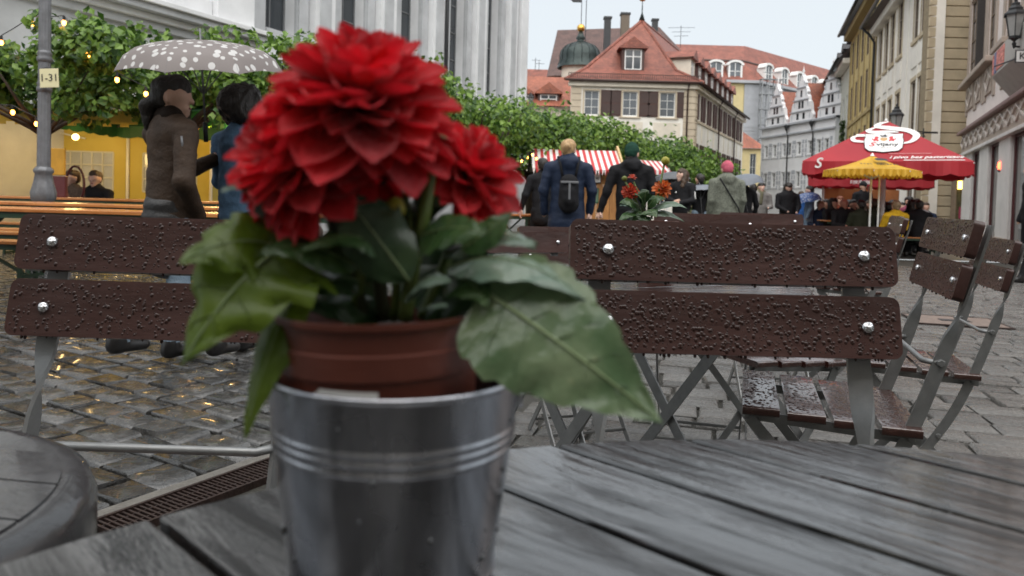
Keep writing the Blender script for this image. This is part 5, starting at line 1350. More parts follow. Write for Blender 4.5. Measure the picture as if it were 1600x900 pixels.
# ------------------------------------------------------------------ bodies: one continuous surface per figure
def surface(fn, lo, hi, h):
    ax = [np.arange(lo[i], hi[i]+h, h) for i in range(3)]
    P = np.stack(np.meshgrid(*ax, indexing='ij'), -1); V = fn(P); S = V < 0
    nx, ny, nz = [n-1 for n in V.shape]
    offs = [(i,j,k) for i in (0,1) for j in (0,1) for k in (0,1)]
    C = {o: V[o[0]:o[0]+nx, o[1]:o[1]+ny, o[2]:o[2]+nz] for o in offs}
    acc = np.zeros((nx,ny,nz,3)); cnt = np.zeros((nx,ny,nz))
    for o in offs:
        for a in range(3):
            if o[a]: continue
            q = list(o); q[a] = 1; v0, v1 = C[o], C[tuple(q)]
            cr = (v0 < 0) != (v1 < 0); t = np.where(cr, v0/np.where(cr, v0-v1, 1), 0)
            pos = np.zeros((nx,ny,nz,3)); pos[...] = o; pos[..., a] = t
            acc += pos*cr[..., None]; cnt += cr
    act = cnt > 0; idx = np.full(act.shape, -1); idx[act] = np.arange(act.sum())
    cells = np.argwhere(act); verts = np.array(lo) + (cells + acc[act]/cnt[act][:, None])*h
    faces = []
    for a in range(3):
        b, c = (a+1) % 3, (a+2) % 3
        s0 = [slice(None)]*3; s1 = [slice(None)]*3; s0[a] = slice(0,-1); s1[a] = slice(1,None)
        e = np.argwhere(S[tuple(s0)] != S[tuple(s1)])
        e = e[(e[:, b] > 0) & (e[:, c] > 0) & (e[:, b] < V.shape[b]-1) & (e[:, c] < V.shape[c]-1)]
        if len(e) == 0: continue
        def ix(db, dc):
            q = e.copy(); q[:, b] -= db; q[:, c] -= dc; return idx[q[:,0], q[:,1], q[:,2]]
        Q = np.stack([ix(1,1), ix(0,1), ix(0,0), ix(1,0)], 1)
        fl = ~S[e[:,0], e[:,1], e[:,2]]; Q[fl] = Q[fl][:, ::-1]
        faces.append(Q)
    Fq = np.concatenate(faces); Fq = Fq[(Fq >= 0).all(1)]
    return verts, Fq
def sd(pr, P):
    if pr[0] == 'cap':
        _, a, b, r0, r1, fl = pr[:6]; a, b = np.array(a, float), np.array(b, float); d = b-a
        q = P - a; t = np.clip((q@d)/max(d@d, 1e-9), 0, 1); w = q - t[..., None]*d
        if fl != 1: w = w/np.array([1, fl, 1])
        return (np.sqrt((w**2).sum(-1)) - (r0 + (r1-r0)*t))*(min(1, fl))
    _, c, r = pr[:3]; r = np.array(r, float); w = (P - np.array(c, float))/r
    k = np.sqrt((w**2).sum(-1)); return (k-1)*r.min()
def blob(name, prims, h, mats, parent, k=.03, #
          amp=0, nsc=9, zst=1.0, seed=0, M=None, cache=None):
    """prims: (..., material index last). smooth union -> mesh"""
    def bounds(p):
        if p[0] == 'cap': r = max(p[3], p[4]); return np.minimum(p[1], p[2])-r, np.maximum(p[1], p[2])+r
        return np.array(p[1])-np.array(p[2]), np.array(p[1])+np.array(p[2])
    bb = [bounds(p) for p in prims]
    lo = np.min([b[0] for b in bb], 0)-3*h; hi = np.max([b[1] for b in bb], 0)+3*h
    k0 = k
    def fn(P):
        out = None
        for p in prims:
            d = sd(p, P); k = k0 if len(p) < 8 else p[6]
            if out is None: out = d
            else:
                hh = np.clip(.5+.5*(out-d)/k, 0, 1); out = out*(1-hh)+d*hh - k*hh*(1-hh)
        return out
    v, f = surface(fn, lo, hi, h)
    fc = v[f].mean(1); D = np.stack([sd(p, fc) for p in prims], 1); mi = np.array([p[-1] for p in prims])[D.argmin(1)]
    if amp:
        c0 = v[f[:,0]]-v[f[:,2]]; c1 = v[f[:,1]]-v[f[:,3]]; nn = np.cross(c0, c1); N = np.zeros_like(v)
        for j in range(4): np.add.at(N, f[:,j], nn)
        N /= np.linalg.norm(N, axis=1, keepdims=True)+1e-9
        o = Vector((seed*3.1, seed*1.7, 0))
        dv = np.array([noise.noise(Vector((q[0]*nsc, q[1]*nsc, q[2]*nsc*zst))+o) + .5*noise.noise(Vector((q[0]*nsc*2.3, q[1]*nsc*2.3, q[2]*nsc*2.3*zst))+o) for q in v])
        v = v + N*(dv*amp)[:, None]
    me = bpy.data.meshes.new(name); me.from_pydata(v.tolist(), [], f.tolist())
    me.polygons.foreach_set('material_index', mi.astype(np.int32)); 
    return link(name, me, mats, parent, True, M=M)
HCACHE = {}
def hand(parent, wrist, direction, palm_n, skin, grip=False, flip=1):
    key = (grip,)
    if key not in HCACHE:
        pr = [('cap',(0,0,0),(0,.03,0),.024,.027,1,0), ('cap',(-.022,.07,0),(.022,.07,0),.015,.014,1,0), ('cap',(0,.02,0),(0,.07,0),.030,.033,1,0)]
        c = 1.15 if grip else .35
        for i, (x, L) in enumerate(((-.031,.060),(-.011,.072),(.010,.075),(.031,.068))):
            p = np.array((x, .085, 0.)); a = .1
            for s in range(3):
                a2 = a + c*(1 if s else .5); q = p + np.array((x*.06, math.cos(a2), -math.sin(a2)))*L*(.45,.32,.26)[s]
                pr.append(('cap', tuple(p), tuple(q), .0092-.001*s, .0086-.001*s, 1, 0)); p, a = q, a2
        pr += [('cap',(.026,.02,-.004),(.058,.050,-.018),.013,.011,1,0), ('cap',(.058,.050,-.018),(.060 if not grip else .030,.080,-.036 if not grip else -.05),.0105,.009,1,0)]
        tmp = blob('hand', pr, .0055, [skin], None, k=.008); me = tmp.data; bpy.data.objects.remove(tmp); HCACHE[key] = me
    d = Vector(direction).normalized(); n = Vector(palm_n); x = d.cross(n*-1).normalized(); z = x.cross(d)
    M = Matrix(((x.x*flip, d.x, z.x, wrist[0]), (x.y*flip, d.y, z.y, wrist[1]), (x.z*flip, d.z, z.z, wrist[2]), (0,0,0,1)))
    o = link('hand', HCACHE[key], None, parent, M=M)
    return o
HANG = [((-.255,-.03,1.13),(-.25,.06,.88)), ((.255,-.03,1.13),(.25,.06,.88))]
STAND = [((-.10,.01,.48),(-.10,-.02,.08)), ((.10,.01,.48),(.11,-.02,.08))]
WALK = [((-.09,.14,.50),(-.09,.10,.08)), ((.09,.06,.47),(.10,-.26,.13))]
SIT = [((-.12,.42,.52),(-.13,.40,.08)), ((.12,.42,.52),(.13,.40,.08))]
def person(label, x, y, h=1.7, face=0, coat=None, trous=None, shoes=None, skin=SKIN, hair=('short', HAIRD), arms=HANG, legs=STAND, hem=.84, yaw=0, res=.016, wide=1.0, sit=False, flare=0, hands=(), hood=False, scarf=None, hat=None, group=None, nod=0, amp=.007, seed=1, parent_ground=None):
    t = thing('person', label, 'person', (x, y, gz(y) if parent_ground is None else parent_ground), rad(face), group)
    t.scale = (h/1.7,)*3
    dz = -.47 if sit else 0                       # seated: pelvis at bench height
    T = lambda p: (p[0], p[1], p[2]+dz)
    A = [(T(e), T(w)) for e, w in arms]
    if sit is None: pass
    pelvis = (0, 0, .95+dz)
    pr = []
    for i, (kn, an) in enumerate(legs):
        hx_ = -.085 if i == 0 else .085
        pr += [('cap',(hx_,0,.90+dz),kn,.088,.058,1,1), ('cap',kn,an,.056,.043,1,1)]
        fd = 1 if not sit else 1
        pr += [('cap',(an[0],an[1]-.02,an[2]-.035),(an[0],an[1]+.15*fd,max(.035, an[2]-.045)),.042,.034,1,2), ('cap',an,(an[0],an[1],an[2]-.03),.05,.045,1,2)]
    pr += [('cap',(0,0,.93+dz),(0,0,1.12+dz),.135,.120,.75,1), ('cap',(0,0,1.12+dz),(0,0,1.36+dz),.125,.145,.7,3), ('cap',(-.13,0,1.40+dz),(.13,0,1.40+dz),.06,.06,1,3), ('cap',(0,-.01,1.42+dz),(0,.005,1.54+dz),.052,.050,1,0)]
    for (e, w), sx in zip(A, (-1, 1)):
        pr += [('cap',(sx*.18,0,1.40+dz),e,.048,.040,1,3), ('cap',e,w,.038,.027,1,3), ('cap',w,tuple(np.array(w)+(np.array(w)-np.array(e))*.12),.027,.027,1,0)]
    R_ = Matrix.Rotation(rad(yaw), 4, 'Z') @ Matrix.Rotation(rad(-nod), 4, 'X')
    hc = Vector((0, .015, 1.60+dz))
    def HP(p): q = R_ @ Vector(p) + hc; return tuple(q)
    # head pieces as capsules so they turn with the yaw
    pr += [('cap',HP((0,-.028,.022)),HP((0,.02,.022)),.082,.080,1,0), ('cap',HP((0,.02,.0)),HP((0,.045,-.06)),.066,.042,1,0), ('cap',HP((0,.080,.022)),HP((0,.108,-.020)),.010,.0155,1,.010,0), ('cap',HP((-.02,.078,-.062)),HP((.02,.078,-.062)),.016,.016,1,.010,0), ('cap',HP((0,.066,-.092)),HP((0,.070,-.09)),.024,.024,1,.012,0)]
    pr += [('cap',HP((s*.078,-.012,.01)),HP((s*.080,-.014,-.03)),.016,.012,1,.006,0) for s in (-1,1)]
    body = blob('body', pr, res, [skin, trous, shoes, coat], t, k=.028)
    Mh = Matrix.Translation(hc) @ R_
    for s in (-1, 1):
        MB().ball((s*.030,.082,.014), (.013,.008,.007), 8, 6).build('eye', DARK, t, True, M=Mh)
        MB().bar((s*.018,.088,.034),(s*.045,.080,.034),.008,.007).build('eyebrow', hair[1], t, M=Mh)
    MB().ball((0,.093,-.058), (.024,.008,.007), 8, 6).build('mouth', LIP, t, True, M=Mh)
    # coat
    r1 = .155*wide
    cp = [('cap',(0,0,hem+dz+.05),(0,0,1.1+dz),r1+flare,r1,.74,0), ('cap',(0,0,1.08+dz),(0,-.005,1.36+dz),r1,.165*wide,.68,0), ('cap',(-.135*wide,-.005,1.40+dz),(.135*wide,-.005,1.40+dz),.075,.075,1,0), ('cap',(0,-.012,1.44+dz),(0,0,1.50+dz),.078,.066,1,0)]
    for (e, w), sx in zip(A, (-1, 1)):
        cp += [('cap',(sx*.185*wide,-.005,1.395+dz),e,.070,.058,1,0), ('cap',e,w,.056,.044,1,0)]
    if sit:
        for i, (kn, an) in enumerate(legs): pass
    if hood: cp += [('cap',(-.05,-.10,1.47+dz),(.05,-.10,1.47+dz),.06,.06,1,0), ('cap',(0,-.09,1.44+dz),(0,-.03,1.52+dz),.085,.075,1,0)]
    blob('jacket', cp, res, [coat], t, k=.03, amp=amp, nsc=8, zst=1.8, seed=seed)
    if scarf: blob('scarf', [('cap',(-.05,.02,1.47+dz),(.05,.02,1.47+dz),.075,.075,1,0),('cap',(.02,.10,1.44+dz),(.05,.13,1.2+dz),.05,.045,1,0)], res, [scarf], t, amp=.006)
    st, hm = hair
    H = lambda p: HP(p)
    if hat:
        hp = [('cap',H((0,-.03,.055)),H((0,.022,.055)),.088,.086,1,0), ('cap',H((0,-.05,.02)),H((0,-.02,.10)),.080,.062,1,0)]
        hm_, kind = hat
        if kind == 'cap': hp += [('cap',H((0,.09,.06)),H((0,.15,.045)),.05,.03,1,0)]
        blob('hat', hp, res*.8, [hm_], t, k=.02, amp=.003 if kind == 'cap' else .005, nsc=30)
    hp = []
    if st == 'short': hp = [('cap',H((0,-.035,.05)),H((0,.012,.065)),.086,.078,1,0), ('cap',H((0,-.055,.0)),H((0,-.05,.05)),.072,.075,1,0)]
    if st == 'bun': hp = [('cap',H((0,-.03,.05)),H((0,.015,.062)),.088,.082,1,0), ('cap',H((0,-.05,.0)),H((0,-.05,.05)),.075,.078,1,0), ('cap',H((.01,-.125,.045)),H((.0,-.11,.07)),.042,.045,1,0), ('cap',H((0,-.09,-.05)),H((0,-.1,.03)),.03,.05,1,0)]
    if st == 'ponytail': hp = [('cap',H((0,-.03,.05)),H((0,.018,.062)),.089,.082,1,0), ('cap',H((0,-.055,.0)),H((0,-.05,.05)),.074,.078,1,0), ('cap',H((0,-.10,.0)),H((0,-.145,-.05)),.032,.042,1,0), ('cap',H((0,-.145,-.05)),H((-.03,-.15,-.18)),.045,.026,1,0)]
    if st == 'afro': hp = [('cap',H((0,-.05,.04)),H((0,.0,.06)),.125,.118,1,0), ('cap',H((-.06,-.03,-.02)),H((.06,-.03,-.02)),.085,.085,1,0)]
    if st == 'long': hp = [('cap',H((0,-.03,.05)),H((0,.012,.065)),.090,.082,1,0), ('cap',H((-.06,-.03,.02)),H((-.085,.02,-.20)),.05,.045,1,0), ('cap',H((.06,-.03,.02)),H((.085,.02,-.20)),.05,.045,1,0), ('cap',H((0,-.06,.03)),H((0,-.07,-.2)),.08,.07,1,0)]
    if st == 'back': hp = [('cap',H((0,-.035,.03)),H((0,-.05,-.12)),.08,.06,1,0)]
    if hp: blob('hair', hp, res*.75, [hm], t, k=.02, amp=.016 if st in ('afro','long') else .008, nsc=26, zst=.6, seed=seed)
    for i, dirn, pn, grip in hands: hand(t, A[i][1], dirn, pn, skin, grip, 1 if i else -1)
    return t

def umbrella(name, label, top, tip, r, mat, n=8, depth=.24, shaft=.85, cat='umbrella'):
    """top: apex, tip: handle end"""
    top, tip = Vector(top), Vector(tip); axis = (top-tip).normalized()
    t = thing(name, label, cat, tip)
    q = Vector((0,0,1)).rotation_difference(axis).to_matrix().to_4x4(); q.translation = (0,0,0)
    L = (top-tip).length
    mb = MB(); ribs = []
    prof = [(0,0),(.16,.012),(.34,.05),(.55,.14),(.76,.32),(.9,.58),(1.0,1.0)]
    K = 6
    for k in range(n):
        for j in range(K):
            a0, a1 = 2*math.pi*(k+j/K)/n, 2*math.pi*(k+(j+1)/K)/n
            for (f0,d0),(f1,d1) in zip(prof[:-1], prof[1:]):
                vs = []
                for a, f, d, jj in ((a0,f0,d0,j),(a0,f1,d1,j),(a1,f1,d1,j+1),(a1,f0,d0,j+1)):
                    s = math.sin(math.pi*jj/K); rr = r*f*(1-.075*s*f); vs.append((rr*math.cos(a), rr*math.sin(a), L-.02-depth*d*(1-.10*s*(f>.5)*f) - .0))
                mb.add(vs, [(0,1,2,3)] if f0 else [(0,1,2)])
    me = mb.mesh('canopy')
    bmm = bmesh.new(); bmm.from_mesh(me); bmesh.ops.remove_doubles(bmm, verts=bmm.verts, dist=.0008); bmm.to_mesh(me); bmm.free()
    arc = [0]
    for (f0,d0),(f1,d1) in zip(prof[:-1], prof[1:]): arc.append(arc[-1] + math.hypot(r*(f1-f0), depth*(d1-d0)))
    uvl = me.uv_layers.new(name='UVMap').data
    for lp_ in me.loops:
        c_ = me.vertices[lp_.vertex_index].co; rr = math.hypot(c_.x, c_.y); a = math.atan2(c_.y, c_.x)
        ar = float(np.interp(min(1, rr/r*1.04), [f for f, d in prof], arc)); uvl[lp_.index].uv = (ar*math.cos(a)+3, ar*math.sin(a)+3)
    link('canopy', me, mat, t, 40, M=q)
    for k in range(n):
        a = 2*math.pi*k/n
        MB().tube([(r*f*math.cos(a), r*f*math.sin(a), L-.026-depth*d) for f, d in prof], .0035, 5).build('rib', GREYIRON, t, M=q)
        MB().tube([(0,0,L-.32),(r*.5*math.cos(a), r*.5*math.sin(a), L-.035-depth*.115)], .003, 4).build('stretcher', GREYIRON, t, M=q)
    MB().tube([(0,0,0),(0,0,L+.04)], .006, 8).build('shaft', GREYIRON, t, True, M=q)
    MB().tube([(0,0,-.06),(0,0,.05)], .013, 8).build('handle', INK, t, True, M=q)
    return t
def dotmat(name, base, dot, scale, lo=.22, hi=.42, trans=.25):
    m, n, l, b = nt(name)
    tc = n.new('ShaderNodeTexCoord'); mp = n.new('ShaderNodeMapping'); mp.inputs['Scale'].default_value = (1,1,.0)
    l.new(tc.outputs['UV'], mp.inputs['Vector'])
    vo = n.new('ShaderNodeTexVoronoi'); vo.voronoi_dimensions = '2D'; vo.inputs['Scale'].default_value = scale; vo.inputs['Randomness'].default_value = .62; l.new(mp.outputs[0], vo.inputs['Vector'])
    sx = n.new('ShaderNodeSeparateColor'); l.new(vo.outputs['Color'], sx.inputs[0])
    mr = n.new('ShaderNodeMapRange'); mr.inputs['To Min'].default_value = lo; mr.inputs['To Max'].default_value = hi; l.new(sx.outputs[0], mr.inputs['Value'])
    lt = n.new('ShaderNodeMath'); lt.operation = 'LESS_THAN'; l.new(vo.outputs['Distance'], lt.inputs[0]); l.new(mr.outputs[0], lt.inputs[1])
    mx = n.new('ShaderNodeMixRGB'); mx.inputs[1].default_value = (*base,1); mx.inputs[2].default_value = (*dot,1); l.new(lt.outputs[0], mx.inputs[0])
    l.new(mx.outputs[0], b.inputs['Base Color']); b.inputs['Roughness'].default_value = .45
    tr = n.new('ShaderNodeBsdfTranslucent'); l.new(mx.outputs[0], tr.inputs['Color']); ms = n.new('ShaderNodeMixShader'); ms.inputs[0].default_value = trans
    l.new(b.outputs[0], ms.inputs[1]); l.new(tr.outputs[0], ms.inputs[2]); l.new(ms.outputs[0], n['Material Output'].inputs['Surface'])
    return m
def cloth(name, c, rough=.75, var=.2, bump=.25): return pm(name, c, rough, 0, var, 10, bump, 90, spec=.15)
JEANS = cloth('pale jeans', (.22,.29,.36)); BLK = cloth('black cloth', (.014,.014,.016)); NAVY = cloth('navy rain jacket', (.018,.027,.052), .5); BOOT = pm('black boots', (.012,.011,.011), .35)
BROWNJ = pm('brown bomber jacket', (.050,.031,.020), .6, 0, .3, 8, .25, 60, spec=.25); DENIM = cloth('denim jacket', (.10,.18,.29), .8, .4); GREYP = pm('charcoal puffer', (.024,.023,.023), .5, 0, .2, 10, .2, 60)
# A: brown bomber jacket, under the polka dot umbrella
pA = onz(262, 567, 0)
personA = person('walker in brown bomber jacket and pale jeans holding the polka dot umbrella', pA.x, pA.y, 1.53, -38, BROWNJ, JEANS, BOOT, SKIN, ('ponytail', HAIRD),
    arms=[((-.24,.14,1.12),(-.10,.36,1.26)), ((.27,-.06,1.10),(.15,.10,.90))], legs=[((-.09,.10,.50),(-.08,.06,.09)), ((.09,.02,.47),(.09,-.34,.20))], hem=.86, yaw=-42, res=.0125, wide=1.02, flare=.015, hands=[(0, (.3,.2,1), (.2,1,0), True)], amp=.005, seed=4)
wj = [('cap',(0,-.01,.70),(0,-.01,.92),.185,.165,.82,0)]
blob('waist_puffer', wj, .013, [GREYP], personA, k=.02, amp=.010, nsc=6, zst=4, seed=3)
RIB = cloth('dark brown ribbing', (.016,.010,.007))
blob('hem_band', [('cap',(0,0,.905),(0,0,.945),.158,.160,.76,0)], .011, [RIB], personA, amp=.003, nsc=40)
blob('collar', [('cap',(-.035,-.015,1.485),(.035,-.015,1.485),.068,.068,1,0)], .011, [RIB], personA, amp=.003, nsc=40)
MB().tube([(.255,-.07,1.36),(.262,-.065,1.28)], .007, 6).build('sleeve_zip', GREYIRON, personA, True)
# B: denim jacket, dark full hair
pB = at(378, 200, 4.35)
person('walker in blue denim jacket with full dark hair, behind the red flower', pB.x, 4.35, 1.50, -30, DENIM, BLK, BOOT, SKIN, ('afro', HAIRD), arms=[((-.25,.05,1.14),(-.14,.26,1.06)), ((.26,-.02,1.12),(.22,.10,.90))], legs=WALK, hem=.88, res=.013, wide=1.02, yaw=-10, amp=.006, seed=7)
UA = at(313, 56, 4.19); UH = at(321, 205, 4.28)
umbrella('umbrella', 'taupe umbrella with white polka dots over the two walkers', UA, UH, .455, dotmat('polka taupe', (.27,.235,.225), (.74,.73,.72), 16, .17, .32), n=8, depth=.175)
# C: navy jacket with black backpack
pC = at(886, 330, 8.6)
personC = person('blond walker in navy rain jacket with small black backpack', pC.x, 8.6, 1.63, 0, NAVY, BLK, BOOT, SKIN2, ('bun', HAIRB), legs=WALK, hem=.70, res=.016, wide=1.22, flare=.035, hood=True, yaw=-20, arms=[((-.29,-.03,1.12),(-.27,.04,.86)), ((.29,-.03,1.12),(.27,.05,.88))], hands=[(1, (0,.1,-1), (-1,0,0), False)], amp=.008, seed=9)
bp_ = thing('backpack', 'small black backpack on the navy jacket', 'backpack', personC.location + Vector((.0, -.19, .96)))
blob('bag', [('cap',(0,0,-.02),(0,0,.20),.115,.105,.62,0), ('cap',(0,-.06,.02),(0,-.06,.10),.07,.065,.6,0)], .012, [BLK], bp_, k=.02, amp=.004)
MB().box(-.10,.10,-.085,-.07,.20,.225).box(-.012,.012,-.10,-.08,.02,.22).build('flap_strap', GREYIRON, bp_, bevel=.004)
for s in (-1, 1): MB().tube([(s*.07,.03,.26),(s*.10,.06,.42),(s*.12,.16,.50)], .016, 6).build('shoulder_strap', BLK, bp_, True)
# D: green cap, black jacket, holds hands with C
pD = at(985, 330, 9.3)
person('walker in black hooded jacket and dark green cap', pD.x, 9.3, 1.66, 0, BLK, BLK, BOOT, SKIN, ('back', HAIRD), legs=[WALK[1], WALK[0]], hem=.72, res=.016, wide=1.18, hood=True, hat=(cloth('green cap', (.012,.045,.030)), 'beanie'), yaw=-25, arms=[((-.30,-.01,1.14),(-.38,.03,.88)), ((.28,-.03,1.12),(.26,.06,.88))], hands=[(0, (-.2,0,-1), (1,0,0), False)], amp=.008, seed=12)
pE = at(846, 330, 11.2)
person('dark clothed walker half hidden left of the navy jacket', pE.x, 11.2, 1.58, 10, BLK, BLK, BOOT, SKIN, ('short', HAIRD), legs=WALK, hem=.74, res=.02, arms=[((-.27,-.02,1.14),(-.32,.06,.92)), HANG[1]], hands=[(0, (-.2,.1,-1), (1,0,0), False)], seed=13)
# F: pink hat
COATG = pm('mottled grey green coat', (.135,.145,.115), .85, 0, .55, 55, .4, 60)
pF = at(1134, 330, 11.2)
personF = person('walker in mottled grey green coat and pink knitted hat', pF.x, 11.2, 1.60, 5, COATG, BLK, BOOT, SKIN2, ('back', HAIRM), legs=WALK, hem=.66, res=.018, wide=1.22, flare=.03, hat=(cloth('pink knit', (.50,.115,.165), .9, .2, .5), 'beanie'), hood=True, amp=.008, seed=15)
MB().tube([(-.15,-.10,1.47),(-.02,-.155,1.25),(.14,-.145,1.02),(.20,-.08,.92)], .012, 6).build('bag_strap', BLK, personF, True)
# G: curly hair, black track jacket with white stripes
pG = at(1064, 330, 14.0)
personG = person('curly haired woman in black jacket with white sleeve stripes', pG.x, 14.0, 1.63, 150, BLK, cloth('khaki trousers', (.20,.18,.13)), BOOT, SKIN2, ('long', HAIRM), yaw=-45, arms=[((-.25,.06,1.14),(-.06,.26,1.08)), ((.25,.06,1.14),(.06,.26,1.10))], hem=.86, res=.018, wide=1.1, seed=17, hands=[(0,(1,.2,0),(0,-1,0),True),(1,(-1,.2,.1),(0,-1,0),True)])
for s in (-1, 1): MB().tube([(s*.12,.02,1.475),(s*.21,.02,1.43),(s*.27,.05,1.28),(s*.30,.09,1.16)], .016, 6).build('white_stripe', WHITE, personG, True)
MB().ball((.07,.13,1.28), (.016,.006,.016), 8, 6).build('badge', WHITE, personG)
pH = at(1092, 330, 15.5)
person('person in dark jacket and jeans under the small grey umbrella', pH.x, 15.5, 1.62, 20, BLK, JEANS, BOOT, SKIN, ('short', HAIRD), res=.02, seed=18, hem=.9)
GREYU = pm('grey umbrella cloth', (.075,.08,.09), .4, 0, .15, 4); GREYU2 = pm('blue grey umbrella cloth', (.13,.145,.17), .4, 0, .15, 4)
UMB = 'grey umbrellas in the crowd'
umbrella('umbrella', 'dark grey umbrella left of the curly haired woman', at(1047, 268, 14.6), at(1052, 320, 14.5), .40, GREYU, depth=.2)
umbrella('umbrella', 'bluish grey umbrella just left of the pink hat walker', at(1093, 288, 15.4), at(1097, 335, 15.3), .36, GREYU2, depth=.16)
umbrella('umbrella', 'grey umbrella just right of the pink hat', at(1158, 271, 15.6), at(1168, 330, 15.6), .45, GREYU2, depth=.24)
p = at(1163, 330, 15.9); person('person hidden behind the pink hat walker, holding a grey umbrella', p.x, 15.9, 1.6, 0, BLK, BLK, BOOT, SKIN, ('short', HAIRD), res=.024, seed=21)
SAGE = cloth('olive poncho', (.12,.115,.075))
p = at(1188, 330, 18.5); person('dark haired woman in olive scarf and grey sleeves facing the camera', p.x, 18.5, 1.6, 185, cloth('grey sleeves', (.22,.21,.20)), BLK, BOOT, SKIN2, ('bun', HAIRD), res=.022, scarf=SAGE, seed=22, wide=1.2, arms=[((-.27,.02,1.12),(-.12,.22,1.08)), ((.27,.02,1.12),(.2,.2,.98))])
p = at(1176, 330, 20); person('person with long dark hair behind the olive scarf woman', p.x, 20, 1.62, 0, BLK, BLK, BOOT, SKIN, ('long', HAIRD), res=.024, seed=23)
p = at(1230, 330, 17.5); person('woman in black top with long dark hair looking down', p.x, 17.5, 1.58, 180, BLK, BLK, BOOT, SKIN2, ('long', HAIRD), res=.02, seed=24, wide=1.25, nod=28, arms=[((-.27,.05,1.14),(-.15,.25,1.0)), ((.27,.05,1.14),(.1,.25,1.02))])
LBLUE = cloth('light blue rain coat', (.22,.31,.42)); 
p = at(1264, 335, 18.5); person('person in light blue coat under the blue polka dot umbrella', p.x, 18.5, 1.55, 70, LBLUE, JEANS, BOOT, SKIN2, ('short', HAIRD), res=.022, seed=25, hem=.6, wide=1.1)
umbrella('umbrella', 'blue polka dot umbrella beside the red parasol', at(1259, 300, 18.4), at(1266, 345, 18.4), .36, dotmat('polka blue', (.06,.13,.36), (.45,.5,.62), 16, .18, .34), depth=.22)
p = at(1251, 330, 19.5); person('person in bright blue jacket behind the light blue coat', p.x, 19.5, 1.45, 0, cloth('bright blue', (.04,.14,.42)), BLK, BOOT, SKIN, ('short', HAIRM), res=.026, seed=26)
# seated guests under the parasols
GG = 'guests seated under the red parasol'
RUST_C = cloth('rust top', (.22,.055,.03)); YELJ = cloth('mustard jacket', (.55,.33,.02)); GREYW = cloth('grey white top', (.36,.35,.36)); PINKT = cloth('dark pink top', (.26,.06,.10)); OLV = cloth('dark olive', (.03,.035,.022)); NV2 = cloth('dark blue', (.02,.03,.06))
def guest(label, px, Y, h, face, coat, hair, yaw=0, seed=0, skin=SKIN):
    q = at(px, 330, Y)
    person(label, q.x, Y, h, face, coat, BLK, BOOT, skin, hair, arms=[((-.25,.08,1.14),(-.14,.34,1.12)), ((.25,.08,1.14),(.14,.34,1.12))], legs=SIT, hem=.88, yaw=yaw, res=.024, sit=True, group=GG, seed=seed, wide=1.1)
guest('seated guest with long dark hair at the left parasol pole', 1301, 17.6, 1.72, 200, BLK, ('long', HAIRD), 10, 31)
guest('bald man with ruddy face in black, seated under the red parasol', 1318, 17.0, 1.72, 185, BLK, ('none', HAIRM), 0, 32, pm('ruddy skin', (.46,.20,.14), .5))
guest('seated guest in grey hooded top near the left edge of parasol', 1281, 18.4, 1.66, 160, NV2, ('short', HAIRB), -20, 33)
guest('seated guest in dark olive with back turned beside the bottle', 1345, 16.6, 1.66, 5, OLV, ('short', HAIRD), 0, 34)
guest('seated guest in rust top behind the bald man', 1312, 19.4, 1.85, 170, RUST_C, ('short', pm('red hair', (.20,.06,.025), .6)), 0, 35)
guest('seated guest with short dark hair left of the yellow parasol poles', 1333, 18.6, 1.72, 175, BLK, ('short', HAIRD), 15, 36)
guest('seated guest in dark blue right of the yellow parasol poles', 1378, 17.8, 1.7, 190, NV2, ('short', HAIRD), 20, 37)
guest('seated guest in mustard jacket with back to the camera', 1400, 15.9, 1.66, -5, YELJ, ('bun', pm('ash blond hair', (.28,.19,.11), .6)), 0, 38)
guest('seated guest with dark bob behind the mustard jacket', 1394, 18.8, 1.7, 180, BLK, ('afro', HAIRD), 0, 39)
guest('seated guest in black at the right end, back turned', 1436, 16.4, 1.7, -15, BLK, ('short', HAIRD), 0, 40)
guest('seated guest in pale grey top at the right under the parasol', 1432, 18.0, 1.8, 150, GREYW, ('short', HAIRM), 0, 41)
guest('seated guest in dark pink under the right parasol corner', 1420, 19.2, 1.9, 190, PINKT, ('short', HAIRD), 0, 42)
guest('seated guest in black between mustard jacket and dark blue guest', 1386, 16.8, 1.62, 10, BLK, ('short', HAIRD), 0, 43)
for i_, (px_, Y_, c_, h_, f_, lb_) in enumerate(((1290,19.0,BLK,('short',HAIRD),180,'seated guest in black squeezed by the left parasol pole'), (1326,20.4,NV2,('afro',HAIRD),185,'seated guest with wide dark hair deep under the parasols'), (1358,18.9,BLK,('long',HAIRM),175,'seated brown haired guest between the yellow parasol poles'), (1366,16.9,OLV,('short',HAIRM),5,'seated guest in olive with back turned right of poles'), (1408,20.2,BLK,('short',HAIRD),180,'seated guest in black at the orange sheet'), (1446,19.4,NV2,('short',HAIRM),170,'outermost seated guest in dark blue at the right parasol corner'), (1424,16.9,BLK,('long',HAIRD),-10,'seated long haired guest next to the mustard jacket'))):
    guest(lb_, px_, Y_, 1.72, f_, c_, h_, 0, 70+i_)
q = at(1347, 330, 20.6); person('tall standing guest in dark cap behind the seated group', q.x, 20.6, 1.78, 180, BLK, BLK, BOOT, SKIN, ('none', HAIRD), hat=(BLK, 'cap'), res=.026, seed=44)
def group_table(label, x0, x1, y, nm='beer_table', cat='table', h=.77, d=.5, n=3, grp='beer tables under the parasols'): return beer_table(label, x0, x1, y, grp, h, d, n, nm, cat)
a, b = at(1285, 330, 17.2).x, at(1450, 330, 17.2).x
group_table('beer table under the red parasol among the guests', a, b, 17.25)
group_table('bench on the far side of the guests under the parasol', a, b, 18.2, 'beer_bench', 'bench', .46, .27, 2)
group_table('bench on the near side of the guests under the parasol', a, b, 16.4, 'beer_bench', 'bench', .46, .27, 2)
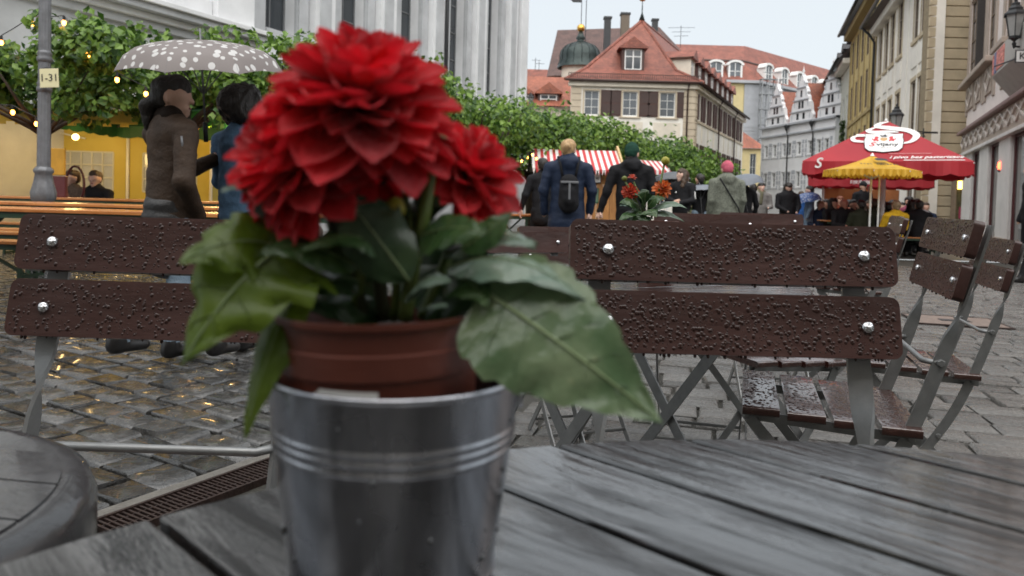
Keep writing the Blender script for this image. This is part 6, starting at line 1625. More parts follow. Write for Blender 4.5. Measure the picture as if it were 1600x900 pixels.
group_table('second beer table deeper under the red parasols', a, b, 19.0)
q = at(1321, 332, 17.1)
bt = thing('bottle', 'pale bottle standing on the table under the red parasol', 'bottle', (q.x, 17.1, gz(17.2)+.77))
MB().lathe([(0,.0),(.036,.0),(.037,.16),(.016,.22),(.014,.29)], 12).build('glass_body', pm('bottle glass', (.45,.5,.46), .1), bt, True); MB().lathe([(0,.3),(.016,.3),(.016,.28)], 10).build('cap', WHITE, bt)
ob = at(1330, 330, 24.5); tc_ = thing('orange_tarpaulin', 'orange tarpaulin wall lit behind the guests under the parasols', 'tarpaulin', (ob.x, 24.5, gz(24.5)))
wT = at(1405, 330, 24.5).x - ob.x
mb = MB(); N = 24
vs = [(wT*(i/N)-.9*(1-i/N), .06*math.sin(i*1.1), z) for i in range(N+1) for z in (.1, 1.75)]
mb.add(vs, [(2*i,2*i+2,2*i+3,2*i+1) for i in range(N)]).build('sheet', leafmat('orange sheet', (.55,.20,.07), (.62,.26,.11), .3, .6, 2), tc_, True)
for x in (-.9, wT): MB().tube([(x,.1,0),(x,.1,1.8)], .03, 6).build('post', WHITE, tc_)
# guests in the tent
def tguest(label, px, coat, hair, face, yaw, seed):
    q = at(px, 300, 11.0); person(label, q.x, 11.0, 1.66, face, coat, BLK, BOOT, SKIN2, hair, arms=[((-.25,.08,1.14),(-.12,.32,1.10)), ((.25,.08,1.14),(.12,.32,1.10))], legs=SIT, hem=.88, yaw=yaw, res=.018, sit=True, seed=seed, wide=1.1)
tguest('seated person in brown checked top in the tent, chair hoop before them', 113, pm('brown checked top', (.10,.065,.045), .8, 0, .5, 40), ('short', HAIRM), 170, -20, 51)
tguest('seated person in black hoodie looking at the camera from the tent', 149, BLK, ('short', HAIRM), 178, 5, 52)
beer_table('bench under the two people seated in the tent', -7.6, -5.0, 10.98, GB_, .45, .27, 2, 'beer_bench', 'bench')
q = at(116, 285, 10.7); hp_ = thing('hoop_chair_back', 'dark oval hooped chair back in front of the checked top', 'chair', (q.x, 10.72, gz(10.7)))
MB().tube([(.13*math.sin(a_), 0, 1.02+.26*math.cos(a_)) for a_ in [2*math.pi*i/20 for i in range(21)]], .016, 6).build('hoop', DOORM, hp_, True)
MB().tube([(-.1,0,.8),(-.12,0,0)], .014, 6).tube([(.1,0,.8),(.12,0,0)], .014, 6).build('leg', DOORM, hp_)
# passer-by cut by the right edge
p = onz(1606, 442, -.05); person('passer-by in dark clothes cut off by the right picture edge', p.x, p.y, 1.7, 75, BLK, BLK, BOOT, SKIN, ('short', HAIRD), legs=[((-.10,.02,.48),(-.10,.12,.08)), ((.10,.02,.48),(.10,-.10,.08))], res=.02, seed=61)
# ------------------------------------------------------------------ folding garden chairs
def upright_mesh():
    ctrl = [(-.240,.898),(-.225,.84),(-.205,.765),(-.175,.66),(-.145,.56),(-.105,.44),(-.045,.30),(.05,.15),(.19,.0)]
    pts = spl(ctrl, 10); P = []; Fr = []; prof = []
    n = len(pts)
    for i, (y, z) in enumerate(pts):
        a, b = pts[max(i-1,0)], pts[min(i+1,n-1)]; t = Vector((0, b[0]-a[0], b[1]-a[1])).normalized()
        X = Vector((1,0,0)); N = t.cross(X).normalized()
        k = min(1, max(0, (.735-z)/.12)); k = k*k*(3-2*k); an = k*math.pi/2
        s = X*math.cos(an) + N*math.sin(an); u = -X*math.sin(an) + N*math.cos(an)
        P.append((0,y,z)); Fr.append((s, u)); w = .015 if z > .7 else .0145
        prof.append([(-w,-.0028),(w,-.0028),(w,.0028),(-w,.0028)])
    mb = MB(); mb.sweep(P, Fr, prof); return mb
def board_mesh(L, H, T, curve=.006, n=10, rc=.012):
    """rounded board: x length, z height, y thickness; slightly hollow"""
    out = []
    for cx, cz, a0 in ((L/2-rc,H/2-rc,0),(-L/2+rc,H/2-rc,90),(-L/2+rc,-H/2+rc,180),(L/2-rc,-H/2+rc,270)):
        for k in range(5): a = rad(a0+k*22.5); out.append((cx+rc*math.cos(a), cz+rc*math.sin(a)))
    bm = bmesh.new()
    fr = [bm.verts.new((x, -T/2, z)) for x, z in out]; bk = [bm.verts.new((x, T/2, z)) for x, z in out]
    bm.faces.new(fr); bm.faces.new(bk[::-1]); m = len(out)
    for i in range(m): bm.faces.new((fr[i], bk[i], bk[(i+1)%m], fr[(i+1)%m]))
    bmesh.ops.recalc_face_normals(bm, faces=bm.faces)
    cuts = [-L/2+rc+(L-2*rc)*k/n for k in range(1, n)]
    for x in cuts: bmesh.ops.bisect_plane(bm, geom=bm.verts[:]+bm.edges[:]+bm.faces[:], plane_co=(x,0,0), plane_no=(1,0,0))
    for v in bm.verts: v.co.y += curve*(1-(2*v.co.x/L)**2)*-1
    me = bpy.data.meshes.new('board'); bm.to_mesh(me); bm.free(); me.materials.append(BOARD); me.shade_smooth(); me.set_sharp_from_angle(angle=rad(35))
    return me
BACKB = board_mesh(.43, .080, .021); SLAT = board_mesh(.40, .021, .080, 0, 4, .006); SLAT.materials[0] = SEATB
UPR = upright_mesh().mesh('upright'); UPR.materials.append(STEEL); UPR.shade_smooth(); UPR.set_sharp_from_angle(angle=rad(35))
BOLTM = MB().lathe([(.0075,0),(.0078,.0018),(.0066,.0042),(.004,.0056),(0,.006)], 14).mesh('bolt'); BOLTM.materials.append(BOLT); BOLTM.shade_smooth()
_l = MB(); _c = spl([(.215,.435),(.12,.33),(-.02,.16),(-.16,.0)], 4)
_l.sweep([(0,y,z) for y, z in _c], [(Vector((0,.72,.69)).cross(Vector((1,0,0))), Vector((1,0,0))) for _ in _c], [(-.0125,-.0025),(.0125,-.0025),(.0125,.0025),(-.0125,.0025)])
LEGM = _l.mesh('leg'); LEGM.materials.append(STEEL)
ROD = MB().tube([(-.172,0,0),(-.168,.012,0),(-.155,.026,0),(.155,.026,0),(.168,.012,0),(.172,0,0)], .0062, 8).mesh('rod'); ROD.materials.append(STEEL); ROD.shade_smooth()
RAIL = MB().box(-.0025,.0025,-.145,.225,-.022,0).mesh('rail'); RAIL.materials.append(STEEL)
NUT = MB().lathe([(0,.008),(.007,.008),(.009,.003),(.009,0)], 6).mesh('rivet'); NUT.materials.append(STEEL)
def drops_on(front_n, seed, L, H, T, curve, smin, smax, top=True):
    rng = random.Random(seed); mb = MB()
    def one(c, nrm, up, r, el):
        s = up.cross(nrm); N = 7; vs = [c + nrm*r*.36]
        for ring, hgt in ((.66,.28),(1.0,-.02)):
            for j in range(N):
                a = 2*math.pi*j/N; k = 1 + (el if math.sin(a) < 0 else 0)*.9
                vs.append(c + s*(r*ring*math.cos(a)) + up*(r*ring*math.sin(a)*k) + nrm*(r*hgt))
        fs = [(0,1+j,1+(j+1)%N) for j in range(N)] + [(1+j,8+j,8+(j+1)%N,1+(j+1)%N) for j in range(N)]
        mb.add(vs, fs)
    for i in range(front_n):
        x = rng.uniform(-L/2+.006, L/2-.006); z = rng.uniform(-H/2+.005, H/2-.005); r = smin + (smax-smin)*rng.random()**2.2
        y = T/2 - curve*(1-(2*x/L)**2)
        one(Vector((x, y, z)), Vector((0,1,0)), Vector((0,0,1)), r, rng.random()**2)
    if top:
        for i in range(front_n//7):
            x = rng.uniform(-L/2+.012, L/2-.012); y = rng.uniform(-T/2+.003, T/2-.003) - curve*(1-(2*x/L)**2); r = rng.uniform(smin, smax)*.8
            one(Vector((x, y, H/2-.001)), Vector((0,0,1)), Vector((0,1,0)), r, 0)
        for i in range(front_n//50):                                     # drops hanging from the lower edge
            x = rng.uniform(-L/2+.012, L/2-.012); y = -curve*(1-(2*x/L)**2)+T*.3; r = rng.uniform(smin, smax)
            mb.ball((x, y, -H/2-r*.5), (r*.8, r*.8, r*1.1), 6, 4)
    me = mb.mesh('water_drops'); me.materials.append(DROP); me.shade_smooth()
    return me
DROPS = [drops_on(1500, s, .43, .080, .021, .006, .0007, .0032) for s in (1, 2)]
DROPS2 = [drops_on(800, s, .43, .080, .021, .006, .0007, .0032) for s in (3, 4)]
SDROPS = [drops_on(260, s, .40, .083, .021, 0, .0016, .005, False) for s in (5,)]
def chair(label, x, y, rot, drops=None, s=1.0, seatdrops=False, fold=0, z=None, tilt=0):
    t = thing('folding_chair', label, 'chair', (x, y, gz(y) if z is None else z), rad(rot), 'brown slatted folding chairs')
    t.scale = (s, s, s)
    if tilt: t.rotation_euler = (rad(tilt), 0, rad(rot))
    tb = math.atan2(.02, .08)
    for k, (yy, zz) in enumerate(((-.219,.868),(-.200,.777))):
        M = Matrix.Translation((0, yy+.0055, zz)) @ Matrix.Rotation(rad(13), 4, 'X')
        b = link('back_board', BACKB, None, t, M=M)
        for sx in (-.172, .165): link('bolt', BOLTM, None, b, M=Matrix.Translation((sx, .0085, 0)) @ Matrix.Rotation(-math.pi/2, 4, 'X'))
        if drops:
            d = link('water_drops', drops[k], None, b); d['kind'] = 'stuff'
    for sx in (-1, 1):
        link('upright', UPR, None, t, M=Matrix.Translation((sx*.172, -.012, 0)))
        link('leg', LEGM, None, t, M=Matrix.Translation((sx*.158, 0, 0)))
        link('seat_rail', RAIL, None, t, M=Matrix.Translation((sx*.150, 0, .440)) @ Matrix.Rotation(rad(3), 4, 'X'))
        for y_, z_ in ((-.158,.60),(-.108,.43),(-.012,.235)): link('rivet', NUT, None, t, M=Matrix.Translation((sx*.175, y_-.012, z_)) @ Matrix.Rotation(sx*math.pi/2, 4, 'Y'))
    for y_, z_ in ((-.165,.60),(-.115,.43)): link('rod', ROD, None, t, M=Matrix.Translation((0, y_, z_)))
    link('rod', ROD, None, t, M=Matrix.Translation((0, -.10, .065)) @ Matrix.Diagonal((.92,.2,1,1)))
    link('rod', ROD, None, t, M=Matrix.Translation((0, .12, .06)) @ Matrix.Diagonal((1,.2,1,1)))
    for i in range(4):
        b = link('seat_slat', SLAT, None, t, M=Matrix.Translation((0, -.098+i*.0965, .452+(.0935*i-.1)*.05)))
        if seatdrops:
            d = link('water_drops', SDROPS[0], None, b, M=Matrix.Rotation(math.pi/2, 4, 'X')); d['kind'] = 'stuff'
    return t
chair('wet chair facing the camera directly across the plank table', .300, .800, 180.7, DROPS, 1.018)
chair('wet chair at the left, partly hidden behind the flower leaves', -.492, .866, 179, DROPS2)
chair('side-on chair at the right with all four seat slats showing', .835, 1.87, 73, DROPS2, 1.025, True)
chair('outermost side-on chair at the right, set back behind another', 1.42, 2.58, 73, DROPS2, .95, True)
chair('chair seen edge-on beyond the wet chair across the table', 1.75, 3.9, 72, None, 1.0)
chair('second edge-on chair farther along the same row', 2.15, 4.7, 70, None, 1.0)
chair('chair backing on the far side of the orange dahlia table', .75, 2.92, 165, None, 1.0)
chair('chair turned away beyond the orange dahlia table, pale edge bolts', 1.30, 3.75, 178, None, 1.0)
chair('folded-out chair beside the second table, legs crossing under the wet chair', .93, 2.62, 110, None, .97)
chair('chair back left of the wet chair, nearest of two leaning ones', .10, 2.42, 205, None, .92)
chair('chair back left of the wet chair, farther of two leaning ones', .28, 3.0, 200, None, .92)

# ------------------------------------------------------------------ round plank tables
def plank_poly(R, a, b, n=14):
    a_, b_ = max(a, -R+.002), min(b, R-.002)
    ta = [math.asin(a_/R) + (math.asin(b_/R)-math.asin(a_/R))*k/n for k in range(n+1)]
    return [(R*math.cos(t), R*math.sin(t)) for t in ta] + [(-R*math.cos(t), R*math.sin(t)) for t in ta[::-1]]
def round_table(label, c, R, z, ang, pw, off, mat, thick=.026, name='plank_table', rim=None):
    t = thing(name, label, 'table', (c[0], c[1], gz(c[1])), 0)
    zz = z - gz(c[1]); k0 = math.floor((-R-off)/pw)
    k = k0
    while off + k*pw < R:
        a, b = off+k*pw+.0028, off+(k+1)*pw-.0028
        if b > -R+.012 and a < R-.012:
            MB().prism(plank_poly(R, a, b), zz-thick, zz).build('plank', mat, t, M=Matrix.Rotation(ang, 4, 'Z'), bevel=.0022)
        k += 1
    for s in (-.25, .25): MB().box(s*R-.02+0, s*R+.02, -R*.8, R*.8, zz-thick-.022, zz-thick-.0005).build('batten', IRON, t, M=Matrix.Rotation(ang, 4, 'Z'), bevel=.002)
    h = zz-thick-.022
    for s in (-1, 1):                                   # crossed flat-steel trestle legs
        for d in (-1, 1):
            MB().bar((s*R*.45, d*R*.55, h), (s*R*.45, -d*R*.55, .0), .006, .03, up=(0,0,1) ).build('leg', STEEL, t, M=Matrix.Rotation(ang+.3, 4, 'Z') @ Matrix.Translation((d*.008,0,0)))
    for y in (-.5, .5): MB().tube([(-R*.45, y*R, .04), (R*.45, y*R, .04)], .008, 8).build('stretcher', STEEL, t, M=Matrix.Rotation(ang+.3, 4, 'Z'))
    return t
TB = thing
ANG = rad(-44)
# plank gaps measured along the table normal
nrm_ = Vector((math.sin(-ANG), math.cos(-ANG)))        # local y axis in world = (-sin, cos) of ANG
cT = Vector((.2145, .0285)); off_ = (.3526 - (cT.x*-math.sin(ANG) + cT.y*math.cos(ANG)))
round_table('round table of wet dark planks in front of the camera', cT, .58, .76, ANG, .0915, off_, TABLE)
round_table('second plank table behind the wet chair carrying the orange dahlias', (.30, 1.98), .46, .745, rad(25), .092, .02, TABLE, name='plank_table')
# small dark drum-edged table at lower left
bt2 = thing('side_table', 'small round charcoal table with thick rounded rim at lower left', 'table', (-.53, .5077, 0))
RB = .2225
MB().lathe([(0,.640),(RB-.03,.640),(RB-.006,.648),(RB,.662),(RB,.700),(RB-.005,.713),(RB-.017,.7195),(RB-.024,.7185),(0,.7185)], 64).build('rim_top', BLACK, bt2, 60)
for k in range(-3, 4):
    if abs(k*.062) < RB-.04: MB().prism(plank_poly(RB-.026, k*.062+.0012-.031, k*.062-.0012+.031), .7186, .7200).build('top_plank', BLACK, bt2, M=Matrix.Rotation(rad(-8), 4, 'Z'))
MB().lathe([(.035,.02),(.028,.3),(.035,.64)], 16).build('column', IRON, bt2, True)
MB().lathe([(0,.03),(.17,.022),(.18,.01),(.18,0),(0,0)], 32).build('foot', IRON, bt2, True)

# ------------------------------------------------------------------ zinc bucket
DB = .375
bc = at(617, 700, DB); zr_ = at(617, 606, DB-.03).z
bx, by = bc.x, DB
rT = 199/F_PX*DB*.985; hB = zr_ - .76
rBot = rT*.80
bk = thing('zinc_bucket', 'small galvanised bucket with three raised bands on the plank table', 'bucket', (bx, by, .7605))
def rb(f): return rBot + (rT-rBot)*f
pf_ = [(0,.003),(rBot-.004,.003),(rBot-.002,0),(rBot,.004)]
for f in [i/150 for i in range(1, 151)]:
    b_ = sum(.0009*math.exp(-((f-c)/.0085)**2) for c in (.685,.732,.775)) + .0010*math.exp(-((f-.06)/.02)**2)
    pf_.append((rb(f)+b_, hB*f))
pf_ += [(rT+.0016,hB+.001),(rT+.0012,hB+.0028),(rT-.0006,hB+.0026),(rT-.0012,hB-.001),(rb(.6)-.0014,hB*.6),(rb(.2)-.0014,hB*.2),(0,hB*.03)]
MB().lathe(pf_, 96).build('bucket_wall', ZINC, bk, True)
WATER = pm('clear water bead', (.10,.105,.11), .03, .3, .1, 20, spec=.7)
_wd = MB(); _rg = random.Random(8)
for i in range(22):
    a_ = -math.pi/2 + _rg.uniform(-1.4, 1.4); f_ = _rg.uniform(.08, .97); r_ = rb(f_); s_ = .0006 + .0016*_rg.random()**2.5
    _wd.ball((r_*math.cos(a_), r_*math.sin(a_), hB*f_), (s_, s_, s_*1.25), 7, 5)
_o = _wd.build('water_drops', WATER, bk, True); _o['kind'] = 'stuff'
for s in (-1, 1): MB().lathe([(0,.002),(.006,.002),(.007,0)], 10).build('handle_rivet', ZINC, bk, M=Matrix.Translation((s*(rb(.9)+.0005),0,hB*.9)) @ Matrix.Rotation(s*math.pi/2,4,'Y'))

# ------------------------------------------------------------------ potted dahlias
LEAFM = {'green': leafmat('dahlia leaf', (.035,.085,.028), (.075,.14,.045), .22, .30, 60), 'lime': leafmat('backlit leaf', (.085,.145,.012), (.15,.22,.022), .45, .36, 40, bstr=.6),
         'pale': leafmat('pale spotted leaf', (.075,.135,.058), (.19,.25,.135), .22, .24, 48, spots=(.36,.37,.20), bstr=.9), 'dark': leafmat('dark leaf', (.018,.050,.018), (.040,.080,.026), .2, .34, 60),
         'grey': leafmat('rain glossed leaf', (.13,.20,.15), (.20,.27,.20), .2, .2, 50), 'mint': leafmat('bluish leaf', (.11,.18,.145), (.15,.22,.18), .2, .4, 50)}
STEMM = leafmat('stem', (.10,.16,.03), (.16,.20,.06), .15, .4, 40); STEMD = leafmat('dark stem', (.035,.05,.02), (.06,.06,.03), .1, .5, 40)
VEIN = leafmat('leaf vein', (.22,.30,.13), (.26,.33,.17), .2, .4, 40)
def leaf(parent, a, m, b, up, w, mat, teeth=7, fold=.18, cup=.0, vein=True, seed=0, wave=.06, shape=1.0, tdepth=.13):
    """leaf blade along the curve a-m-b, up = side the upper face looks to"""
    rng = random.Random(seed); a, m, b, up = Vector(a), Vector(m), Vector(b), Vector(up)
    ns, ntt = 26, 10; vs = []; L = (b-a).length; mid = []
    for i in range(ns+1):
        s = i/ns; p = a*(1-s)**2 + m*2*s*(1-s) + b*s*s; t = ((m-a)*(1-s) + (b-m)*s).normalized()
        sd_ = t.cross(up).normalized(); n = sd_.cross(t).normalized()
        prof = (math.sin(math.pi*min(1, s**(.72*shape)))**.85)*(1-.15*s) if 0 < s < 1 else 0
        tri = abs(((s*teeth) % 1) - .25); edge = 1 - tdepth*(1-((s*teeth) % 1)) if .12 < s < .97 else 1
        mid.append((p, n))
        for j in range(ntt+1):
            u = -1 + 2*j/ntt; e = edge if abs(u) > .75 else 1
            ww = w*prof*u*e
            zz = -fold*abs(u)**1.5*w*prof + cup*w*u*u + wave*w*math.sin(s*9+u*2.3+seed)*abs(u) + .025*w*math.sin(s*teeth*2*math.pi+abs(u)*5)*(.4+abs(u))
            vs.append(p + sd_*ww + n*zz)
    k = ntt+1
    fs = [(i*k+j, i*k+j+1, (i+1)*k+j+1, (i+1)*k+j) for i in range(ns) for j in range(ntt)]
    o = MB().add(vs, fs).build('leaf', mat, parent, True)
    if vein:
        MB().tube([p + n*w*.012 for p, n in mid], [w*.035*(1-.8*i/ns) for i in range(ns+1)], 6).build('midrib', VEIN, o, True)
        vm = MB()
        for i in range(4, ns-3, 4):
            for sg2 in (0, 1):
                pts = []
                for q in range(4):
                    jj = ntt//2 + (1 if sg2 else -1)*int(round(q/3*(ntt//2-1))); ii = min(ns, i + q)
                    pts.append(vs[ii*k+jj] + mid[ii][1]*w*.006)
                vm.tube(pts, [w*.014, w*.011, w*.008, w*.004], 5)
        vm.build('side_veins', mat, o, True)
    return o
def petal_mesh(L, W, cup, curl, pointy, n=9, m=6):
    vs = []
    for i in range(n+1):
        s = i/n; y = L*s; w = W*(math.sin(math.pi*min(1, .06+.94*s**pointy))**.45 if s < 1 else 0.12)
        for j in range(m+1):
            u = -1+2*j/m; vs.append((w*u, y, L*curl*(s**2) + cup*w*u*u + W*.06*math.cos(u*math.pi*2)*s))
    k = m+1
    me = bpy.data.meshes.new('petal'); me.from_pydata(vs, [], [(i*k+j, i*k+j+1, (i+1)*k+j+1, (i+1)*k+j) for i in range(n) for j in range(m)]); me.shade_smooth()
    return me
def petalmat(name, c1, c2):
    m = leafmat(name, c1, c2, .34, .34, 90, objrand=.32, bstr=.4)
    m.node_tree.nodes['Principled BSDF'].inputs['Sheen Weight'].default_value = .35
    return m
PET_R = petalmat('red petal', (.58,.008,.018), (.82,.020,.036))
PET_O = petalmat('coral petal', (.62,.06,.03), (.72,.12,.04)); PET_OO = petalmat('orange petal', (.66,.14,.02), (.74,.22,.05)); PET_P = petalmat('pink petal', (.62,.10,.10), (.74,.22,.12))
def flower(parent, c, axis, R, mat, N=64, name='flower', spread=112, seed=0, pts=None, inner=.34):
    c, axis = Vector(c), Vector(axis).normalized(); rng = random.Random(seed)
    f = bpy.data.objects.new(name, None); COL.objects.link(f); f.parent = parent; f.empty_display_size = .01
    Q = Vector((0,0,1)).rotation_difference(axis).to_matrix().to_4x4(); Q.translation = c; f.matrix_basis = Q
    ms = [petal_mesh(1, .235, .60, .20, 1.1), petal_mesh(1, .25, .46, .10, 1.2), petal_mesh(1, .26, .36, -.02, 1.3)]
    for m_ in ms: m_.materials.append(mat)
    for i in range(N):
        q = (i+.5)/N; el = 8 + spread*q**.82 + rng.uniform(-7, 7); L = R*(inner + (1-inner)*q**.55)*rng.uniform(.88, 1.1)
        a = i*2.39996 + rng.uniform(-.12, .12)
        me = ms[0] if q < .3 else ms[1] if q < .7 else ms[2]
        M = Matrix.Rotation(a, 4, 'Z') @ Matrix.Rotation(rad(90-el), 4, 'X') @ Matrix.Rotation(rng.uniform(-.3,.3), 4, 'Y') @ Matrix.Diagonal((L*rng.uniform(.85,1.12), L, L, 1))
        M.translation = Matrix.Rotation(a, 4, 'Z') @ Vector((0, R*.06*q, -R*.20*q))
        link('petal', me, None, f, M=M)
    MB().lathe([(0,-R*.42),(R*.10,-R*.40),(R*.20,-R*.22),(R*.14,-R*.05),(0,0)], 12).build('calyx', LEAFM['dark'], f, True)
    return f
plant = thing('potted_dahlia', 'red dahlia plant in a brown plastic pot inside the bucket', 'potted plant', (bx, by, .7605))
def PL_(px, py, Y): return at(px, py, Y) - Vector((bx, by, .7605))
# nursery pot stands up out of the bucket
zp0, zp1 = PL_(600, 612, DB-.02).z, PL_(600, 497, DB-.03).z
rp0 = (762-440)/2/F_PX*(DB)*.985
pxo = PL_(603, 540, DB).x
pot = MB().lathe([(0,.012),(rp0*.74,.012),(rp0*.93,zp0*.8),(rp0*.955,zp0+(zp1-zp0)*.28),(rp0*.985,zp0+(zp1-zp0)*.30),(rp0*.995,zp0+(zp1-zp0)*.60),(rp0*.97,zp0+(zp1-zp0)*.62),(rp0*.985,zp1-.004),(rp0*1.02,zp1-.003),(rp0*1.025,zp1),(rp0*.99,zp1),(rp0*.96,zp1-.012),(rp0*.9,zp1-.03)], 72, (0,0,0)).build('pot', TERRA, plant, 40, M=Matrix.Translation((pxo, 0, 0)) @ Matrix.Rotation(rad(-1.5), 4, 'Y'))
MB().lathe([(0,zp1-.012),(rp0*.5,zp1-.010),(rp0*.95,zp1-.016)], 32).build('soil', SOIL, plant, True, M=Matrix.Translation((pxo,0,0)))
lab = MB(); a0, a1 = math.radians(-128), math.radians(-84)
n_ = 14; rl_ = rp0*.975
vs = [(rl_*math.cos(a0+(a1-a0)*i/n_), rl_*math.sin(a0+(a1-a0)*i/n_), z) for i in range(n_+1) for z in (zp0-.012, zp0+(zp1-zp0)*.19)]
lab.add(vs, [(2*i,2*i+2,2*i+3,2*i+1) for i in range(n_)]).build('white_label', PAPER, plant, True, M=Matrix.Translation((pxo,0,0)))
# flowers
F1 = flower(plant, PL_(566, 140, .352), (.10,-.34,.93), .0490, PET_R, 150, spread=118, seed=1)
F2 = flower(plant, PL_(464, 236, .352), (-.50,-.58,.62), .0410, PET_R, 124, spread=112, seed=2)
F3 = flower(plant, PL_(736, 264, .390), (.60,-.34,.72), .0350, PET_R, 84, spread=108, seed=3)
F4 = flower(plant, PL_(545, 232, .375), (0,-.6,.4), .034, PET_R, 60, spread=110, seed=6)
def stem(pts, r0, r1, mat=STEMM):
    P_ = [PL_(*p) for p in pts]; sp3 = []
    for i in range(len(P_)-1):
        for k in range(5): sp3.append(P_[i].lerp(P_[i+1], k/5))
    sp3.append(P_[-1]); n = len(sp3)
    MB().tube(sp3, [r0+(r1-r0)*i/(n-1) for i in range(n)], 8).build('stem', mat, plant, True)
stem([(632,500,.37),(645,420,.365),(662,340,.36),(676,250,.365),(690,215,.375)], .0036, .0028)
stem([(600,500,.38),(590,400,.375),(575,300,.365),(566,200,.358)], .0036, .003, STEMD)
stem([(570,500,.38),(545,400,.37),(510,320,.36),(490,270,.355)], .0034, .0028, STEMD)
stem([(660,500,.385),(700,400,.39),(728,330,.395),(738,285,.395)], .0032, .0026, STEMM)
stem([(615,500,.375),(622,400,.365),(617,335,.36)], .0022, .0018, STEMM)
stem([(640,500,.378),(640,350,.372),(628,262,.366)], .002, .0016, STEMM)
stem([(555,500,.38),(562,430,.372),(560,380,.37)], .003, .0026, STEMM)
def bud(px, py, Y, r, mat):
    b = MB().lathe([(0,-r),(r*.6,-r*.85),(r,-r*.2),(r*.92,r*.4),(r*.5,r*.9),(0,r*1.05)], 14).build('bud', mat, plant, True, M=Matrix.Translation(PL_(px,py,Y)) @ Matrix.Rotation(.4,4,'X'))
    mb = MB()
    for k in range(6):
        a = k*math.pi/3; mb.tube([(r*.3*math.cos(a),r*.3*math.sin(a),-r),(r*1.02*math.cos(a),r*1.02*math.sin(a),-r*.2),(r*.8*math.cos(a),r*.8*math.sin(a),r*.62)], [r*.22,r*.28,r*.06], 5)
    mb.build('sepal', LEAFM['dark'], b, True)
bud(617, 326, .360, .0058, leafmat('yellow bud', (.42,.40,.04), (.50,.46,.08), .25, .4, 60)); bud(628, 248, .366, .0072, leafmat('green bud', (.14,.18,.03), (.2,.22,.05), .2, .4, 60))
C_ = Vector((0, -1, .25)); U_ = Vector((0,-.35,1))
def LF(a, m, b, up, w, mat, **kw): return leaf(plant, PL_(*a), PL_(*m), PL_(*b), up, w/F_PX*.35, LEAFM[mat], **kw)
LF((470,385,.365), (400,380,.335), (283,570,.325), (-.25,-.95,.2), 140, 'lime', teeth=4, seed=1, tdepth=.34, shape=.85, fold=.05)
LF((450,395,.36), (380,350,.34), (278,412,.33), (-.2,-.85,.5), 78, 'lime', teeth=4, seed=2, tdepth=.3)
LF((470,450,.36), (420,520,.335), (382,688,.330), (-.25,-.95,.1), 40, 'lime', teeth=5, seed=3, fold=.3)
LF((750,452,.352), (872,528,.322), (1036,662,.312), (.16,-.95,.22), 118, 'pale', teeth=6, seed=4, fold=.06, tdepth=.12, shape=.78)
LF((700,420,.37), (800,370,.345), (915,470,.335), (.1,-.4,.9), 58, 'grey', teeth=5, seed=5, fold=.25)
LF((690,400,.38), (780,345,.37), (838,388,.355), (0,-.5,.86), 40, 'grey', teeth=5, seed=6)
LF((660,390,.385), (770,345,.38), (842,382,.37), (0,-.3,.95), 34, 'dark', teeth=5, seed=7)
LF((640,380,.36), (700,340,.345), (760,365,.335), (.1,-.7,.7), 52, 'green', teeth=5, seed=8)
LF((430,340,.355), (390,270,.345), (345,300,.335), (-.2,-.6,.75), 34, 'mint', teeth=4, seed=9, tdepth=.3)
LF((560,420,.355), (480,360,.34), (405,398,.335), (-.1,-.7,.7), 40, 'green', teeth=5, seed=10)
LF((600,400,.35), (560,340,.34), (470,392,.332), (-.1,-.5,.85), 34, 'green', teeth=5, seed=11)
LF((640,440,.345), (560,330,.345), (540,310,.34), (0,-.9,.4), 60, 'dark', teeth=4, seed=12)
LF((640,470,.36), (650,420,.34), (706,440,.335), (0,-.6,.8), 30, 'grey', teeth=4, seed=13)
LF((650,490,.36), (670,470,.345), (700,478,.335), (0,-.5,.8), 16, 'grey', teeth=4, seed=14)
LF((660,330,.37), (655,220,.365), (640,175,.36), (.2,-.9,.3), 26, 'dark', teeth=4, seed=15)
LF((690,330,.38), (670,230,.372), (648,190,.37), (.3,-.9,.3), 30, 'green', teeth=4, seed=16)
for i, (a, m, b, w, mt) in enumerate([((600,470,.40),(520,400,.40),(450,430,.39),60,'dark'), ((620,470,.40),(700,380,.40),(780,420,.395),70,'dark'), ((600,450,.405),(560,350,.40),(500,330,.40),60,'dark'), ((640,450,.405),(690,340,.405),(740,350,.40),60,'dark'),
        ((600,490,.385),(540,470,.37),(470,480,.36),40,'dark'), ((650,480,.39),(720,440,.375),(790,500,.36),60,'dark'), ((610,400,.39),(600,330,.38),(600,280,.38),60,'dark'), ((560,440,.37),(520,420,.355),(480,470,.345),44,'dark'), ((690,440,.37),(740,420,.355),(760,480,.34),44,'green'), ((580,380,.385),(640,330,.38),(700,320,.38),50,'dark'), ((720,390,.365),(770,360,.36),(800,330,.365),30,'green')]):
    LF(a, m, b, (0.1*(-1)**i, -.75, .6), w, mt, teeth=4, seed=20+i, vein=i > 5)

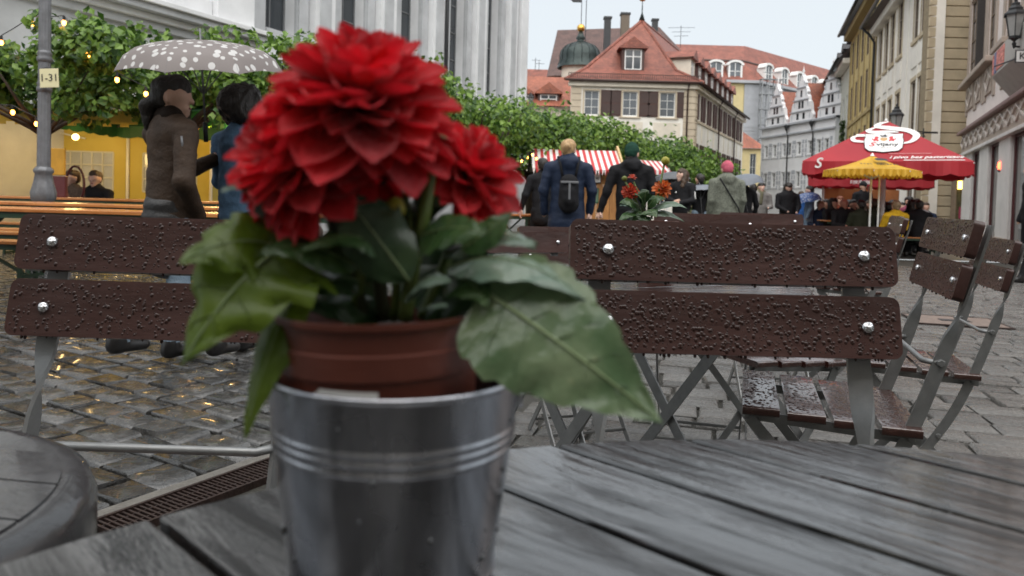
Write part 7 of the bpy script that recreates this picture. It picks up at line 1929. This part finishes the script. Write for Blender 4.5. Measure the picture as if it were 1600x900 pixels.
# orange dahlias on the second table
p2 = at(1004, 350, 2.05); 
pl2 = thing('potted_dahlia', 'coral and orange dahlia in a brown trough on the second table', 'potted plant', (p2.x+.02, 2.05, .7455))
def P2(px, py, Y=2.05): return at(px, py, Y) - Vector((p2.x+.02, 2.05, .7455))
zt5 = P2(1010, 345).z
MB().lathe([(0,.002),(.045,.002),(.052,zt5*.9),(.056,zt5*.9),(.058,zt5),(.052,zt5),(.048,zt5-.02),(0,zt5-.02)], 40).build('pot', TERRA, pl2, 40, M=Matrix.Translation((.02,0,0)))
flower(pl2, P2(985, 298), (-.2,-.85,.45), .026, PET_O, 56, seed=11, spread=110); flower(pl2, P2(988, 277), (0,-.2,.97), .016, PET_P, 26, seed=12, spread=80); flower(pl2, P2(1037, 293), (.25,-.6,.5), .029, PET_OO, 48, seed=13, spread=125, inner=.5)
for px, py, r, m in ((976,279,.008,'green bud'), (1040,251,.012,'yellow bud')):
    MB().lathe([(0,-r),(r*.7,-r*.8),(r,0),(r*.8,r*.6),(0,r)], 12).build('bud', bpy.data.materials[m], pl2, True, M=Matrix.Translation(P2(px,py)) @ Matrix.Rotation(1.0,4,'Y'))
for a, b in (((1005,345),(988,305)), ((1008,345),(990,284)), ((1015,345),(1035,300)), ((1003,340),(977,284)), ((1018,340),(1038,256))):
    q0, q1 = P2(*a), P2(*b); MB().tube([q0, q0.lerp(q1,.5)+Vector((.004,0,.004)), q1], .003, 6).build('stem', STEMM, pl2, True)
for i, (a, m, b, w, mt) in enumerate([((1003,330),(985,305),(967,318),14,'green'), ((1003,335),(980,325),(964,352),9,'green'), ((1005,335),(998,322),(984,350),18,'green'), ((1010,335),(1012,318),(1026,340),20,'green'), ((1008,320),(1006,295),(1014,298),13,'dark'), ((1015,330),(1045,308),(1074,326),10,'grey'), ((1015,335),(1040,325),(1070,347),9,'grey'), ((1008,325),(1000,300),(993,305),12,'dark'), ((1012,325),(1025,300),(1040,312),12,'green'), ((1008,340),(1005,330),(1012,352),16,'dark'), ((1000,325),(980,312),(968,322),10,'mint')]):
    leaf(pl2, P2(*a, 2.04), P2(*m, 2.02), P2(*b, 2.0 if i % 2 else 2.03), (0,-.6,.8), w/F_PX*2.0, LEAFM[mt], teeth=4, seed=50+i)

# lettering becomes real mesh
bpy.context.view_layer.update()
_dg = bpy.context.evaluated_depsgraph_get()
for o in TEXTS:
    me = bpy.data.meshes.new_from_object(o.evaluated_get(_dg)); par, Mb = o.parent, o.matrix_basis.copy(); mt_ = o.data.materials[0]
    bpy.data.objects.remove(o)
    me.name = 'lettering'
    if not len(me.materials): me.materials.append(mt_)
    link('lettering', me, None, par, M=Mb)
